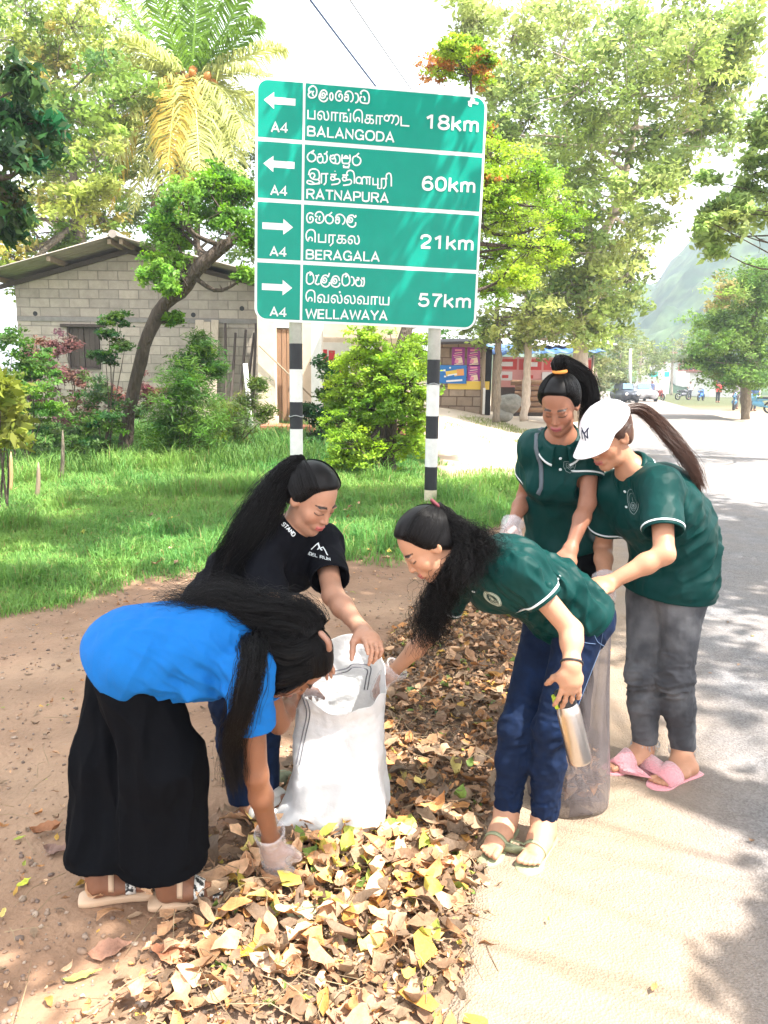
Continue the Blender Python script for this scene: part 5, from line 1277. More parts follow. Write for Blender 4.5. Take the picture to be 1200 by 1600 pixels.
for i, (lst, Y, lb, cs) in enumerate((
    ([(330, 320, 50), (380, 260, 46), (400, 200, 40), (290, 280, 46), (350, 220, 40), (240, 320, 46), (210, 340, 40), (400, 340, 50), (370, 390, 40)], 30, 'dense green tree behind the palm and the house', GR),
    ([(440, 480, 50), (500, 460, 50), (470, 540, 40), (560, 500, 46), (640, 480, 50), (700, 500, 40), (540, 560, 30), (620, 540, 36), (660, 560, 30)], 34, 'shaded tree seen under the sign behind the porch', GR),
    ([(780, 500, 36), (830, 480, 40), (800, 440, 40), (850, 520, 30), (760, 520, 26), (870, 480, 30)], 24.2, 'pale tree with a thin brown trunk in front of the kiosk', PALE),
    ([(830, 500, 34), (870, 450, 40), (840, 420, 36), (890, 510, 28), (815, 540, 20)], 24.8, 'pale tree with a thin whitish trunk in front of the banners', PALE))):
    bx = [P(300, 500, 30), P(560, 500, 34), P(775, 650, 24.2), P(819, 650, 24.8)][i]; bx = np.array([bx[0], bx[1], .3]); top = P([310, 560, 776, 822][i], [300, 480, 470, 450][i], Y)
    tree('broadleaf_tree', lb, 'tree', [bx, (bx+top)/2+[.03*i, 0, 0], top], [.2, .16, .08] if i < 2 else [.13, .115, .06], cl_px(lst, Y, 1.2, 1.0, 20+i), 800, .17, cs, (MBARK, MBARK, MBARK, MBARKP)[i], seed=22+i)
# tree at the far right with layered foliage
b5 = P(1168, 620, 34)*[1, 1, 0]
tree('layered_tree', 'low layered green tree over the parked motorcycles at the right edge', 'tree', [b5, P(1168, 580, 34), P(1175, 520, 34), P(1190, 440, 34)], [.22, .2, .16, .06],
     cl_px([(1190, 430, 24), (1160, 450, 26), (1130, 465, 22, 3), (1185, 470, 28), (1115, 500, 22), (1150, 495, 26), (1195, 510, 28), (1105, 540, 20), (1140, 535, 24), (1175, 545, 24), (1095, 560, 14), (1130, 568, 18), (1165, 578, 14), (1215, 460, 30), (1230, 520, 34), (1240, 430, 30), (1160, 520, 34), (1130, 500, 28), (1190, 560, 30), (1120, 580, 20), (1150, 590, 20), (1185, 440, 36), (1190, 590, 24)], 34, 2.0, 1.35, 30), 1500, .15, [(.17, .29, .06), (.23, .36, .08), (.13, .23, .05), (.34, .30, .11)], MBARK, limbs=.6, seed=31, flat=.65, jit=.4)
# branch reaching in from a roadside tree outside the right edge
b6 = P(1420, 900, 15)*[1, 1, 0]
tree('roadside_tree', 'roadside tree whose hanging branch tips show at the upper right', 'tree', [b6, P(1400, 500, 15), P(1370, 300, 15), P(1320, 180, 15)], [.3, .25, .2, .06],
     cl_px([(1185, 215, 20), (1180, 270, 24), (1195, 310, 24), (1150, 330, 18), (1125, 360, 20), (1120, 392, 14), (1130, 330, 14), (1105, 280, 12), (1195, 180, 16), (1230, 250, 50), (1260, 180, 60), (1300, 300, 60), (1330, 150, 70), (1250, 330, 40), (1100, 345, 10), (1195, 250, 26), (1165, 300, 20), (1140, 350, 20), (1105, 375, 14), (1190, 340, 24), (1120, 320, 16), (1330, 60, 100), (1420, 140, 110), (1450, 260, 90), (1390, 40, 110), (1480, 80, 110), (1340, 240, 80)], 15, .8, 1.0, 33), 430, .13, [(.26, .37, .11), (.33, .43, .13)], MBARKD, limbs=.25, seed=34, flat=.9)
for i, (u, v, Y, lst) in enumerate(((968, 610, 60, [(960, 560, 22), (975, 530, 20), (950, 535, 18), (965, 590, 14), (945, 580, 14)]), (1000, 606, 75, [(1000, 560, 16), (1015, 540, 18), (990, 575, 14), (1020, 565, 12)]), (1050, 604, 95, [(1045, 555, 14), (1065, 545, 16), (1080, 560, 12), (1030, 560, 10)]), (930, 612, 48, [(925, 570, 22), (940, 540, 18), (915, 545, 20), (930, 600, 14)]))):
    c = P(u, v, Y)*[1, 1, 0]; tree('street_tree', ('pale young tree lining the road behind the cap, ', 'hazy small tree beyond the parked car, ', 'hazy rounded tree before the hill, ', 'pale young tree next to the large trunk, ')[i]+('second', 'third', 'fourth', 'first')[i]+' from the left', 'tree', [c, P(u, v-25, Y), P(u+2, v-60, Y)], [.16, .13, .05], cl_px(lst, Y, 1.5, 1.7, 40+i), 620, .30, [(.20, .25, .09), (.24, .28, .11)], MBARKP, seed=44+i, group='small trees along the far road')
# coconut palm
def palm():
    Y = 23.0; g = np.random.default_rng(50); c = P(298, 140, Y); base = P(258, 640, Y); base[2] = .2
    root = empty('coconut_palm', base, 'coconut palm with drooping yellowing fronds and orange nuts behind the house', 'palm')
    mb = MB(); tp = spline([base, P(262, 500, Y), P(270, 350, Y), P(285, 230, Y), c], 40); mb.tube(tp, np.linspace(.21, .14, 40)*(1+.05*np.sin(np.arange(40)*2.1)), 12); mb.build('trunk', MBARK, root, True)
    F_ = [((215, -90), -1.5, .2, 0), ((262, -110), .8, .1, 0), ((310, -120), -.5, .1, 0), ((350, -80), 1.2, .15, 0), ((385, -20), -1.2, .25, 0), ((120, 15), .5, .5, 1), ((135, 125), -1.6, .6, 1), ((165, 205), 1.5, .6, 2), ((445, 75), -.6, .5, 1), ((415, 180), .9, .6, 1), ((392, 235), -1.6, .8, 1), ((180, 280), -1.2, 1.0, 3), ((172, 330), -2.0, .9, 3), ((262, 330), -2.2, 1.0, 1), ((285, 345), -1.5, 1.1, 3), ((240, 385), -.8, 1.25, 4), ((330, 300), .9, .9, 2), ((375, 290), -1.8, .9, 1), ((225, 250), 2.0, .8, 2), ((350, 210), 2.3, .6, 2), ((300, -40), 2.5, .2, 0), ((130, 80), -1.0, .5, 1), ((165, 300), -2.2, .9, 1), ((208, 335), -1.9, 1.0, 1), ((312, 270), -2.4, .8, 1), ((430, 125), -1.2, .5, 1), ((405, 30), -1.0, .35, 0), ((352, 335), -1.6, 1.0, 1), ((262, 262), -2.6, .8, 3), ((190, 60), -1.8, .4, 1), ((170, -20), .8, .3, 0)]
    cols = {0: (.16, .28, .03), 1: (.52, .55, .20), 2: (.08, .13, .03), 3: (.56, .42, .09), 4: (.22, .125, .08)}
    for (tip, dy, dr, ci) in F_:
        t = P(tip[0], tip[1], Y+dy); L = np.linalg.norm(t-c); out = t-c; m = c+out*.5+np.array([0, 0, 1])*L*.22*dr+np.array([out[0], out[1], 0])*.12
        rc = spline([c+out*.03, m*.5+c*.5+np.array([0, 0, .10*L*dr]), m, t*.55+m*.45+[0, 0, .05*L*dr], t], 44)
        V, Fc, C = [], [], []; tg = np.gradient(rc, axis=0); tg /= np.linalg.norm(tg, axis=1)[:, None]; side = nrm(np.cross(tg[15], [0, 0, 1.]) if abs(tg[15][2]) < .95 else np.cross(tg[15], [0, 1., 0]))
        mb = MB(); mb.tube(rc, np.linspace(.04, .008, 44), 5)
        for i in range(4, 44):
            f = i/43; ll = (.92*math.sin(math.pi*min(1, f*.9+.12))**.6+.08)*(.85+.3*g.random())
            for sd in (-1, 1):
                for rep in range(2):
                    p = rc[i]+tg[i]*(rep*.035); s = nrm(side-tg[i]*np.dot(side, tg[i])); up = nrm(np.cross(s, tg[i])); up = up if up[2] > 0 else -up
                    d = nrm(s*sd*.85+tg[i]*.55+up*.15+g.normal(0, .09, 3)); e1 = p+d*ll*.5+[0, 0, -.03*ll]; e2 = p+d*ll*.85+np.array([0, 0, -1.])*ll*(.30+.22*g.random()); w = nrm(np.cross(d, up+g.normal(0, .3, 3)))*.026
                    k = len(V)*1; V += [p-w*.5, p+w*.5, e1+w, e1-w, e2]; Fc += [(k, k+1, k+2, k+3), (k+3, k+2, k+4, k+4)]; cc = np.array(cols[ci])*(.75+.5*g.random()); C += [cc]*5
        o = mb.build('frond', mat('frond_rib', tuple(np.array(cols[ci])*1.2), .6), root, True)
        mesh_obj('leaflets', V, [f if f[2] != f[3] else f[:3] for f in Fc], MCROWN, o, smooth=False, col=np.array(C))
    mco = mat('orange_coconut', (.50, .20, .05), .6, noise=.2)
    for i in range(18):
        q = c+np.array([g.normal(0, .40), -.80+g.normal(0, .2), g.normal(-.2, .32)]); mbn = MB(); mbn.lathe(q, g.normal(0, 1, 3), [(.03, -.14), (.09, -.08), (.11, 0), (.085, .08), (.02, .13)], 9); mbn.build('coconut', mco, root, True)
palm()
# ---- shrubs and small plants
def shrub(u, v, Y, lst, n, size, cols, label, name='shrub', cat_='shrub', seed=0, bark=MBARKD, grp=None, **kw):
    b = P(u, v, Y); b[2] = float(zg(b[0], b[1]))-.03; g = np.random.default_rng(seed+60)
    cl = cl_px(lst, Y, .30, 1.35, seed+61); n = int(n*2.2); root = empty(name, b, label, cat_, grp); mb = MB()
    for c, r, *_ in cl: mb.tube(spline([b+g.normal(0, .05, 3)*[1, 1, 0], (b+c)/2+g.normal(0, .06, 3), c], 8), np.linspace(.018, .004, 8), 5, cap=False)
    mb.build('stem', bark, root, True); V, F_, C = crown(g, cl, n, size, cols, **kw); mesh_obj('foliage', V, F_, MCROWN, root, smooth=False, col=C); return root
DG = [(.045, .105, .022), (.06, .13, .03), (.08, .16, .03)]
shrub(30, 690, 12.2, [(20, 530, 22), (45, 560, 24), (15, 590, 26), (50, 610, 24), (25, 640, 28), (60, 580, 16), (70, 640, 20)], 420, .07, [(.09, .20, .03), (.12, .24, .04)], 'ferny bright green shrub at the left edge in front of the house', seed=1, flat=.6, spray=.4)
shrub(0, 700, 8.6, [(2, 620, 14), (12, 650, 16), (-10, 600, 20), (8, 680, 14)], 90, .17, [(.28, .32, .05), (.12, .20, .03)], 'yellow-veined large leaf plant at the extreme left edge', name='plant', cat_='plant', seed=2, asp=.4, droop=.2)
shrub(110, 700, 15.5, [(75, 545, 16), (100, 540, 16), (85, 580, 20), (60, 560, 14), (110, 590, 18), (150, 610, 20), (130, 640, 20), (180, 625, 18), (100, 650, 22), (230, 610, 14), (165, 660, 20), (215, 640, 14), (60, 620, 20)], 300, .085, [(.20, .10, .09), (.10, .15, .05), (.26, .15, .12), (.34, .24, .18)], 'purple-leaved bush in front of the small shuttered window', seed=3)
shrub(165, 710, 13.2, [(170, 520, 12), (185, 500, 12), (165, 560, 14), (195, 545, 10), (150, 620, 20), (130, 660, 22), (170, 650, 20), (110, 690, 20), (150, 690, 22), (80, 670, 18), (60, 700, 20)], 300, .07, DG, 'spindly green sapling beside the leaning trunk', name='sapling', cat_='sapling', seed=4, flat=.6, spray=.4)
shrub(285, 735, 13.2, [(300, 570, 20), (320, 545, 16), (290, 600, 26), (275, 630, 28), (310, 620, 24), (285, 665, 30), (320, 660, 22), (260, 670, 22), (300, 700, 28), (270, 710, 22), (335, 580, 12)], 900, .10, [(.085, .19, .03), (.065, .15, .026), (.11, .22, .035)], 'fine-leaved bamboo-like bush standing right of the leaning trunk', name='bush', cat_='bush', seed=5, asp=.16, droop=.2)
shrub(360, 720, 14.6, [(350, 640, 18), (370, 655, 18), (385, 630, 12), (345, 670, 18), (375, 685, 18), (400, 600, 9), (415, 650, 10)], 400, .11, [(.16, .22, .05), (.10, .17, .03)], 'tall weeds along the house wall by the white post', name='weeds', cat_='weeds', seed=6, asp=.14, droop=-.3)
shrub(500, 720, 15.2, [(520, 575, 16), (530, 600, 16), (515, 620, 14), (500, 650, 12), (520, 655, 14), (510, 690, 18), (490, 700, 14), (480, 640, 8)], 260, .10, [(.035, .09, .025), (.05, .12, .03)], 'glossy dark green shrub against the porch pillar', seed=7)
for i, (u, v0, v1, Y, lb) in enumerate(((12, 706, 772, 9.9, 'short pale wooden stake at the left edge of the lawn'), (55, 722, 785, 9.6, 'grey wooden stake with a pointed tip, middle of three'), (93, 672, 742, 11.0, 'mossy forked wooden stake, rightmost of three'))):
    a, b = P(u+5, v0, Y), P(u, v1, Y); b[2] = float(zg(b[0], b[1]))-.1; mb = MB(); mb.tube(spline([b, (a+b)/2+[.015, 0, 0], a], 8), [.032, .03, .029, .028, .027, .025, .02, .006], 8)
    o = mb.build('wooden_stake', (mat('raw_stake', (.45, .29, .15), .85, noise=.2), MWOOD, MBARK)[i], None, True); tag(o, lb, 'stake', 'stakes of an old fence line')
a, b = P(383, 568, 16.6), P(394, 665, 16.6); b[2] = .2; mb = MB(); mb.tube([b, (a+b)/2, a], [.06, .055, .05], 10); tag(mb.build('white_post', MWHITEW, None, True), 'short leaning whitewashed post before the porch corner', 'post')
# ---- tall tree over the road behind the camera: it throws the dappled shade
def shade_tree():
    g = np.random.default_rng(77); t = np.array(SUN_DIR); cl = []
    holes = [(.03, 2.25, .62), (1.1, 2.0, .85), (.62, 1.85, .45), (.5, 1.5, .3), (.5, 2.35, .2), (-1.05, 1.75, .22), (-.45, 1.95, .2), (.85, 3.0, .18), (1.3, 2.75, .2), (1.45, 3.9, .2), (-1.9, 6.4, .5), (-.8, 7.6, .5), (2.8, 4.6, .35)]
    tg = [(g.uniform(-3.6, 4.8), g.uniform(1.2, 10.2)) for _ in range(190)]
    for (x, y) in tg:
        r = g.uniform(.42, .75)
        if any(math.hypot(x-a, y-b) < h+r*1.1 for a, b, h in holes): continue
        if y < 2.5 and g.random() < .35: continue
        z = g.uniform(6.8, 9.2); c = np.array([x, y, 0])+t*(z/t[2]); cl.append((c, r))
    for (x, y, r) in ((1.45, 2.05, .22), (1.15, 1.80, .10), (1.35, 1.60, .15), (1.6, 2.5, .2), (-.75, 2.45, .3), (-1.2, 2.9, .4), (-1.15, 2.3, .25), (-1.3, 3.2, .45), (-1.75, 2.7, .4), (-1.0, 3.9, .4), (-1.6, 4.2, .5), (-2.1, 3.5, .5), (-.9, 3.2, .3)):
        z = g.uniform(4.6, 5.6); cl.append((np.array([x, y, 0])+t*(z/t[2]), r))
    base = np.array([7.4, -2.2, 0.0])
    tree('rain_tree', 'large shade tree standing beside the road behind the viewer', 'tree', [base, [7.3, -2.1, 2], [7.0, -1.6, 4.2], [6.0, -.4, 5.8], [4.6, 1.0, 7.4]], [.42, .36, .32, .26, .16], cl, 620, .15, GR, MBARK, limbs=.04, seed=78, flat=.55, asp=.55, droop=.1)
shade_tree()

def sole(p, ft, name, m, th=.020, wid=1.0, ext=.010, strapm=None):
    H, f, s, L = ft['H'], ft['f'], ft['s'], ft['L']
    prof = [(-.022, .020), (-.010, .031), (.03, .035), (.08, .034), (.13, .039), (.17, .047), (.20, .044), (.225, .030), (.238, .014)]
    k = L/.225
    out = [H+f*(x*k+(ext if x > .1 else -ext*.4))+s*w*wid for x, w in prof]+[H+f*(x*k+(ext if x > .1 else -ext*.4))-s*w*wid for x, w in prof[::-1]]
    out = spline(np.array(out), 60, True)
    c = out.mean(0); V = []; n = len(out)
    for z, sc in ((.002, .96), (.006, 1.0), (th-.004, 1.0), (th, .965)):
        q = c+(out-c)*sc; q[:, 2] = z; V.append(q)
    fc = [(i*n+j, i*n+(j+1) % n, (i+1)*n+(j+1) % n, (i+1)*n+j) for i in range(3) for j in range(n)]+[tuple(range(n))[::-1], tuple(3*n+j for j in range(n))]
    mb = MB().add(np.concatenate(V), fc)
    o = mb.build(name, m, p['root'], True)
    if np.cross(f, s)[2] < 0: o.data.flip_normals()
    return o
def strap(p, ft, t, width, m, parent, skew=0.0, name='strap', thick=.003, lo=-.35, off=.0015, z0=.03):
    H, f, s, L = ft['H'], ft['f'], ft['s'], ft['L']
    c0 = H+f*L*t; V = []; c0[2] = z0
    angs = np.linspace(lo, math.pi-lo, 15)
    for a in angs:
        d = math.cos(a)*s+math.sin(a)*np.array([0, 0, 1.]); row = []
        for w in (-.5, .5):
            cc = c0+f*(w*width+skew*math.cos(a))
            o = cc+d*.14
            loc, nn, i, dist = p['bvh'].ray_cast(Vector(o), Vector(-d), .14)
            q = np.array(loc) if loc is not None else cc+d*.035
            q[2] = max(q[2], .014); row.append(q+d*off)
        V.append(row+[row[1]+d*thick, row[0]+d*thick])
    V = np.array(V).reshape(-1, 3); k = len(angs)
    fc = [(4*i+j, 4*i+(j+1) % 4, 4*i+4+(j+1) % 4, 4*i+4+j) for i in range(k-1) for j in range(4)]+[(3, 2, 1, 0), (4*k-4, 4*k-3, 4*k-2, 4*k-1)]
    return mesh_obj(name, V, fc, m, parent, True)
def glove(p, s, grow=.0035, cuff=.045, seed=0):
    h = p['hands'][s]; J = p['J']; S = Sdf(); wr, tip = J['wr'+s], J['ha'+s]
    add_hand(S, wr, tip, np.asarray(h['pn'], float), h.get('curl', .4), h['th'], h.get('spread', .004), h.get('thumb', .35), grow=grow, k=.022)
    d = nrm(tip-wr); e = wr-nrm(wr-J['el'+s])*-cuff
    e = wr+nrm(J['el'+s]-wr)*cuff
    T = Sdf(); T.cone(wr+d*.02, e, .034, .050, k=.02); cd = nrm(J['el'+s]-wr)
    S.comp(T, [(e, cd)], k=.02); S.cone(wr+d*.01, e+cd*.03, .030, .048, k=.004, op=-1)
    V, Fq = S.mesh(.004); V, _ = wrinkles(V, Fq, [(wr, .2, d, 45, .0022), (wr, .2, [1, 0, 0], 80, .0010)])
    return mesh_obj('glove', V, Fq, MGLOVE, p['root'])
def sleeve_trim(p, bvh, m=None, s='L', w=.007, inset=.016, name='sleeve_trim'):
    e, d, r = p['hems'][s]
    return ring_on(bvh, e-d*inset, d, r*1.9, w, .0012, thick=.0012).build(name, m or MTRIM, p['root'], True)
def bvh_of(V, Fq): return BVHTree.FromPolygons([tuple(v) for v in V], [tuple(f) for f in Fq])
def loc_mid(J, a, b, t): return J[a]*(1-t)+J[b]*t
def collar(p, bvh, m, open_=.35, h=.034, r=.066, trim=True, lift=.024):
    "folded polo collar: a band round the neck that flares down, open at the front"
    J = p['J']; ax = nrm(nrm(J['neck']-J['chest'])*.6+nrm(p['hc']-p['M'][2]*.07-J['neck'])*.6); f = nrm(p['cf']-ax*np.dot(p['cf'], ax)); l = np.cross(ax, f)
    c = J['neck']+ax*lift; V = []; n = 40; mi = []
    angs = np.linspace(open_, 2*math.pi-open_, n)
    for i, a in enumerate(angs):
        d = math.cos(a)*f+math.sin(a)*l; k = (math.cos(a)+1)/2
        top = c+ax*(.020-.030*k)+d*(r-.006); fold = c+ax*(.026-.030*k)+d*(r+.001)
        mid = c+ax*(-.002-.034*k)+d*(r+.011+.006*k); low = c+ax*(.0-h*.75-.040*k)+d*(r+.020+.018*k)
        tip = low-ax*.016*max(0, (k-.75)*4)
        V += [top, fold, mid*.5+fold*.5+d*.004, mid, tip*.8+mid*.2, tip]
    K = 6; fc = []; mi = []
    for i in range(n-1):
        for j in range(K-1): fc.append((i*K+j, (i+1)*K+j, (i+1)*K+j+1, i*K+j+1)); mi.append(1 if trim and j == 4 else 0)
    o = mesh_obj('collar', V, fc, None, p['root'], True, mats=[m, MTRIM], midx=mi)
    so = o.modifiers.new('thick', 'SOLIDIFY'); so.thickness = .003; so.offset = 0
    return o
def buttons(p, bvh, pts, n):
    mb = MB()
    for c in pts:
        loc, nn, i, d = bvh.ray_cast(Vector(c+n*.1), Vector(-n), .25)
        if loc is None: continue
        mb.lathe(np.array(loc), n, [(.0055, 0), (.0055, .0025), (.004, .003)], 12)
    return mb.build('shirt_button', MTRIM, p['root'], True) if mb.v else None
def crest(p, bvh, c, n, up, r, m, kind='round'):
    D = Decal(bvh, c, n, up)
    if kind == 'round':
        D.circ(0, 0, r, .0022); D.circ(0, 0, r*.72, .0016); D.circ(0, 0, r*.86, .0035)
        D.line([(-r*.3, r*.25), (-r*.3, -r*.1), (0, -r*.45), (r*.3, -r*.1), (r*.3, r*.25), (-r*.3, r*.25)], .002)
        D.disc(0, 0, r*.18); D.line([(-r*.5, -r*.1), (-r*.3, -r*.5), (0, -r*.62), (r*.3, -r*.5), (r*.5, -r*.1)], .0022); D.line([(0, r*.3), (0, r*.55)], .003)
    elif kind == 'drop':
        a = np.linspace(0, 2*math.pi, 30, endpoint=False)
        drop = np.stack([r*.75*np.sin(a)*(1-.35*np.cos(a)), -r*np.cos(a)+.35*r*(1+np.cos(a-math.pi))**2*.5-.15*r], 1)
        D.line(drop, .0022, True); D.line(drop*.72, .0014, True); D.circ(0, -r*.25, r*.36, .0018)
        D.line([(-r*.2, -r*.1), (-r*.2, -r*.3), (0, -r*.5), (r*.2, -r*.3), (r*.2, -r*.1), (-r*.2, -r*.1)], .0016); D.disc(0, -r*.25, r*.1); D.line([(0, r*.2), (0, r*.7)], .002)
    else:
        D.line([(-r*.75, r*.85), (-r*.8, 0), (-r*.5, -r*.65), (0, -r), (r*.5, -r*.65), (r*.8, 0), (r*.75, r*.85), (0, r*.7)], .002, True)
        D.line([(-r*.45, r*.5), (-r*.45, 0), (0, -r*.5), (r*.45, 0), (r*.45, r*.5)], .0018, True); D.circ(0, r*.1, r*.22, .002); D.line([(-r*.6, -r*.2), (r*.6, -r*.2)], .0016)
    return D.build('crest', m, p['root'])

# ---- the woman in blue, bent double over the leaves
def person_blue():
    J = PO['blue']
    p = build_person(J, 'woman in a bright blue T-shirt and wide black trousers bending to the leaves', (.235, .105, .058), (.20, .06, .05), (.42, .10, -.90), (.88, -.1, .42), .96, .92,
        hands={'R': dict(pn=(.25, .95, .1), curl=[.45, .5, .55, .6], th=1, thumb=.5), 'L': dict(pn=(.1, -.5, -.85), curl=[.5, .55, .6, .65], th=-1)})
    S = shirt_sdf(J, p, off=.020, sleeve=.50, sl_r=(.060, .066), body_r=(.128, .116, .114), fl=(1.42, 1.36), low=-.005, hemdir=nrm([-.72, 0, -.69]), hem_pt=J['pelvis']+V3(-.075, 0, .0))
    V0 = J['waist']; sp = nrm(J['neck']-J['pelvis'])
    o, V, Fq = cloth(p, 'shirt', S, MBLUE, wr=[(J['waist']+V3(.02, -.1, -.03), .13, V3(.75, 0, -.6), 24, .016), (J['shR']+V3(-.05, 0, -.02), .12, V3(.9, 0, -.35), 28, .013), (J['waist']+V3(.05, -.13, -.06), .10, V3(.8, 0, -.5), 30, .013), (J['chest']+V3(.0, -.14, -.03), .10, V3(.75, 0, -.65), 30, .014), (J['waist']+V3(-.05, -.1, .06), .2, V3(.5, 0, .8), 18, .008), (J['chest']+V3(-.03, -.12, -.05), .12, V3(.8, 0, -.6), 30, .008)], hems=p['hemp'])
    # trousers: two very wide legs
    T = Sdf(); U = Sdf(); up = nrm(J['waist']-J['pelvis'])
    U.cone(J['pelvis']+V3(.06, 0, .0), J['pelvis']+V3(.0, 0, -.03), .092, .102, k=.05, ax=p['latH'], fl=1.32); T.comp(U, [], k=.05)
    for s in 'LR':
        A = Sdf(); h, kn, an = J['hip'+s], J['kn'+s], J['an'+s]; sg = -1 if s == 'R' else 1
        m = an.copy(); m[2] = .15
        e = m+V3(-.01 if s == 'R' else .03, 0, -.0)
        A.cone(h+V3(-.02, 0, -.02), kn+V3(-.035, 0, .03), .098, .114, k=.05, ax=V3(0, 1, 0), fl=.95)
        A.cone(kn+V3(-.035, 0, .03), e-V3(0, 0, .06), .116, .136, k=.05, ax=V3(0, 1, 0), fl=.80)
        T.comp(A, [(V3(e[0], e[1], .135 if s == 'R' else .145), V3(.06, .1, -1))], k=.03)
    wl = [(J['kn'+s]+V3(0, 0, -.1), .5, V3(.05, 0, 1), 15, .012) for s in 'LR']+[(J['hipR']+V3(.05, -.1, -.05), .18, V3(.6, 0, -.8), 22, .008)]
    cloth(p, 'trousers', T, MBLACK, h=.005, wr=wl, fine=.001, hems=[(V3(J['anR'][0], J['anR'][1], .135), nrm([.06, .1, -1])), (V3(J['anL'][0], J['anL'][1], .145), nrm([.06, .1, -1]))])
    M = p['M']; hc = p['hc']
    tie = nrm([.1, -.75, .55])
    parts = hair_parts(p, tie, .014, 1700, 3, hl=.012, loose=.004)
    # loose long hair: fans out over the back and hangs down beside the near arm
    hb = lambda x, y, z: hc+x*M[0]+y*M[1]+z*M[2]
    tp = hb(.03, -.085, .03)
    g1 = [hb(.02, -.06, .10), hb(0, -.10, .07), loc_mid(J, 'neck', 'chest', .1)+V3(0, -.02, .110), J['chest']+V3(.02, .0, .128), loc_mid(J, 'chest', 'waist', .6)+V3(0, .0, .132), J['waist']+V3(-.02, .02, .128)]
    parts.append(tress(g1, [.045, .060, .060, .058, .040, .015], 900, 30, .008, .004, 5, None, 5, r=.0010, short=.5, fray=1.5))
    parts.append(core(g1, [.040, .045, .036, .026, .014, .003]))
    g2 = [hb(.05, -.05, .09), hb(.07, -.06, .02), J['neck']+V3(-.0, -.10, .06), J['shR']+V3(.02, -.06, .06), J['shR']+V3(-.005, -.085, -.06), J['elR']+V3(-.055, -.06, .12), J['elR']+V3(-.05, -.05, -.02)]
    parts.append(tress(g2, [.035, .045, .040, .032, .024, .018, .008], 700, 36, .006, .003, 6, None, 6, r=.0010, short=.3))
    parts.append(core(g2[:6], [.028, .036, .028, .020, .012, .003]))
    g3 = [hb(.06, .0, .06), hb(.085, -.01, .0), hb(.075, -.02, -.07), J['neck']+V3(.0, -.10, -.04), J['shR']+V3(-.01, -.07, -.02)]
    parts.append(tress(g3, [.03, .045, .055, .045, .02], 500, 26, .006, .002, 6, None, 8, r=.0010, short=.3))
    parts.append(core(g3, [.02, .035, .045, .03, .005]))
    g4 = [hb(.0, -.07, .11), hb(-.02, -.13, .08), J['neck']+V3(-.03, .06, .12), J['chest']+V3(-.02, .08, .135), J['waist']+V3(.04, .05, .13)]
    parts.append(tress(g4, [.05, .06, .06, .05, .02], 400, 26, .012, .005, 6, None, 9, r=.0009, short=.5, fray=1.6))
    build_hair(p, parts, MHAIR)
    # hair clip
    c = hb(.035, -.045, .130); mb = MB(); mb.tube(spline([c+M[1]*.035-M[2]*.004, c+M[0]*.012+M[2]*.010, c-M[1]*.035-M[2]*.004], 12), np.array([.004]+[.009]*10+[.004]), 8)
    mb.build('hair_clip', mat('brown_plastic_clip', (.32, .17, .12), .3), p['root'], True)
    for s in 'RL':
        so = sole(p, p['fts'][s], 'sandal', MBEIGE, .021, 1.02)
        strap(p, p['fts'][s], .34, .016, MBEIGE, so, name='ankle_strap', skew=0, lo=-.1, z0=.055)
        for t in (.60, .86):
            st = strap(p, p['fts'][s], t, .030, MCHECK, so)
    glove(p, 'R'); glove(p, 'L')
    return p

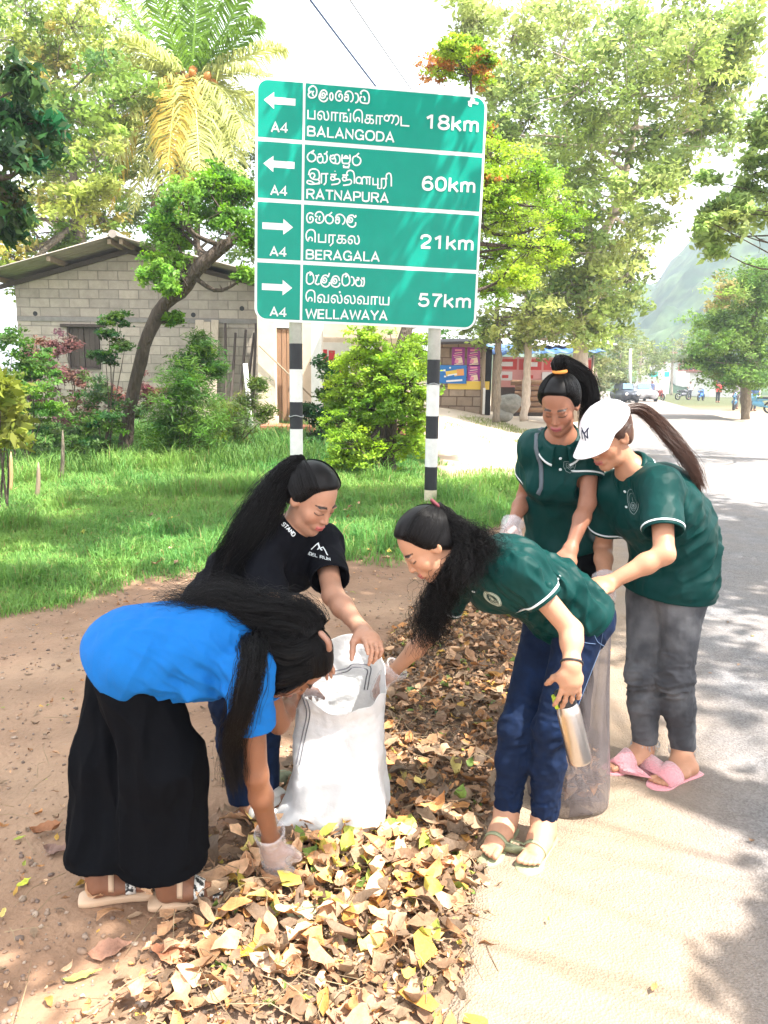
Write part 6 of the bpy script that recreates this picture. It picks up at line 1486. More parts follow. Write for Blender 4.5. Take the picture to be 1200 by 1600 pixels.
# ---- the woman in the black tee
def person_black():
    J = PO['black']
    p = build_person(J, 'woman in a black printed T-shirt with a long black ponytail, holding the sack open', (.44, .235, .155), (.46, .12, .11), (.64, -.50, -.58), (.46, -.36, .81), .95, .95,
        hands={'L': dict(pn=(-.35, .1, -.93), curl=[.18, .65, .8, .85], th=-1, thumb=.6), 'R': dict(pn=(.2, -.2, -.95), curl=.5, th=1)})
    S = shirt_sdf(J, p, off=.020, sleeve=.72, sl_r=(.062, .069), body_r=(.112, .106, .114), low=.12, neckcut=.052, neck_r=.064, fl=(1.42, 1.36))
    o, V, Fq = cloth(p, 'shirt', S, MTEE, wr=[(J['waist'], .25, p['latC']+V3(0, 0, -.5), 20, .016), (J['shL']+V3(-.03, 0, -.05), .1, V3(.6, 0, .8), 34, .009), (J['shR']+V3(0, 0, -.1), .14, V3(.3, 0, 1), 24, .009), (J['shL']+V3(-.04, 0, -.1), .14, V3(.5, 0, 1), 24, .009), (J['chest'], .2, V3(.5, 0, -1), 16, .006)], hems=p['hemp'])
    b = bvh_of(V, Fq); n = p['cf']; up = nrm(J['neck']-J['waist'])
    c, cn = on_cloth(b, 496, 857)
    D = Decal(b, c, nrm(cn+n*.5), up)
    D.line([(-.024, -.012), (-.003, .020), (.008, .004), (.016, .012), (.026, -.014)], .0035); D.line([(-.003, .020), (.004, .006), (.0, -.004)], .003); D.line([(-.004, .017), (.012, -.002)], .005)
    D.text('IDEL RUN'.replace('DE', 'DE'), -.027, -.032, .011, .0016); D.build('chest_print', MTRIM, p['root'])
    c, cn = on_cloth(b, 452, 828)
    tdir = P(463, 838, c[1])-P(443, 815, c[1]); D2 = Decal(b, c, cn, np.cross(cn, tdir), off=.003)
    D2.text('STAND', -.032, -.007, .015, .0030); D2.build('collar_print', MTRIM, p['root'])
    cloth(p, 'trousers', legs_sdf(J, p, r=(.092, .070, .058), hemlift=-.01), MDENIM, wr=[(J['knR'], .2, p['latH'], 30, .006), (J['knL'], .2, p['latH'], 30, .006)])
    M, hc = p['M'], p['hc']; hb = lambda x, y, z: hc+x*M[0]+y*M[1]+z*M[2]
    tie = nrm([0, -.88, .50]); tp = hc+(np.array([0, -.014, .034])+tie*np.array([.085, .105, .098]))@M
    parts = hair_parts(p, tie, .012, 1700, 11, loose=.0015)
    y0 = tp[1]
    g = [tp, P(458, 728, y0-.02), P(436, 752, y0-.03), P(412, 792, y0-.06), P(388, 838, y0-.08), P(366, 885, y0-.07), P(352, 940, y0-.05)]
    parts.append(tress(g, [.016, .030, .040, .056, .066, .066, .035], 1500, 40, .006, .004, 3, None, 12, r=.0011, short=.35, fray=1.2))
    parts.append(core(g, [.014, .024, .033, .045, .050, .042, .006]))
    build_hair(p, parts, MHAIR)
    ring_on(p['bvh'], tp, nrm(tp-hc), .02, .01, 0, 12).build('hair_tie', MDARK, p['root'], True) if False else None
    for s in 'RL':
        so = sole(p, p['fts'][s], 'sandal', MOLIVE2, .018)
        for t in (.58, .82): strap(p, p['fts'][s], t, .026, MSTRAPW, so)
    return p

def polo(J, p, crest_kind, crest_at, crest_r, crest_m, **kw):
    S = shirt_sdf(J, p, **kw['sd'])
    for c, r in kw.get('back', ()): S.prims[0]['s'].ell(c, (r, r, r*.95), k=.08)
    o, V, Fq = cloth(p, 'shirt', S, MPOLO, wr=kw['wr'], fine=.0018, hems=p['hemp'])
    b = bvh_of(V, Fq); n = p['cf']; up = nrm(J['neck']-J['waist'])
    for s in 'LR': sleeve_trim(p, b, None, s); 
    collar(p, b, MPOLO, **kw.get('col', {}))
    c, cn = on_cloth(b, *crest_at)
    if c is not None: crest(p, b, c, nrm(cn*.7+n*.5), up, crest_r, crest_m, crest_kind)
    mb = MB()
    for t in (.035, -.02):
        c = J['neck']*.62+J['chest']*.38+n*.09+up*t
        loc, nn, i, d = b.ray_cast(Vector(c+n*.1), Vector(-n), .3)
        if loc is not None: mb.lathe(np.array(loc)-n*.001, n, [(.006, 0), (.006, .003), (.0045, .0036)], 12)
    if mb.v: mb.build('shirt_button', MTRIM, p['root'], True)
    return b
# ---- the woman bending in front with the bottle
def person_front():
    J = PO['front']
    p = build_person(J, 'woman in a green polo and dark blue jeans leaning over the white sack', (.47, .25, .155), (.42, .13, .11), (-.69, -.14, -.71), (-.71, -.06, .70), .96, .90,
        hands={'L': dict(pn=(-.15, .98, .05), curl=[.28, .30, .34, .38], th=-1, thumb=.75, spread=.007), 'R': dict(pn=(.1, .3, -.95), curl=.45, th=1)})
    ax = nrm(J['neck']-J['waist'])
    b = polo(J, p, 'round', (770, 935), .033, MCREST, sd=dict(off=.016, sleeve=.50, sl_r=(.058, .062), body_r=(.106, .098, .106), low=.03, fl=(1.40, 1.36)),
        wr=[(J['waist']+V3(.02, -.1, .03), .16, V3(.3, -.2, -1), 24, .017), (J['pelvis']+V3(-.02, -.08, .02), .16, V3(-.6, 0, -.8), 26, .014), (J['shL']+V3(.05, 0, -.03), .13, V3(.8, 0, -.7), 30, .011), (J['chest']+V3(.05, -.1, 0), .2, V3(.6, 0, -.8), 20, .008)])
    LS = legs_sdf(J, p, r=(.082, .056, .044), hemlift=-.005, up=.07, pel=.098, seat=.076)
    jo, JV, JF = cloth(p, 'jeans', LS, MDENIM, hems=p['legh'], wr=[(J['kn'+s]+V3(0, 0, -.02), .14, p['latH'], 34, .007) for s in 'LR']+[(J['an'+s]+V3(0, 0, .05), .10, p['latH'], 50, .007) for s in 'LR']+[(J['hip'+s], .16, V3(.7, 0, -.7), 26, .006) for s in 'LR'])
    M, hc = p['M'], p['hc']; hb = lambda x, y, z: hc+x*M[0]+y*M[1]+z*M[2]
    tie = nrm([0, -.92, .35]); tp = hc+(np.array([0, -.014, .034])+tie*np.array([.085, .105, .098]))@M
    parts = hair_parts(p, tie, .012, 1700, 21, loose=.0025)
    y0 = hc[1]
    g = [tp, P(706, 816, y0-.01), P(724, 836, y0-.03), P(738, 860, y0-.05), P(734, 888, y0-.09), P(722, 912, y0-.11)]
    parts.append(tress(g, [.016, .028, .036, .038, .032, .02], 700, 34, .008, .008, 4, None, 22, r=.0010, short=.5, fray=1.2)); parts.append(core(g, [.012, .022, .030, .030, .022, .004]))
    g = [P(722, 850, y0-.06), P(716, 880, y0-.06), P(700, 908, y0-.03), P(684, 938, y0+.0), P(672, 972, y0+.02), P(664, 1008, y0+.03)]
    parts.append(tress(g, [.022, .030, .034, .038, .036, .026], 800, 44, .008, .012, 5, None, 23, r=.0011, short=.45, fray=1.2)); parts.append(core(g[:5], [.012, .018, .020, .018, .005]))
    g = [P(720, 830, y0-.03), P(744, 842, y0-.05), P(762, 852, y0-.09), P(768, 872, y0-.11)]
    parts.append(tress(g, [.02, .030, .028, .012], 300, 30, .010, .010, 4, None, 24, r=.0009, short=.5, fray=1.5))
    g = [P(705, 905, y0+.10), P(690, 940, y0+.08), P(682, 975, y0+.06), P(690, 1005, y0+.05)]
    parts.append(tress(g, [.02, .030, .030, .014], 260, 34, .009, .010, 5, None, 25, r=.0009, short=.5, fray=1.4))
    build_hair(p, parts, MHAIR)
    mb = MB(); mb.tube(spline([tp+M[0]*.02, tp+M[2]*.022, tp-M[0]*.02, tp-M[2]*.022], 16, True), .006, 6); mb.build('hair_tie', mat('maroon_hair_tie', (.12, .02, .03), .7), p['root'], True)
    w = J['wrL']+nrm(J['elL']-J['wrL'])*.012; br = ring_on(p['bvh'], w, nrm(J['elL']-J['wrL']), .07, .006, .0006, 24, thick=.004); br.build('bracelet', MDARK, p['root'], True)
    for s in 'RL':
        so = sole(p, p['fts'][s], 'flip_flop', MOLIVE, .016, 1.0)
        ft = p['fts'][s]; sg = -1 if s == 'L' else 1
        strap(p, ft, .62, .011, MOLIVE, so, skew=.0)
    glove(p, 'R')
    jb = bvh_of(JV, JF); mb = MB()
    for pts in (((926, 985), (934, 1003), (950, 1012)), ((944, 975), (938, 1010), (928, 1050), (912, 1085), (900, 1110)), ((905, 990), (912, 1003), (930, 1006))):
        V = []
        for q in spline([(*a, 0) for a in pts], 22):
            c, n = on_cloth(jb, q[0], q[1])
            if c is not None: V.append(c+n*.0012)
        if len(V) > 3: mb.tube(V, .0011, 4)
    if mb.v: mb.build('stitching', mat('pale_blue_thread', (.10, .16, .28), .8), jo)
    return p
# ---- the woman in the cap
def person_cap():
    J = PO['cap']
    p = build_person(J, 'woman in a white cap, green polo and ripped grey jeans gathering the bag', (.45, .225, .135), (.40, .12, .10), (-.74, -.40, -.55), (-.42, -.24, .87), .97, .98,
        hands={'L': dict(pn=(-.2, .3, -.93), curl=[.5, .55, .6, .6], th=-1), 'R': dict(pn=(-.5, -.6, -.2), curl=[.7, .75, .8, .8], th=1)})
    b = polo(J, p, 'drop', (990, 786), .036, MGREYP, back=((P(1036, 762, 3.06), .098), (P(1066, 806, 3.07), .112)), sd=dict(off=.026, sleeve=.68, sl_r=(.068, .073), body_r=(.122, .114, .120), low=.025, fl=(1.38, 1.34)),
        wr=[(J['waist']+V3(.08, -.12, 0), .22, V3(-.8, 0, -.6), 20, .015), (J['pelvis']+V3(.05, -.1, 0), .18, V3(-.9, 0, -.25), 22, .009), (J['shL']+V3(.03, 0, -.1), .12, V3(.5, 0, 1), 28, .010), (J['chest']+V3(0, -.1, -.05), .22, V3(-.5, 0, 1), 17, .009)])
    LS = legs_sdf(J, p, r=(.086, .062, .049), hemlift=.012, pel=.096, seat=.070)
    cloth(p, 'jeans', LS, MGREY, hems=p['legh'], wr=[(J['kn'+s]+V3(0, -.03, -.02), .12, p['latH'], 40, .011) for s in 'LR']+[(J['an'+s]+V3(0, 0, .1), .14, p['latH'], 30, .004) for s in 'LR']+[(J['hip'+s], .16, V3(.7, 0, -.7), 24, .005) for s in 'LR'])
    mb = MB(); g = np.random.default_rng(4)
    for s in 'LR':
        d = nrm(J['an'+s]-J['kn'+s]); e = J['an'+s]-d*.012; u = nrm(np.cross(d, [0, 1, 0])); w = np.cross(d, u)
        for a in g.uniform(0, 6.283, 70):
            q = e+(math.cos(a)*u+math.sin(a)*w)*.056; t = (math.cos(a)*u+math.sin(a)*w)
            mb.tube([q-d*.004, q+d*.006+t*.002+u*g.normal(0, .003), q+d*(.008+.009*g.random())+t*.003+w*g.normal(0, .004)], .0009, 3)
    mb.build('frayed_hem', mat('pale_frayed_thread', (.45, .46, .48), .9), p['root'])
    M, hc = p['M'], p['hc']; hb = lambda x, y, z: hc+x*M[0]+y*M[1]+z*M[2]
    tie = nrm([0, -.97, .12]); tp = hc+(np.array([0, -.014, .034])+tie*np.array([.083, .103, .095]))@M
    parts = hair_parts(p, tie, .007, 500, 31, loose=.001)
    y0 = hc[1]
    g = [tp, P(1002, 640, y0+.05), P(1032, 666, y0+.05), P(1058, 697, y0+.02), P(1082, 730, y0+.0), P(1095, 764, y0+.0)]
    parts.append(tress(g, [.014, .022, .026, .024, .019, .009], 900, 30, .004, .003, 2, None, 32, r=.0009, short=.45, fray=1.3)); parts.append(core(g, [.011, .017, .018, .015, .010, .003]))
    build_hair(p, parts, MHAIRB)
    # cap: crown + peak
    S = Sdf(); A = Sdf(); ct = hb(0, -.012, .044)
    A.ell(ct, np.array([.089, .112, .092]), M); S.comp(A, [(hb(0, .05, .034), nrm(-M[2]*.985-M[1]*.17))], k=.004)
    S.ell(hb(0, -.125, .035), np.array([.035, .03, .028]), M, k=.006, op=-1)
    V, Fq = S.mesh(.0035); V = relax(V, Fq, 2); cap = mesh_obj('cap', V, Fq, MCAP, p['root']); cb = bvh_of(V, Fq)
    # peak: curved tongue
    PV = []; nu, nv = 21, 9
    for i in range(nu):
        a = (i/(nu-1)-.5)*2*1.18
        for j in range(nv):
            t = j/(nv-1); x = math.sin(a)*(.088+.0*t); y = .100*math.cos(a)-.012
            ext = t*.080*math.cos(a*.92)**.55
            z = .036-.012*(1-math.cos(a))*0-ext*.42-.20*x*x/.09*(.3+t)
            PV.append(hb(x*(1-.08*t), y+ext, z+.010))
    fc = [(i*nv+j, (i+1)*nv+j, (i+1)*nv+j+1, i*nv+j+1) for i in range(nu-1) for j in range(nv-1)]
    pk = mesh_obj('peak', PV, fc, MCAP, cap); so = pk.modifiers.new('thick', 'SOLIDIFY'); so.thickness = .004; so.offset = 0
    D = Decal(cb, hb(0, .10, .078), nrm(M[1]+.35*M[2]), M[2], off=.0012)
    D.line([(-.016, -.020), (-.016, .014), (.014, -.016), (.014, .020)], .0052); D.line([(-.020, .022), (0, .002), (0, -.026)], .0050); D.line([(0, .002), (.020, .024)], .0050)
    for x in (-.016, .014): D.line([(x-.004, -.020 if x < 0 else .020), (x+.004, -.020 if x < 0 else .020)], .003)
    D.build('cap_logo', MNAVY, cap)
    mb = MB()
    for a in np.linspace(0, math.pi, 4)[:3]:
        arc = []
        for t in np.linspace(-1.25, 1.25, 24):
            d = math.sin(t)*(math.cos(a)*M[0]+math.sin(a)*M[1])+math.cos(t)*M[2]; loc, nn, i, ds = cb.ray_cast(Vector(ct+d*.2), Vector(-d), .2)
            if loc is not None: arc.append(np.array(loc)+d*.0006)
        if len(arc) > 4: mb.tube(arc, .0011, 4)
    mb.lathe(ct+M[2]*.091, M[2], [(.008, 0), (.007, .003), (.003, .005)], 12); mb.build('cap_seam', MCAP, cap, True)
    for s in 'RL':
        so = sole(p, p['fts'][s], 'slipper', MPINK, .022, 1.06)
        strap(p, p['fts'][s], .68, .075, MPINK, so, thick=.012, off=.001, lo=-.15)
    glove(p, 'R')
    return p
# ---- the woman standing at the back
def person_back():
    J = PO['back']
    p = build_person(J, 'woman in a green polo and black trousers standing behind the others', (.30, .135, .082), (.30, .075, .085), (-.36, -.74, -.57), (-.22, -.46, .86), .91, .88,
        hands={'L': dict(pn=(-.3, -.2, -.9), curl=.5, th=-1), 'R': dict(pn=(.8, .3, -.3), curl=.5, th=1)})
    b = polo(J, p, 'shield', (890, 728), .030, MGREYP, sd=dict(off=.015, sleeve=.56, sl_r=(.053, .057), body_r=(.102, .092, .098), low=-.03, fl=(1.42, 1.36)),
        wr=[(J['waist'], .22, V3(.4, 0, -1), 18, .014), (J['chest'], .22, V3(.3, 0, 1), 16, .008), (J['shR']+V3(0, 0, -.1), .12, V3(-.2, 0, 1), 22, .006)])
    cloth(p, 'trousers', legs_sdf(J, p, r=(.092, .074, .062), hemlift=-.01, up=.05, pel=.094, seat=.070), MBLACK, wr=[(J['hip'+s], .2, V3(.2, 0, 1), 16, .005) for s in 'LR'])
    M, hc = p['M'], p['hc']; hb = lambda x, y, z: hc+.91*(x*M[0]+y*M[1]+z*M[2])
    tie = nrm([0, -.42, .90]); tp = hc+.91*((np.array([0, -.014, .034])+tie*np.array([.085, .105, .098]))@M)
    parts = hair_parts(p, tie, .012, 1700, 41, loose=.001)
    g = [tp, tp+M[2]*.03-M[1]*.02, P(912, 590, p['hc'][1]+.07), P(922, 630, p['hc'][1]+.09), P(921, 690, p['hc'][1]+.12), P(915, 760, p['hc'][1]+.2)]
    parts.append(tress(g, [.02, .032, .036, .038, .035, .02], 800, 30, .004, .003, 3, None, 42, r=.0011, short=.3)); parts.append(core(g, [.016, .025, .028, .028, .022, .004]))
    build_hair(p, parts, MHAIR)
    mb = MB(); tt = nrm(tie@M); u = nrm(np.cross(tt, M[1])); w = np.cross(tt, u); q = tp+tt*.004
    mb.tube(np.array([q+.022*(math.cos(a)*u+math.sin(a)*w) for a in np.linspace(0, 6.283, 18)]), .008, 6); mb.build('hair_tie', mat('orange_hair_tie', (.75, .30, .06), .7), p['root'], True)
    # thin bag strap over the shoulder
    sh = J['shR']*.72+J['neck']*.28; n = p['cf']; pts = [sh-n*.10+V3(0, 0, -.1), sh-n*.05+V3(0, 0, .02), sh+V3(0, 0, .05), sh+n*.06+V3(-.005, 0, -.02), sh+n*.09+V3(-.005, 0, -.10), sh+n*.07+V3(-.02, 0, -.17)]
    ribbon_on(b, spline(pts, 24), None, .017, .002).build('shoulder_strap', mat('grey_webbing', (.10, .12, .14), .8), p['root'], True)
    for s in 'RL':
        so = sole(p, p['fts'][s], 'sandal', MDARK, .02)
        strap(p, p['fts'][s], .65, .05, MDARK, so)
    glove(p, 'R')
    return p
CAST = {}
for nm in ('blue', 'black', 'front', 'cap', 'back'):
    CAST[nm] = globals()['person_'+nm]()
# ------------------------------------------------------------------ leaves, stones, grass on the ground
MLEAF = mat('fallen_leaf', (.3, .2, .1), .62, vcol=True, transl=.10, noise=.22, nscale=30, bump=.25, bscale=90, spec=.35)
def leaf_batch(pos, size, yaw, tilt, roll, curl, fold, col, aspect=.42, seg=5):
    """ovate leaves: pos (n,3); returns verts/faces/colours"""
    n = len(pos); t = np.linspace(0, 1, seg+1); w = np.sin(math.pi*np.clip(t, 0, 1)**.85)**.9*aspect; w[0] = .015; w[-1] = .006
    V = np.zeros((n, seg+1, 3, 3)); a = (t-.45); rg = np.random.default_rng(n); rag = 1+rg.normal(0, .16, (n, seg+1, 3)); bmp = rg.normal(0, .045, (n, seg+1, 3))
    ang = curl[:, None]*a[None]*2
    rad = 1/np.where(np.abs(curl) < .05, .05, curl)/2
    x = np.where(np.abs(curl)[:, None] < .05, a[None], rad[:, None]*np.sin(ang)); z = np.where(np.abs(curl)[:, None] < .05, 0, rad[:, None]*(1-np.cos(ang)))
    for j, sd in enumerate((-1, 0, 1)):
        wv = (1+.18*np.sin(t[None]*9+sd*2+yaw[:, None]*5))
        V[:, :, j, 0] = x; V[:, :, j, 1] = sd*w[None]*.5*np.cos(fold)[:, None]*wv*rag[:, :, j]; V[:, :, j, 2] = z+abs(sd)*w[None]*.5*np.sin(fold)[:, None]*wv+bmp[:, :, j]
    V = V.reshape(n, -1, 3)*size[:, None, None]
    cr, sr = np.cos(roll), np.sin(roll); y2 = V[..., 1]*cr[:, None]-V[..., 2]*sr[:, None]; z2 = V[..., 1]*sr[:, None]+V[..., 2]*cr[:, None]
    ct, st = np.cos(tilt), np.sin(tilt); x3 = V[..., 0]*ct[:, None]-z2*st[:, None]; z3 = V[..., 0]*st[:, None]+z2*ct[:, None]
    cy, sy = np.cos(yaw), np.sin(yaw); X = x3*cy[:, None]-y2*sy[:, None]; Y = x3*sy[:, None]+y2*cy[:, None]
    P_ = np.stack([X, Y, z3], -1)+pos[:, None]
    base = (np.arange(n)*(seg+1)*3)[:, None]; f = []
    for i in range(seg):
        for j in range(2): f.append(np.stack([base[:, 0]+i*3+j, base[:, 0]+(i+1)*3+j, base[:, 0]+(i+1)*3+j+1, base[:, 0]+i*3+j+1], 1))
    k = (seg+1)*3
    mid = np.tile(np.array([1, .82, 1.0]), seg+1)
    C = np.repeat(col[:, None, :], k, 1)*mid[None, :, None]
    return P_.reshape(-1, 3), np.concatenate(f), C.reshape(-1, 3)
PAL = np.array([1.42, 1.22, 1.02])*np.array([[.20, .125, .075], [.26, .17, .11], [.15, .105, .075], [.36, .25, .17], [.11, .085, .065], [.36, .20, .09], [.20, .155, .115], [.46, .34, .24], [.17, .135, .10]])
PALY = np.array([[.50, .30, .06], [.46, .38, .07], [.30, .34, .06], [.40, .20, .05], [.16, .24, .05], [.55, .44, .14]])
def pick(g, n, py=.12):
    c = PAL[g.integers(0, len(PAL), n)]; y = g.random(n) < py; c = np.where(y[:, None], PALY[g.integers(0, len(PALY), n)], c)
    return c*(.8+.45*g.random((n, 1)))
def litter():
    g = np.random.default_rng(5)
    Vs, Fs, Cs, off = [], [], [], 0
    def put(pos, size, **k):
        nonlocal off
        n = len(pos)
        v, f, c = leaf_batch(pos, size, g.uniform(0, 6.28, n), g.normal(0, k.get('ti', .25), n), g.normal(0, k.get('ti', .25), n), g.normal(.3, k.get('cu', .7), n), g.uniform(-.1, k.get('fo', .8), n), k['col'], k.get('asp', .42))
        Vs.append(v); Fs.append(f+off); Cs.append(c); off += len(v)
    lo, hi = PILE.min(0), PILE.max(0)
    def inpile(n, mar=0.0):
        out = []
        while sum(map(len, out)) < n:
            q = g.uniform(lo-.1, hi+.1, (n*2, 2)); d = pdist(q[:, 0], q[:, 1], PILE)+mar*g.normal(0, 1, len(q)); out.append(q[d > 0])
        return np.concatenate(out)[:n]
    for n, s0, s1, z0, z1, py in ((6500, .007, .018, .001, .022, .04), (5600, .016, .040, .002, .018, .05), (2300, .035, .075, .006, .030, .07), (460, .07, .135, .014, .045, .10)):
        q = inpile(n, .06); z = zg(q[:, 0], q[:, 1])+g.uniform(z0, z1, n)
        dn = np.exp(-((q[:, 0]-.02)**2/.12+(q[:, 1]-2.25)**2/.10))   # the freshly raked, yellower heap
        put(np.column_stack([q, z]), g.uniform(s0, s1, n), col=np.where((g.random(n) < dn*.15)[:, None], PALY[g.integers(0, 6, n)]*(.8+.4*g.random((n, 1))), pick(g, n, py)), ti=.34, asp=.5, cu=1.0, fo=1.0)
    q = np.column_stack([g.normal(-.02, .30, 500), g.normal(2.3, .22, 500)]); q = q[rq(q[:, 0], q[:, 1]) < -.02]; n = len(q)
    put(np.column_stack([q, zg(q[:, 0], q[:, 1])+g.uniform(.02, .06, n)]), g.uniform(.06, .13, n), col=pick(g, n, .17)*1.3, ti=.35, cu=1.0, asp=.5)
    # strays on the dirt, the verge and the grass
    q = np.column_stack([g.uniform(-2.8, .3, 1700), 1.5+g.random(1700)**1.3*6.0]); q = q[(rq(q[:, 0], q[:, 1]) < 0)]; n = len(q)
    put(np.column_stack([q, zg(q[:, 0], q[:, 1])+g.uniform(.004, .02, n)]), g.uniform(.012, .05, n), col=pick(g, n, .10), ti=.2)
    q = np.column_stack([g.uniform(-5, 2.6, 300), g.uniform(6, 12, 300)]); n = 300
    put(np.column_stack([q, zg(q[:, 0], q[:, 1])+g.uniform(.01, .07, n)]), g.uniform(.06, .13, n), col=pick(g, n, .1), ti=.3)
    q = np.column_stack([g.uniform(.3, 2.6, 40), g.uniform(1.7, 5, 40)]); q = q[rq(q[:, 0], q[:, 1]) > .03]; n = len(q)
    put(np.column_stack([q, np.full(n, .03)]), g.uniform(.015, .045, n), col=pick(g, n, .2), ti=.1)
    o = mesh_obj('fallen_leaves', np.concatenate(Vs), np.concatenate(Fs), MLEAF, col=np.concatenate(Cs)); tag(o, 'dry brown and yellow leaf litter heaped along the road edge', 'leaf litter', kind='stuff')
    # dry twigs and stalks in the litter
    mb = MB()
    for i in range(420):
        q = inpile(1, .1)[0] if i < 320 else np.array([g.uniform(-1.5, .2), g.uniform(1.7, 3.4)])
        a = g.uniform(0, 6.28); l = g.uniform(.06, .22); z = float(zg(q[0], q[1]))+g.uniform(.01, .06); d = np.array([math.cos(a), math.sin(a)])
        mb.tube([[*(q-d*l/2), z], [*(q+g.normal(0, .012, 2)), z+g.uniform(0, .02)], [*(q+d*l/2), z+g.normal(0, .008)]], [.0016, .0014, .0009], 3, cap=False)
    o = mb.build('twig_debris', mat('dry_twig', (.26, .19, .11), .85, noise=.3, nscale=10)); tag(o, 'thin dry stalks and twigs lying in the leaf litter', 'twigs', kind='stuff')
litter()
# single large leaves that stand out
def lone_leaf(u, v, size, yaw, col, label, curl=.5, fold=.3, asp=.5, z=.012):
    c = G(u, v, .02); c[2] = float(zg(c[0], c[1]))+z
    v_, f, cc = leaf_batch(c[None], np.array([size]), np.array([yaw]), np.array([.06]), np.array([.08]), np.array([curl]), np.array([fold]), np.array([col]), asp, 10)
    o = mesh_obj('fallen_leaf', v_, f, MLEAF, col=cc); tag(o, label, 'leaf', 'large single leaves on the ground')
for a in ((272, 1487, .14, 2.9, (.46, .20, .11), 'broad orange-brown leaf lying on the dirt below the wide black trousers', .3, .15, .55),
          (168, 1482, .12, .4, (.40, .21, .14), 'pale pinkish-brown leaf beside a broad orange-brown leaf on bare dirt', .3, .2, .6),
          (72, 1297, .13, .3, (.34, .15, .07), 'curled rusty leaf alone on gravel at the left of the black trousers', 1.0, .6, .5),
          (85, 1326, .10, -.3, (.22, .13, .10), 'dull brown leaf just below a curled rusty leaf on the gravel', .4, .2, .5),
          (388, 1493, .17, .05, (.60, .34, .05), 'long golden yellow leaf on the front edge of the litter', .3, .3, .28),
          (125, 1522, .10, .35, (.36, .42, .10), 'narrow yellow-green leaf on the bare dirt', .2, .1, .25),
          (36, 1378, .05, 1.0, (.55, .60, .06), 'small bright yellow leaf on sunlit dirt at the far left', .2, .1, .5),
          (648, 1082, .13, .6, (.11, .22, .06), 'green leaf with wide blade among brown litter right of the white sack', .3, .2, .5),
          (688, 1120, .12, 1.9, (.07, .16, .06), 'dark green leaf lying in the litter between sack and blue jeans', .3, .3, .5),
          (562, 1585, .18, .2, (.40, .22, .15), 'very large pale brown leaf at the bottom edge of the picture', .3, .3, .55),
          (420, 1520, .15, -.5, (.52, .36, .25), 'light tan leaf with a folded blade below the golden leaf', .7, .6, .45),
          (550, 1400, .12, 1.2, (.40, .19, .09), 'upright russet leaf in the bright sunlit heap', .9, .7, .5),
          (680, 1258, .13, 1.7, (.38, .25, .16), 'tall pointed tan leaf beside a brown oval stone', .8, .8, .5)):
    lone_leaf(*a[:6], *a[6:])
def oval(u, v, r, col, label, yaw):
    c = G(u, v, .03); c[2] = float(zg(c[0], c[1]))+r[2]*.75
    S = Sdf(); M = np.array([[math.cos(yaw), math.sin(yaw), 0], [-math.sin(yaw), math.cos(yaw), 0], [0, 0, 1.]])
    S.ell(c, np.array(r), M); S.ell(c+M[0]*r[0]*.3, np.array(r)*.8, M, k=.03)
    V, Fq = S.mesh(.005); V, _ = wrinkles(V, Fq, [(c, .2, [1, 0, 0], 30, .0025)])
    o = mesh_obj('oval_stone', V, Fq, mat('smooth_stone', col, .7, noise=.25, nscale=14, bump=.2, bscale=80)); tag(o, label, 'stone', 'oval stones in the litter')
oval(440, 1213, (.040, .03, .026), (.19, .21, .13), 'grey-green oval stone beside the lower left side of the white sack', .3)
oval(471, 1425, (.042, .026, .022), (.36, .40, .24), 'pale green oval stone in the litter near the gloved hand', .1)
oval(719, 1243, (.044, .032, .026), (.30, .20, .12), 'brown oval stone in the litter left of the blue jeans', .6)
def pebbles():
    g = np.random.default_rng(9); n = 5200
    y = 1.4+g.random(n)**1.5*5.0; x = g.uniform(-.62, .35, n)*y*1.05; k = rq(x, y) < -.05; x, y = x[k], y[k]; n = len(x)
    s = np.exp(g.normal(math.log(.0048), .5, n)).clip(.0025, .017)
    ico = np.array([[0, 0, 1], [.9, 0, .35], [.28, .85, .35], [-.72, .53, .35], [-.72, -.53, .35], [.28, -.85, .35], [.75, .5, -.4], [-.3, .9, -.4], [-.95, 0, -.4], [-.3, -.9, -.4], [.75, -.5, -.4], [0, 0, -.9]])
    tri = np.array([[0, 1, 2], [0, 2, 3], [0, 3, 4], [0, 4, 5], [0, 5, 1], [1, 6, 2], [2, 7, 3], [3, 8, 4], [4, 9, 5], [5, 10, 1], [6, 7, 2], [7, 8, 3], [8, 9, 4], [9, 10, 5], [10, 6, 1], [11, 7, 6], [11, 8, 7], [11, 9, 8], [11, 10, 9], [11, 6, 10]])
    V = ico[None]*(1+g.normal(0, .16, (n, 12, 1)))*s[:, None, None]*g.uniform(.6, 1.3, (n, 1, 3))
    a = g.uniform(0, 6.28, n); ca, sa = np.cos(a)[:, None], np.sin(a)[:, None]
    V = np.stack([V[..., 0]*ca-V[..., 1]*sa, V[..., 0]*sa+V[..., 1]*ca, V[..., 2]*.7], -1)+np.stack([x, y, zg(x, y)+s*.3], -1)[:, None]
    F_ = (tri[None]+(np.arange(n)*12)[:, None, None]).reshape(-1, 3)
    c = np.array([[.30, .20, .14], [.38, .28, .21], [.22, .16, .13], [.40, .31, .24]])[g.integers(0, 4, n)]*.8*(.8+.4*g.random((n, 1)))
    o = mesh_obj('gravel', V.reshape(-1, 3), F_, mat('pebble', (.3, .2, .15), .9, vcol=True, noise=.15, nscale=40), smooth=False, col=np.repeat(c, 12, 0)); tag(o, 'small stones and grit strewn over the red dirt', 'gravel', kind='stuff')
pebbles()
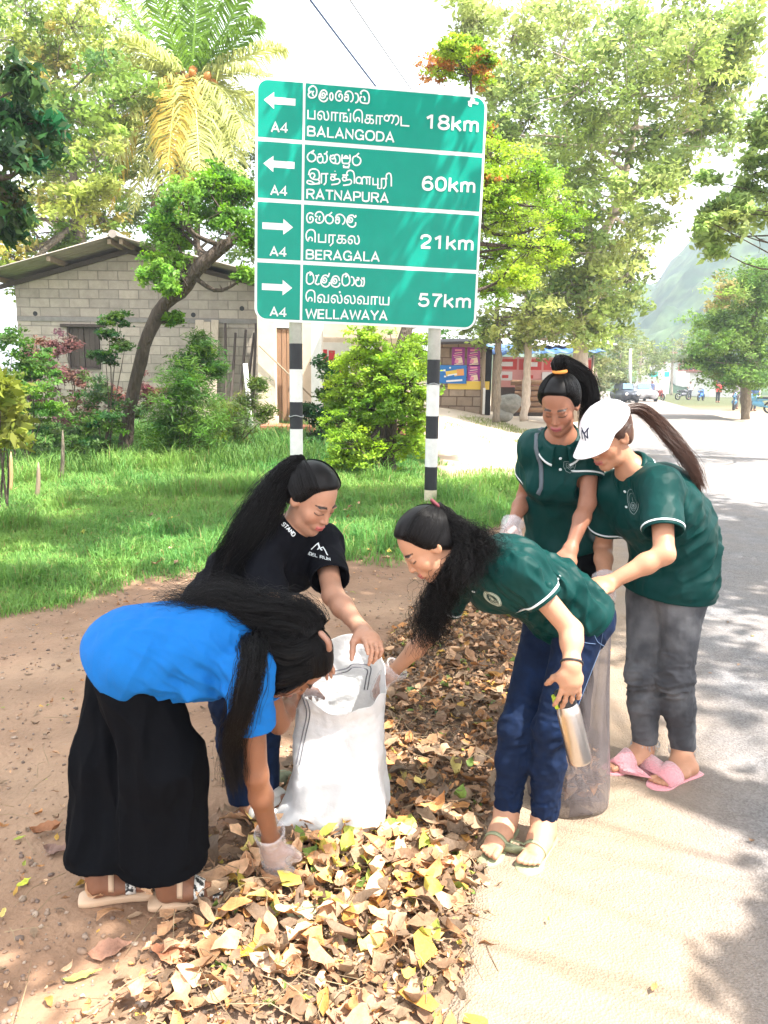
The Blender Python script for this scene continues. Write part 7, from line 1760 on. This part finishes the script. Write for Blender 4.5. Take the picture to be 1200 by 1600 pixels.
def blades(name, x, y, h, w, col, lean, label, cat, m):
    g = np.random.default_rng(len(x)); n = len(x); a = g.uniform(0, 6.28, n); b = a+math.pi/2+g.normal(0, .5, n); z = zg(x, y)-.01
    d = np.stack([np.cos(b), np.sin(b)], 1); s = np.stack([np.cos(a), np.sin(a)], 1)*w[:, None]/2
    V = np.zeros((n, 5, 3))
    V[:, 0, :2] = np.column_stack([x, y])-s; V[:, 1, :2] = np.column_stack([x, y])+s; V[:, 0, 2] = V[:, 1, 2] = z
    m1 = np.column_stack([x, y])+d*(lean*h*.32)[:, None]; V[:, 2, :2] = m1+s*.8; V[:, 3, :2] = m1-s*.8; V[:, 2, 2] = V[:, 3, 2] = z+h*.6
    V[:, 4, :2] = np.column_stack([x, y])+d*(lean*h)[:, None]; V[:, 4, 2] = z+h*(1-.35*lean)
    b0 = (np.arange(n)*5)[:, None]; q = np.concatenate([b0+[[0, 1, 2]], b0+[[0, 2, 3]], b0+[[3, 2, 4]]])
    o = mesh_obj(name, V.reshape(-1, 3), q, m, col=np.repeat(col, 5, 0), smooth=False); tag(o, label, cat, kind='stuff'); return o
MGRASS = mat('grass_blade', (.1, .2, .04), .55, vcol=True, transl=.35, spec=.3)
def lawn():
    g = np.random.default_rng(12); n = 480000
    y = 4.2+g.random(n)**1.35*15; x = g.uniform(-.72, .24, n)*(y+1.5)
    k = g.random(n) < grass_mask(x, y)*(.55+.45*(vnoise(np.stack([x, y, 0*x], 1), 1.1) > -.35)); x, y = x[k], y[k]; n = len(x)
    p = np.stack([x, y, 0*x], 1); big = sstep(8, 11, y)*sstep(1.5, -1.0, x+.6*vnoise(p, .7))
    h = (.035+.06*g.random(n)**1.5+.09*np.maximum(vnoise(p, 1.3), 0)**1.5+.05*np.maximum(vnoise(p, 4), 0)+big*.13*g.random(n)+.003*y)*(.55+.45*np.clip(grass_mask(x, y)*1.3, 0, 1))
    h = h*(1+1.5*sstep(.30, .55, vnoise(p, 2.1))*g.random(n)+1.2*sstep(.2, .5, vnoise(p+9, .8))*g.random(n))
    c = np.array([.16, .33, .07])+np.clip(vnoise(p, .55)*.8+vnoise(p, 2.3)*.5+g.normal(0, .35, n), -1, 1.3)[:, None]*np.array([.075, .065, .010])
    dry = g.random(n) < .07; c[dry] = np.array([.30, .26, .10])
    blades('grass', x, y, h, .004+.0006*y+0*h, np.clip(c, .01, 1), g.uniform(.2, 1.1, n), 'short green grass covering the verge behind the dirt', 'grass', MGRASS)
    n = 15000; x = g.uniform(-7.5, -1.2, n); y = g.uniform(11.5, 17.3, n); p = np.stack([x, y, 0*x], 1); k = (vnoise(p, .8)+.5*vnoise(p, 2.3)+sstep(-2.2, -5, x)*.5 > .05); x, y = x[k], y[k]; n = len(x)
    blades('undergrowth', x, y, .22+.40*g.random(n)**1.5, np.full(n, .016), np.clip(np.array([.10, .20, .04])+g.normal(0, .35, n)[:, None]*np.array([.06, .06, .012]), .01, 1), g.uniform(.2, 1.2, n), 'tall weeds and undergrowth before the block house', 'weeds', MGRASS)
    n = 16000; y = g.uniform(11, 26, n); x = g.uniform(.6, 4.5, n)+.1*(y-11); p = np.stack([x, y, 0*x], 1); k = vnoise(p, .6)+.4*vnoise(p, 2) > .25; x, y = x[k], y[k]; n = len(x)
    blades('sparse_grass', x, y, .05+.09*g.random(n), np.full(n, .012), np.array([.22, .26, .07])*(.7+.6*g.random((n, 1))), g.uniform(.2, 1, n), 'thin patches of sunny grass on the pale yard', 'grass', MGRASS)
lawn()
# ------------------------------------------------------------------ sack, bin bag, bottle
def rings_mesh(rows): 
    n = len(rows[0]); V = np.concatenate(rows); m = len(rows)
    f = [(i*n+j, i*n+(j+1) % n, (i+1)*n+(j+1) % n, (i+1)*n+j) for i in range(m-1) for j in range(n)]; return V, f
def sack():
    n = 72; Ym = 2.70; rows = []; g = np.random.default_rng(70)
    # mouth rim and base measured: (pixel column left, right, row) with depth
    prof = [(0, 444, 606, 1284, .010, .17), (.06, 446, 609, 1262, .035, .19), (.2, 456, 606, 1218, 0, .20), (.4, 461, 599, 1160, 0, .19), (.65, 462, 600, 1115, 0, .165), (.85, 461, 603, 1078, 0, .16), (1, 462, 606, 1052, 0, .165)]
    ts = np.linspace(0, 1, 34); T = [q[0] for q in prof]
    a = np.arange(n)*2*math.pi/n
    for t in ts:
        ul, ur, v, z, dp = [np.interp(t, T, [q[k] for q in prof]) for k in (1, 2, 3, 4, 5)]
        Ym = 2.56+.17*min(1, t*1.3); l, r = P(ul, v, Ym), P(ur, v, Ym); c = (l+r)/2; hw = (r[0]-l[0])/2
        zc = np.interp(t, [0, .06, 1], [.03, .06, P(530, 1050, 2.73)[2]])
        e = 2/np.interp(t, [0, .3, 1], [2.6, 3.4, 2.7]); cs, sn = np.cos(a), np.sin(a)
        x = c[0]+hw*np.sign(cs)*np.abs(cs)**e; y = Ym+dp*np.sign(sn)*np.abs(sn)**e+.04*(1-t)
        z = zc+np.zeros(n)+t**3*(.075*sn+.010*np.sin(a*5)+.01*np.sin(a*9+1))+(1-t)**4*(.022*np.sin(a*2+.6)+.01*np.sin(a*5))
        if t < .05: x = c[0]+(x-c[0])*.97
        if t < .12:                                   # flat corners of the sewn bottom
            cor = np.maximum(0, np.cos(a-math.pi*1.08))**8; x = x-.055*cor*(1-t*6); z = z-.03*cor; y = y-.10*cor
        rows.append(np.stack([x, y, np.maximum(z, .012)], 1))
    V, f = rings_mesh(rows); nb = len(V); V = np.concatenate([V, [rows[0].mean(0)*[1, 1, 0]+[0, 0, .03]]]); f += [(j, nb, (j+1) % n) for j in range(n)]
    # finer cloth: subdivide through numpy wrinkles afterwards
    o = mesh_obj('white_sack', V, f, None, None)
    m = mat('woven_polypropylene', (.88, .88, .88), .45, noise=.03, nscale=12, bump=.18, bscale=160, transl=.35, spec=.4); o.data.materials.append(m)
    tag(o, 'white woven sack held open between the women over the leaf litter', 'sack')
    sub = o.modifiers.new('sub', 'SUBSURF'); sub.levels = sub.render_levels = 2
    for i, (sc, st) in enumerate(((.22, .045), (.08, .014), (.03, .004))):
        tx = bpy.data.textures.new('crumple', 'CLOUDS'); tx.noise_scale = sc; tx.noise_depth = 2; d = o.modifiers.new('crumple', 'DISPLACE'); d.texture = tx; d.strength = st; d.mid_level = .5; d.texture_coords = 'GLOBAL'
    tx = bpy.data.textures.new('crease', 'VORONOI'); tx.noise_scale = .11; tx.distance_metric = 'DISTANCE'; d = o.modifiers.new('crease', 'DISPLACE'); d.texture = tx; d.strength = .016; d.mid_level = .5; d.texture_coords = 'GLOBAL'
    so = o.modifiers.new('thick', 'SOLIDIFY'); so.thickness = .0025
    bpy.context.view_layer.update(); dg = bpy.context.evaluated_depsgraph_get(); ev = o.evaluated_get(dg); me = bpy.data.meshes.new_from_object(ev)
    bm_v = [v.co[:] for v in me.vertices]; bv = BVHTree.FromPolygons(bm_v, [p.vertices[:] for p in me.polygons])
    mg = mat('grey_stripe_print', (.11, .11, .13), .6); mb = MB()
    def stripe(pts, w=.0045, back=False):
        pts = spline(pts, 40); V = []
        for q in pts:
            d = nrm(q-np.array([0, 0, CAM_H])); s = q-d*.35 if not back else q-d*.18
            loc, nn, i, dist = bv.ray_cast(Vector(s), Vector(d), 1.2)
            if loc is None: continue
            V.append(np.array(loc)-d*.0025)
        if len(V) < 3: return
        V = np.array(V); k = len(V); t = np.gradient(V, axis=0); W_ = np.cross(t, nrm(V.mean(0)-[0, 0, CAM_H])); W_ /= np.linalg.norm(W_, axis=1)[:, None]
        mb.add(np.concatenate([V-W_*w/2, V+W_*w/2]), [(i, i+k, i+k+1, i+1) for i in range(k-1)])
    for du in (0, 5): stripe([P(473+du, 1090, 2.55), P(479+du, 1115, 2.55), P(472+du, 1150, 2.55), P(463+du, 1195, 2.55)])
    for dv in (0, 5): stripe([P(505, 1052+dv, 2.75), P(540, 1045+dv, 2.78), P(552, 1038+dv, 2.8), P(578-dv, 1041+dv, 2.8), P(577-dv, 1060, 2.8), P(574-dv, 1078, 2.8)], back=True)
    if mb.v: mb.build('printed_stripe', mg, o)
sack()
def bin_bag():
    n = 90; a = np.arange(n)*2*math.pi/n; Yb = 2.72; rows = []; g = np.random.default_rng(71)
    prof = [(0, 838, 945, 1258, .10), (.04, 826, 950, 1248, .135), (.12, 822, 951, 1225, .14), (.3, 832, 950, 1160, .10), (.55, 862, 951, 1080, .07), (.8, 905, 953, 1005, .045), (.93, 935, 955, 962, .025), (1, 938, 960, 940, .030)]
    T = [q[0] for q in prof]
    for t in np.linspace(0, 1, 46):
        ul, ur, v, dp = [np.interp(t, T, [q[k] for q in prof]) for k in (1, 2, 3, 4)]
        l, r = P(ul, v, Yb), P(ur, v, Yb); c = (l+r)/2; hw = (r[0]-l[0])/2
        fold = (1+.07*t*np.sin(a*7+.4*math.sin(t*5))+.05*np.sin(a*13+2)*sstep(.1, .5, t)+.035*np.sin(a*3+t*9)*(1-t))
        x = c[0]+hw*np.cos(a)*fold; y = Yb+dp*np.sin(a)*fold; z = np.full(n, max(c[2], .012) if t > 0 else .012)+.010*np.sin(a*4+1)*(1-t)
        rows.append(np.stack([x, y, np.maximum(z, .008)], 1))
    V, f = rings_mesh(rows); nb = len(V); V = np.concatenate([V, [rows[0].mean(0)]]); f += [(j, nb, (j+1) % n) for j in range(n)]
    m = bpy.data.materials.new('grey_translucent_film'); m.use_nodes = True; nt = m.node_tree; N = nt.nodes; L = nt.links; b = N['Principled BSDF']; b.inputs['Base Color'].default_value = (.13, .112, .115, 1); b.inputs['Roughness'].default_value = .25; b.inputs['Specular IOR Level'].default_value = .6
    lw = N.new('ShaderNodeLayerWeight'); lw.inputs[0].default_value = .35; mr = N.new('ShaderNodeMapRange'); L.new(lw.outputs['Facing'], mr.inputs[0]); mr.inputs[3].default_value = .52; mr.inputs[4].default_value = .9; L.new(mr.outputs[0], b.inputs['Alpha'])
    nz = N.new('ShaderNodeTexNoise'); nz.inputs['Scale'].default_value = 28; tc = N.new('ShaderNodeTexCoord'); mp = N.new('ShaderNodeMapping'); mp.inputs['Scale'].default_value = (1, 1, .25); L.new(tc.outputs['Object'], mp.inputs[0]); L.new(mp.outputs[0], nz.inputs[0]); bp = N.new('ShaderNodeBump'); bp.inputs['Strength'].default_value = .5; bp.inputs['Distance'].default_value = .03; L.new(nz.outputs[0], bp.inputs['Height']); L.new(bp.outputs[0], b.inputs['Normal'])
    o = mesh_obj('bin_bag', V, f, m); tag(o, 'tall grey see-through plastic bag standing behind the blue jeans', 'bag')
    # what lies in the bottom of the bag
    base = P(888, 1240, Yb); base[2] = .10; n2 = 420; q = base+g.normal(0, 1, (n2, 3))*[.065, .045, .035]; q[:, :2] = base[:2]+np.clip(q[:, :2]-base[:2], -.09, .09)*[1, .6]; q[:, 2] = np.clip(q[:, 2]+.03, .05, .26)
    v_, f_, c_ = leaf_batch(q, g.uniform(.05, .11, n2), g.uniform(0, 6.28, n2), g.normal(0, .5, n2), g.normal(0, .5, n2), g.normal(.3, .7, n2), g.uniform(0, .8, n2), PAL[g.integers(0, len(PAL), n2)]*1.1)
    o = mesh_obj('bagged_leaves', v_, f_, MLEAF, col=c_); tag(o, 'clump of brown leaves in the bottom of the grey plastic bag', 'leaves', kind='stuff')
bin_bag()
def bottle():
    J = PO['front']; top = P(884, 1094, 2.295); ax = nrm(P(907, 1190, 2.30)-top); L = np.linalg.norm(P(907, 1190, 2.30)-top)
    root = empty('steel_bottle', top+ax*L, 'brushed steel drinking bottle with a dark lid and lime clip in a hand', 'bottle')
    r = .038; st = mat('brushed_steel', (.62, .58, .55), .28, metal=1.0, noise=.05, nscale=30, bump=.05, bscale=200)
    mb = MB(); mb.lathe(top, ax, [(.026, .0), (.030, .012), (r-.002, .030), (r, .042), (r, L-.012), (r-.002, L-.003), (r-.007, L)], 40); o = mb.build('flask', st, root, True)
    o.data.polygons.foreach_set('use_smooth', [len(p.vertices) == 4 for p in o.data.polygons])
    mb = MB(); mb.lathe(top, ax, [(.024, -.034), (.031, -.030), (.033, -.004), (.033, .010), (.031, .013)], 32); mb.build('lid', mat('dark_lid_plastic', (.03, .032, .036), .4), root, True)
    s = nrm(np.cross(ax, [0, -1, .2])); s = s if s[0] < 0 else -s; mb = MB(); mb.box(top+s*.032-ax*.004, (.008, .013, .021), np.stack([s, np.cross(ax, s), ax]), bev=.003); mb.build('clip', mat('lime_plastic', (.42, .55, .03), .45), root)
bottle()
# ------------------------------------------------------------------ overhead wires
def wires():
    for i, (a, b, r, m, lb) in enumerate((((440, -60, 26), (592, 132, 34), .035, mat('blue_black_cable', (.02, .05, .14), .5), 'thick dark blue overhead cable crossing the sky above the sign'), ((500, -70, 30), (622, 102, 40), .030, mat('thin_grey_wire', (.25, .25, .27), .5), 'thin grey overhead wire right of a thicker cable'))):
        p, q = P(*a), P(*b); d = q-p; pts = [p+d*t-np.array([0, 0, .6*math.sin(math.pi*(t+1)/5.5)])+np.array([0, 0, .6*math.sin(math.pi/5.5)]) for t in np.linspace(-1, 4.5, 40)]
        mb = MB(); mb.tube(pts, r, 8); tag(mb.build('overhead_cable', m, None, True), lb, 'cable')
    p = P(985, 612, 58); tp = P(985, 545, 58); mb = MB(); mb.tube([p*[1, 1, 0], tp], [.13, .10], 10); o = mb.build('utility_pole', mat('concrete_pole', (.55, .54, .52), .8, noise=.1), None, True); tag(o, 'pale concrete utility pole by the far road behind the cap', 'utility pole')
    for a, b in (((1060, 444, 60), (1210, 440, 55)), ((1060, 458, 60), (1210, 455, 55))): pass
wires()
# ------------------------------------------------------------------ far end of the road
def far_things():
    g = np.random.default_rng(90)
    def at(u, v, Y): q = P(u, v, Y); q[2] = 0; return q
    mWh = mat('pale_wall', (.72, .70, .66), .85, noise=.08, nscale=.5); mRoof = mat('rust_roof', (.30, .14, .10), .85); mGl = mat('dark_window', (.03, .04, .06), .2); mRed = mat('red_frame', (.55, .10, .07), .6)
    def building(u0, u1, vt, Y, lb, wins, roofh=.5):
        a, b = at(u0, 600, Y), at(u1, 600, Y); zt = P(u0, vt, Y)[2]; root = empty('roadside_building', (a+b)/2, lb, 'building'); mb = MB(); mb.box(((a[0]+b[0])/2, Y+3, zt/2-.5), ((b[0]-a[0])/2, 3, zt/2+.5)); mb.build('wall', mWh, root)
        r = MB(); r.box(((a[0]+b[0])/2, Y+2.6, zt+.12), ((b[0]-a[0])/2+.4, 3.6, .10)); r.build('roof', mRoof, root)
        for (wu0, wv0, wu1, wv1) in wins:
            p, q = P(wu0, wv1, Y-.02), P(wu1, wv0, Y-.02); m = MB(); m.box((p+q)/2, (abs(q[0]-p[0])/2+.12, .05, abs(q[2]-p[2])/2+.12)); fr = m.build('window', mRed, root); m = MB(); m.box((p+q)/2-[0, .06, 0], (abs(q[0]-p[0])/2, .03, abs(q[2]-p[2])/2)); m.build('pane', mGl, fr)
    building(1016, 1046, 552, 105, 'narrow tower-like pale building with a dark red-framed window far down the road', [(1024, 556, 1038, 568)])
    building(1056, 1110, 566, 112, 'long low pale building with a row of windows at the end of the road', [(1061+8*i, 570, 1066+8*i, 578) for i in range(5)])
    building(1110, 1190, 582, 86, 'low white building half hidden behind the layered tree', [(1120, 590, 1132, 602), (1145, 590, 1157, 602)])
    building(950, 1000, 570, 120, 'white shop front behind the pale roadside trees', [(958, 582, 970, 596)])
    mteal = mat('teal_board', (.03, .45, .42), .5)
    for u, w, lb in ((1021, 13, 'wide teal shop board above the parked car'), (1042, 7, 'small teal shop board right of a wider one')):
        a = P(u, 585, 84); mb = MB(); mb.box(a, (w/FPX*84/2*1.0, .06, .26)); o = mb.build('shop_board', mteal); mb = MB(); mb.tube([a+[0, .1, 0], a*[1, 1, 0]+[0, .1, 0]], .05, 6); mb.build('post', MWHITEW, o); tag(o, lb, 'shop sign')
    # car
    def car(u, v, Y, colr, lb, s=1.0):
        c = at(u, v, Y); root = empty('parked_car', c, lb, 'car'); L = .86*s; mc = mat('car_paint', colr, .3, metal=.3)
        S = Sdf(); S.ell(c+[0, 0, .62], (L*1.02, 2.0, .36)); S.cone(c+[-.5*s, -1.5, .55], c+[-.5*s, 1.4, .6], .34, .36, k=.2); S.cone(c+[.5*s, -1.5, .55], c+[.5*s, 1.4, .6], .34, .36, k=.2); S.cone(c+[-.34*s, -.3, 1.15], c+[-.34*s, 1.0, 1.15], .3, .3, k=.25); S.cone(c+[.34*s, -.3, 1.15], c+[.34*s, 1.0, 1.15], .3, .3, k=.25)
        V, F_ = S.mesh(.06); mesh_obj('body', V, F_, mc, root)
        mb = MB(); mb.poly([c+[-.55*s, -.80, 1.02], c+[.55*s, -.80, 1.02], c+[.45*s, -.55, 1.42], c+[-.45*s, -.55, 1.42]], .03, (0, -1, .4)); mb.build('windscreen', mat('windscreen', (.12, .22, .34), .1), root)
        for x in (-.72, .72):
            for y in (-1.3, 1.3): mb = MB(); mb.lathe(c+[x*s-.1, y, .31], (1, 0, 0), [(.2, 0), (.31, .03), (.31, .17), (.2, .2)], 14); mb.build('wheel', MDARK, root, True)
        for x in (-.6, .6): mb = MB(); mb.lathe(c+[x*s, -1.86, .66], (0, -1, 0), [(.11, 0), (.10, .04), (.03, .06)], 10); mb.build('headlight', MWHITEW, root, True)
    car(1002, 614, 62, (.55, .56, .60), 'silver car facing us at the far left side of the road')
    car(976, 614, 58, (.06, .065, .08), 'small dark vehicle beside the silver car', .7)
    def bike(u, v, Y, yaw, colr, lb):
        c = at(u, v, Y); root = empty('motorcycle', c, lb, 'motorcycle', 'motorcycles parked at the roadside'); d = np.array([math.cos(yaw), math.sin(yaw), 0]); U = V3(0, 0, 1); s = np.cross(U, d)
        for k in (-.62, .62):
            mb = MB(); ring = [c+d*k+U*.29+.27*(math.cos(t)*d+math.sin(t)*U) for t in np.linspace(0, 6.283, 20)]; mb.tube(ring, .055, 6)
            for t in np.linspace(0, 3.14, 4)[:3]: e = math.cos(t)*d+math.sin(t)*U; mb.tube([c+d*k+U*.29-e*.25, c+d*k+U*.29+e*.25], .012, 4)
            mb.build('wheel', MDARK, root, True)
        S = Sdf(); S.cone(c+U*.45-d*.15, c+U*.5+d*.2, .16, .13); S.cone(c+U*.78+d*.12, c+U*.72+d*.35, .13, .11, k=.08); S.cone(c+d*.62+U*.30, c+d*.42+U*.95, .05, .06, k=.05); S.cone(c+U*.72-d*.1, c+U*.76-d*.7, .10, .07, k=.06); S.cone(c-d*.6+U*.3, c+U*.45, .05, .08, k=.05); V, F_ = S.mesh(.03); mesh_obj('body', V, F_, mat('bike_paint', colr, .35), root)
        mb = MB(); mb.tube([c+d*.40+U*1.02-s*.33, c+d*.46+U*.98, c+d*.40+U*1.02+s*.33], .022, 6); mb.build('handlebar', MDARK, root, True)
        mb = MB(); mb.box(c+U*.80-d*.28, (.34, .12, .05), np.stack([d, s, U]), bev=.03); mb.build('saddle', MDARK, root)
        mb = MB(); mb.lathe(c+d*.55+U*.92, d, [(.09, 0), (.10, .05), (.04, .08)], 10); mb.build('headlight', MWHITEW, root, True)
    bike(1148, 624, 46, 1.1, (.05, .16, .30), 'blue motorcycle left of two under the layered tree')
    bike(1185, 628, 42, 2.2, (.10, .28, .42), 'pale blue motorcycle at the right edge under the layered tree')
    bike(1030, 614, 66, -1.4, (.35, .07, .06), 'red motorcycle just right of the silver car')
    bike(1068, 612, 70, .4, (.12, .12, .14), 'dark motorcycle parked in the middle distance')
    bike(1096, 612, 68, .9, (.04, .15, .45), 'bright blue motorcycle left of the red-shirted person')
    def small(u, v, Y, top, bot, lb, hgt=1.62, sit=False):
        c = at(u, v, Y); S = Sdf(); k = hgt/1.62; z = (-.35 if sit else 0)
        for s in (-1, 1): S.cone(c+[s*.09, 0, .05], c+[s*.09, 0, .80*k], .06, .085); S.cone(c+[s*.09, -.12, .04], c+[s*.09, .0, .05], .045, .05); S.cone(c+[s*.19, 0, 1.32*k+z*.0], c+[s*.24, -.05, 1.03*k], .05, .04); S.cone(c+[s*.24, -.05, 1.03*k], c+[s*.20, -.14, .80*k], .04, .035)
        S.cone(c+[0, 0, .85*k], c+[0, 0, 1.30*k], .125, .13, k=.08, ax=V3(1, 0, 0), fl=1.35); S.cone(c+[0, 0, 1.3*k], c+[0, 0, 1.45*k], .06, .055, k=.05); S.ell(c+[0, -.01, 1.52*k], (.085, .10, .12))
        V, F_ = S.mesh(.022); z = (V[:, 2])/k; ax_ = np.abs(V[:, 0]-c[0]); C = np.tile(np.array([.28, .14, .09]), (len(V), 1)); C[(z > .84) & (z < 1.40) & ((ax_ < .20) | (z > 1.12))] = top; C[(z < .84) & (z > .12) & (ax_ < .19)] = bot; C[(z > 1.50) & ((V[:, 1]-c[1] > -.03) | (z > 1.58))] = (.015, .012, .012)
        root = empty('person', c, lb, 'person'); mesh_obj('body', V, F_, MPERS, root, col=C)
    small(1122, 616, 62, (.55, .05, .05), (.03, .03, .035), 'person in a red shirt and dark trousers standing far down the road')
    small(1150, 624, 47.5, (.20, .18, .20), (.16, .12, .11), 'person in dull clothes standing at the blue motorcycle')
    small(1178, 624, 44.5, (.05, .10, .22), (.05, .05, .07), 'person in dark blue standing behind the pale blue motorcycle')
    small(1018, 614, 68, (.10, .12, .22), (.25, .07, .08), 'person in dark clothes beside the red motorcycle')
    small(1078, 612, 72, (.45, .45, .47), (.10, .10, .14), 'person in a pale shirt standing among the distant motorcycles')
MPERS = mat('distant_clothing', (.3, .2, .2), .8, vcol=True)
far_things()
# ------------------------------------------------------------------ humid air
def haze():
    mb = MB(); mb.box((0, 230, 74), (380, 250, 77)); m = bpy.data.materials.new('haze'); m.use_nodes = True; N = m.node_tree.nodes; N.remove(N['Principled BSDF'])
    v = N.new('ShaderNodeVolumePrincipled'); v.inputs['Color'].default_value = (.76, .88, 1.0, 1); v.inputs['Density'].default_value = .0013; v.inputs['Anisotropy'].default_value = .2
    m.node_tree.links.new(v.outputs[0], N['Material Output'].inputs['Volume']); o = mb.build('haze', m); tag(o, 'thin humid haze in the air', 'haze', kind='stuff')
haze()
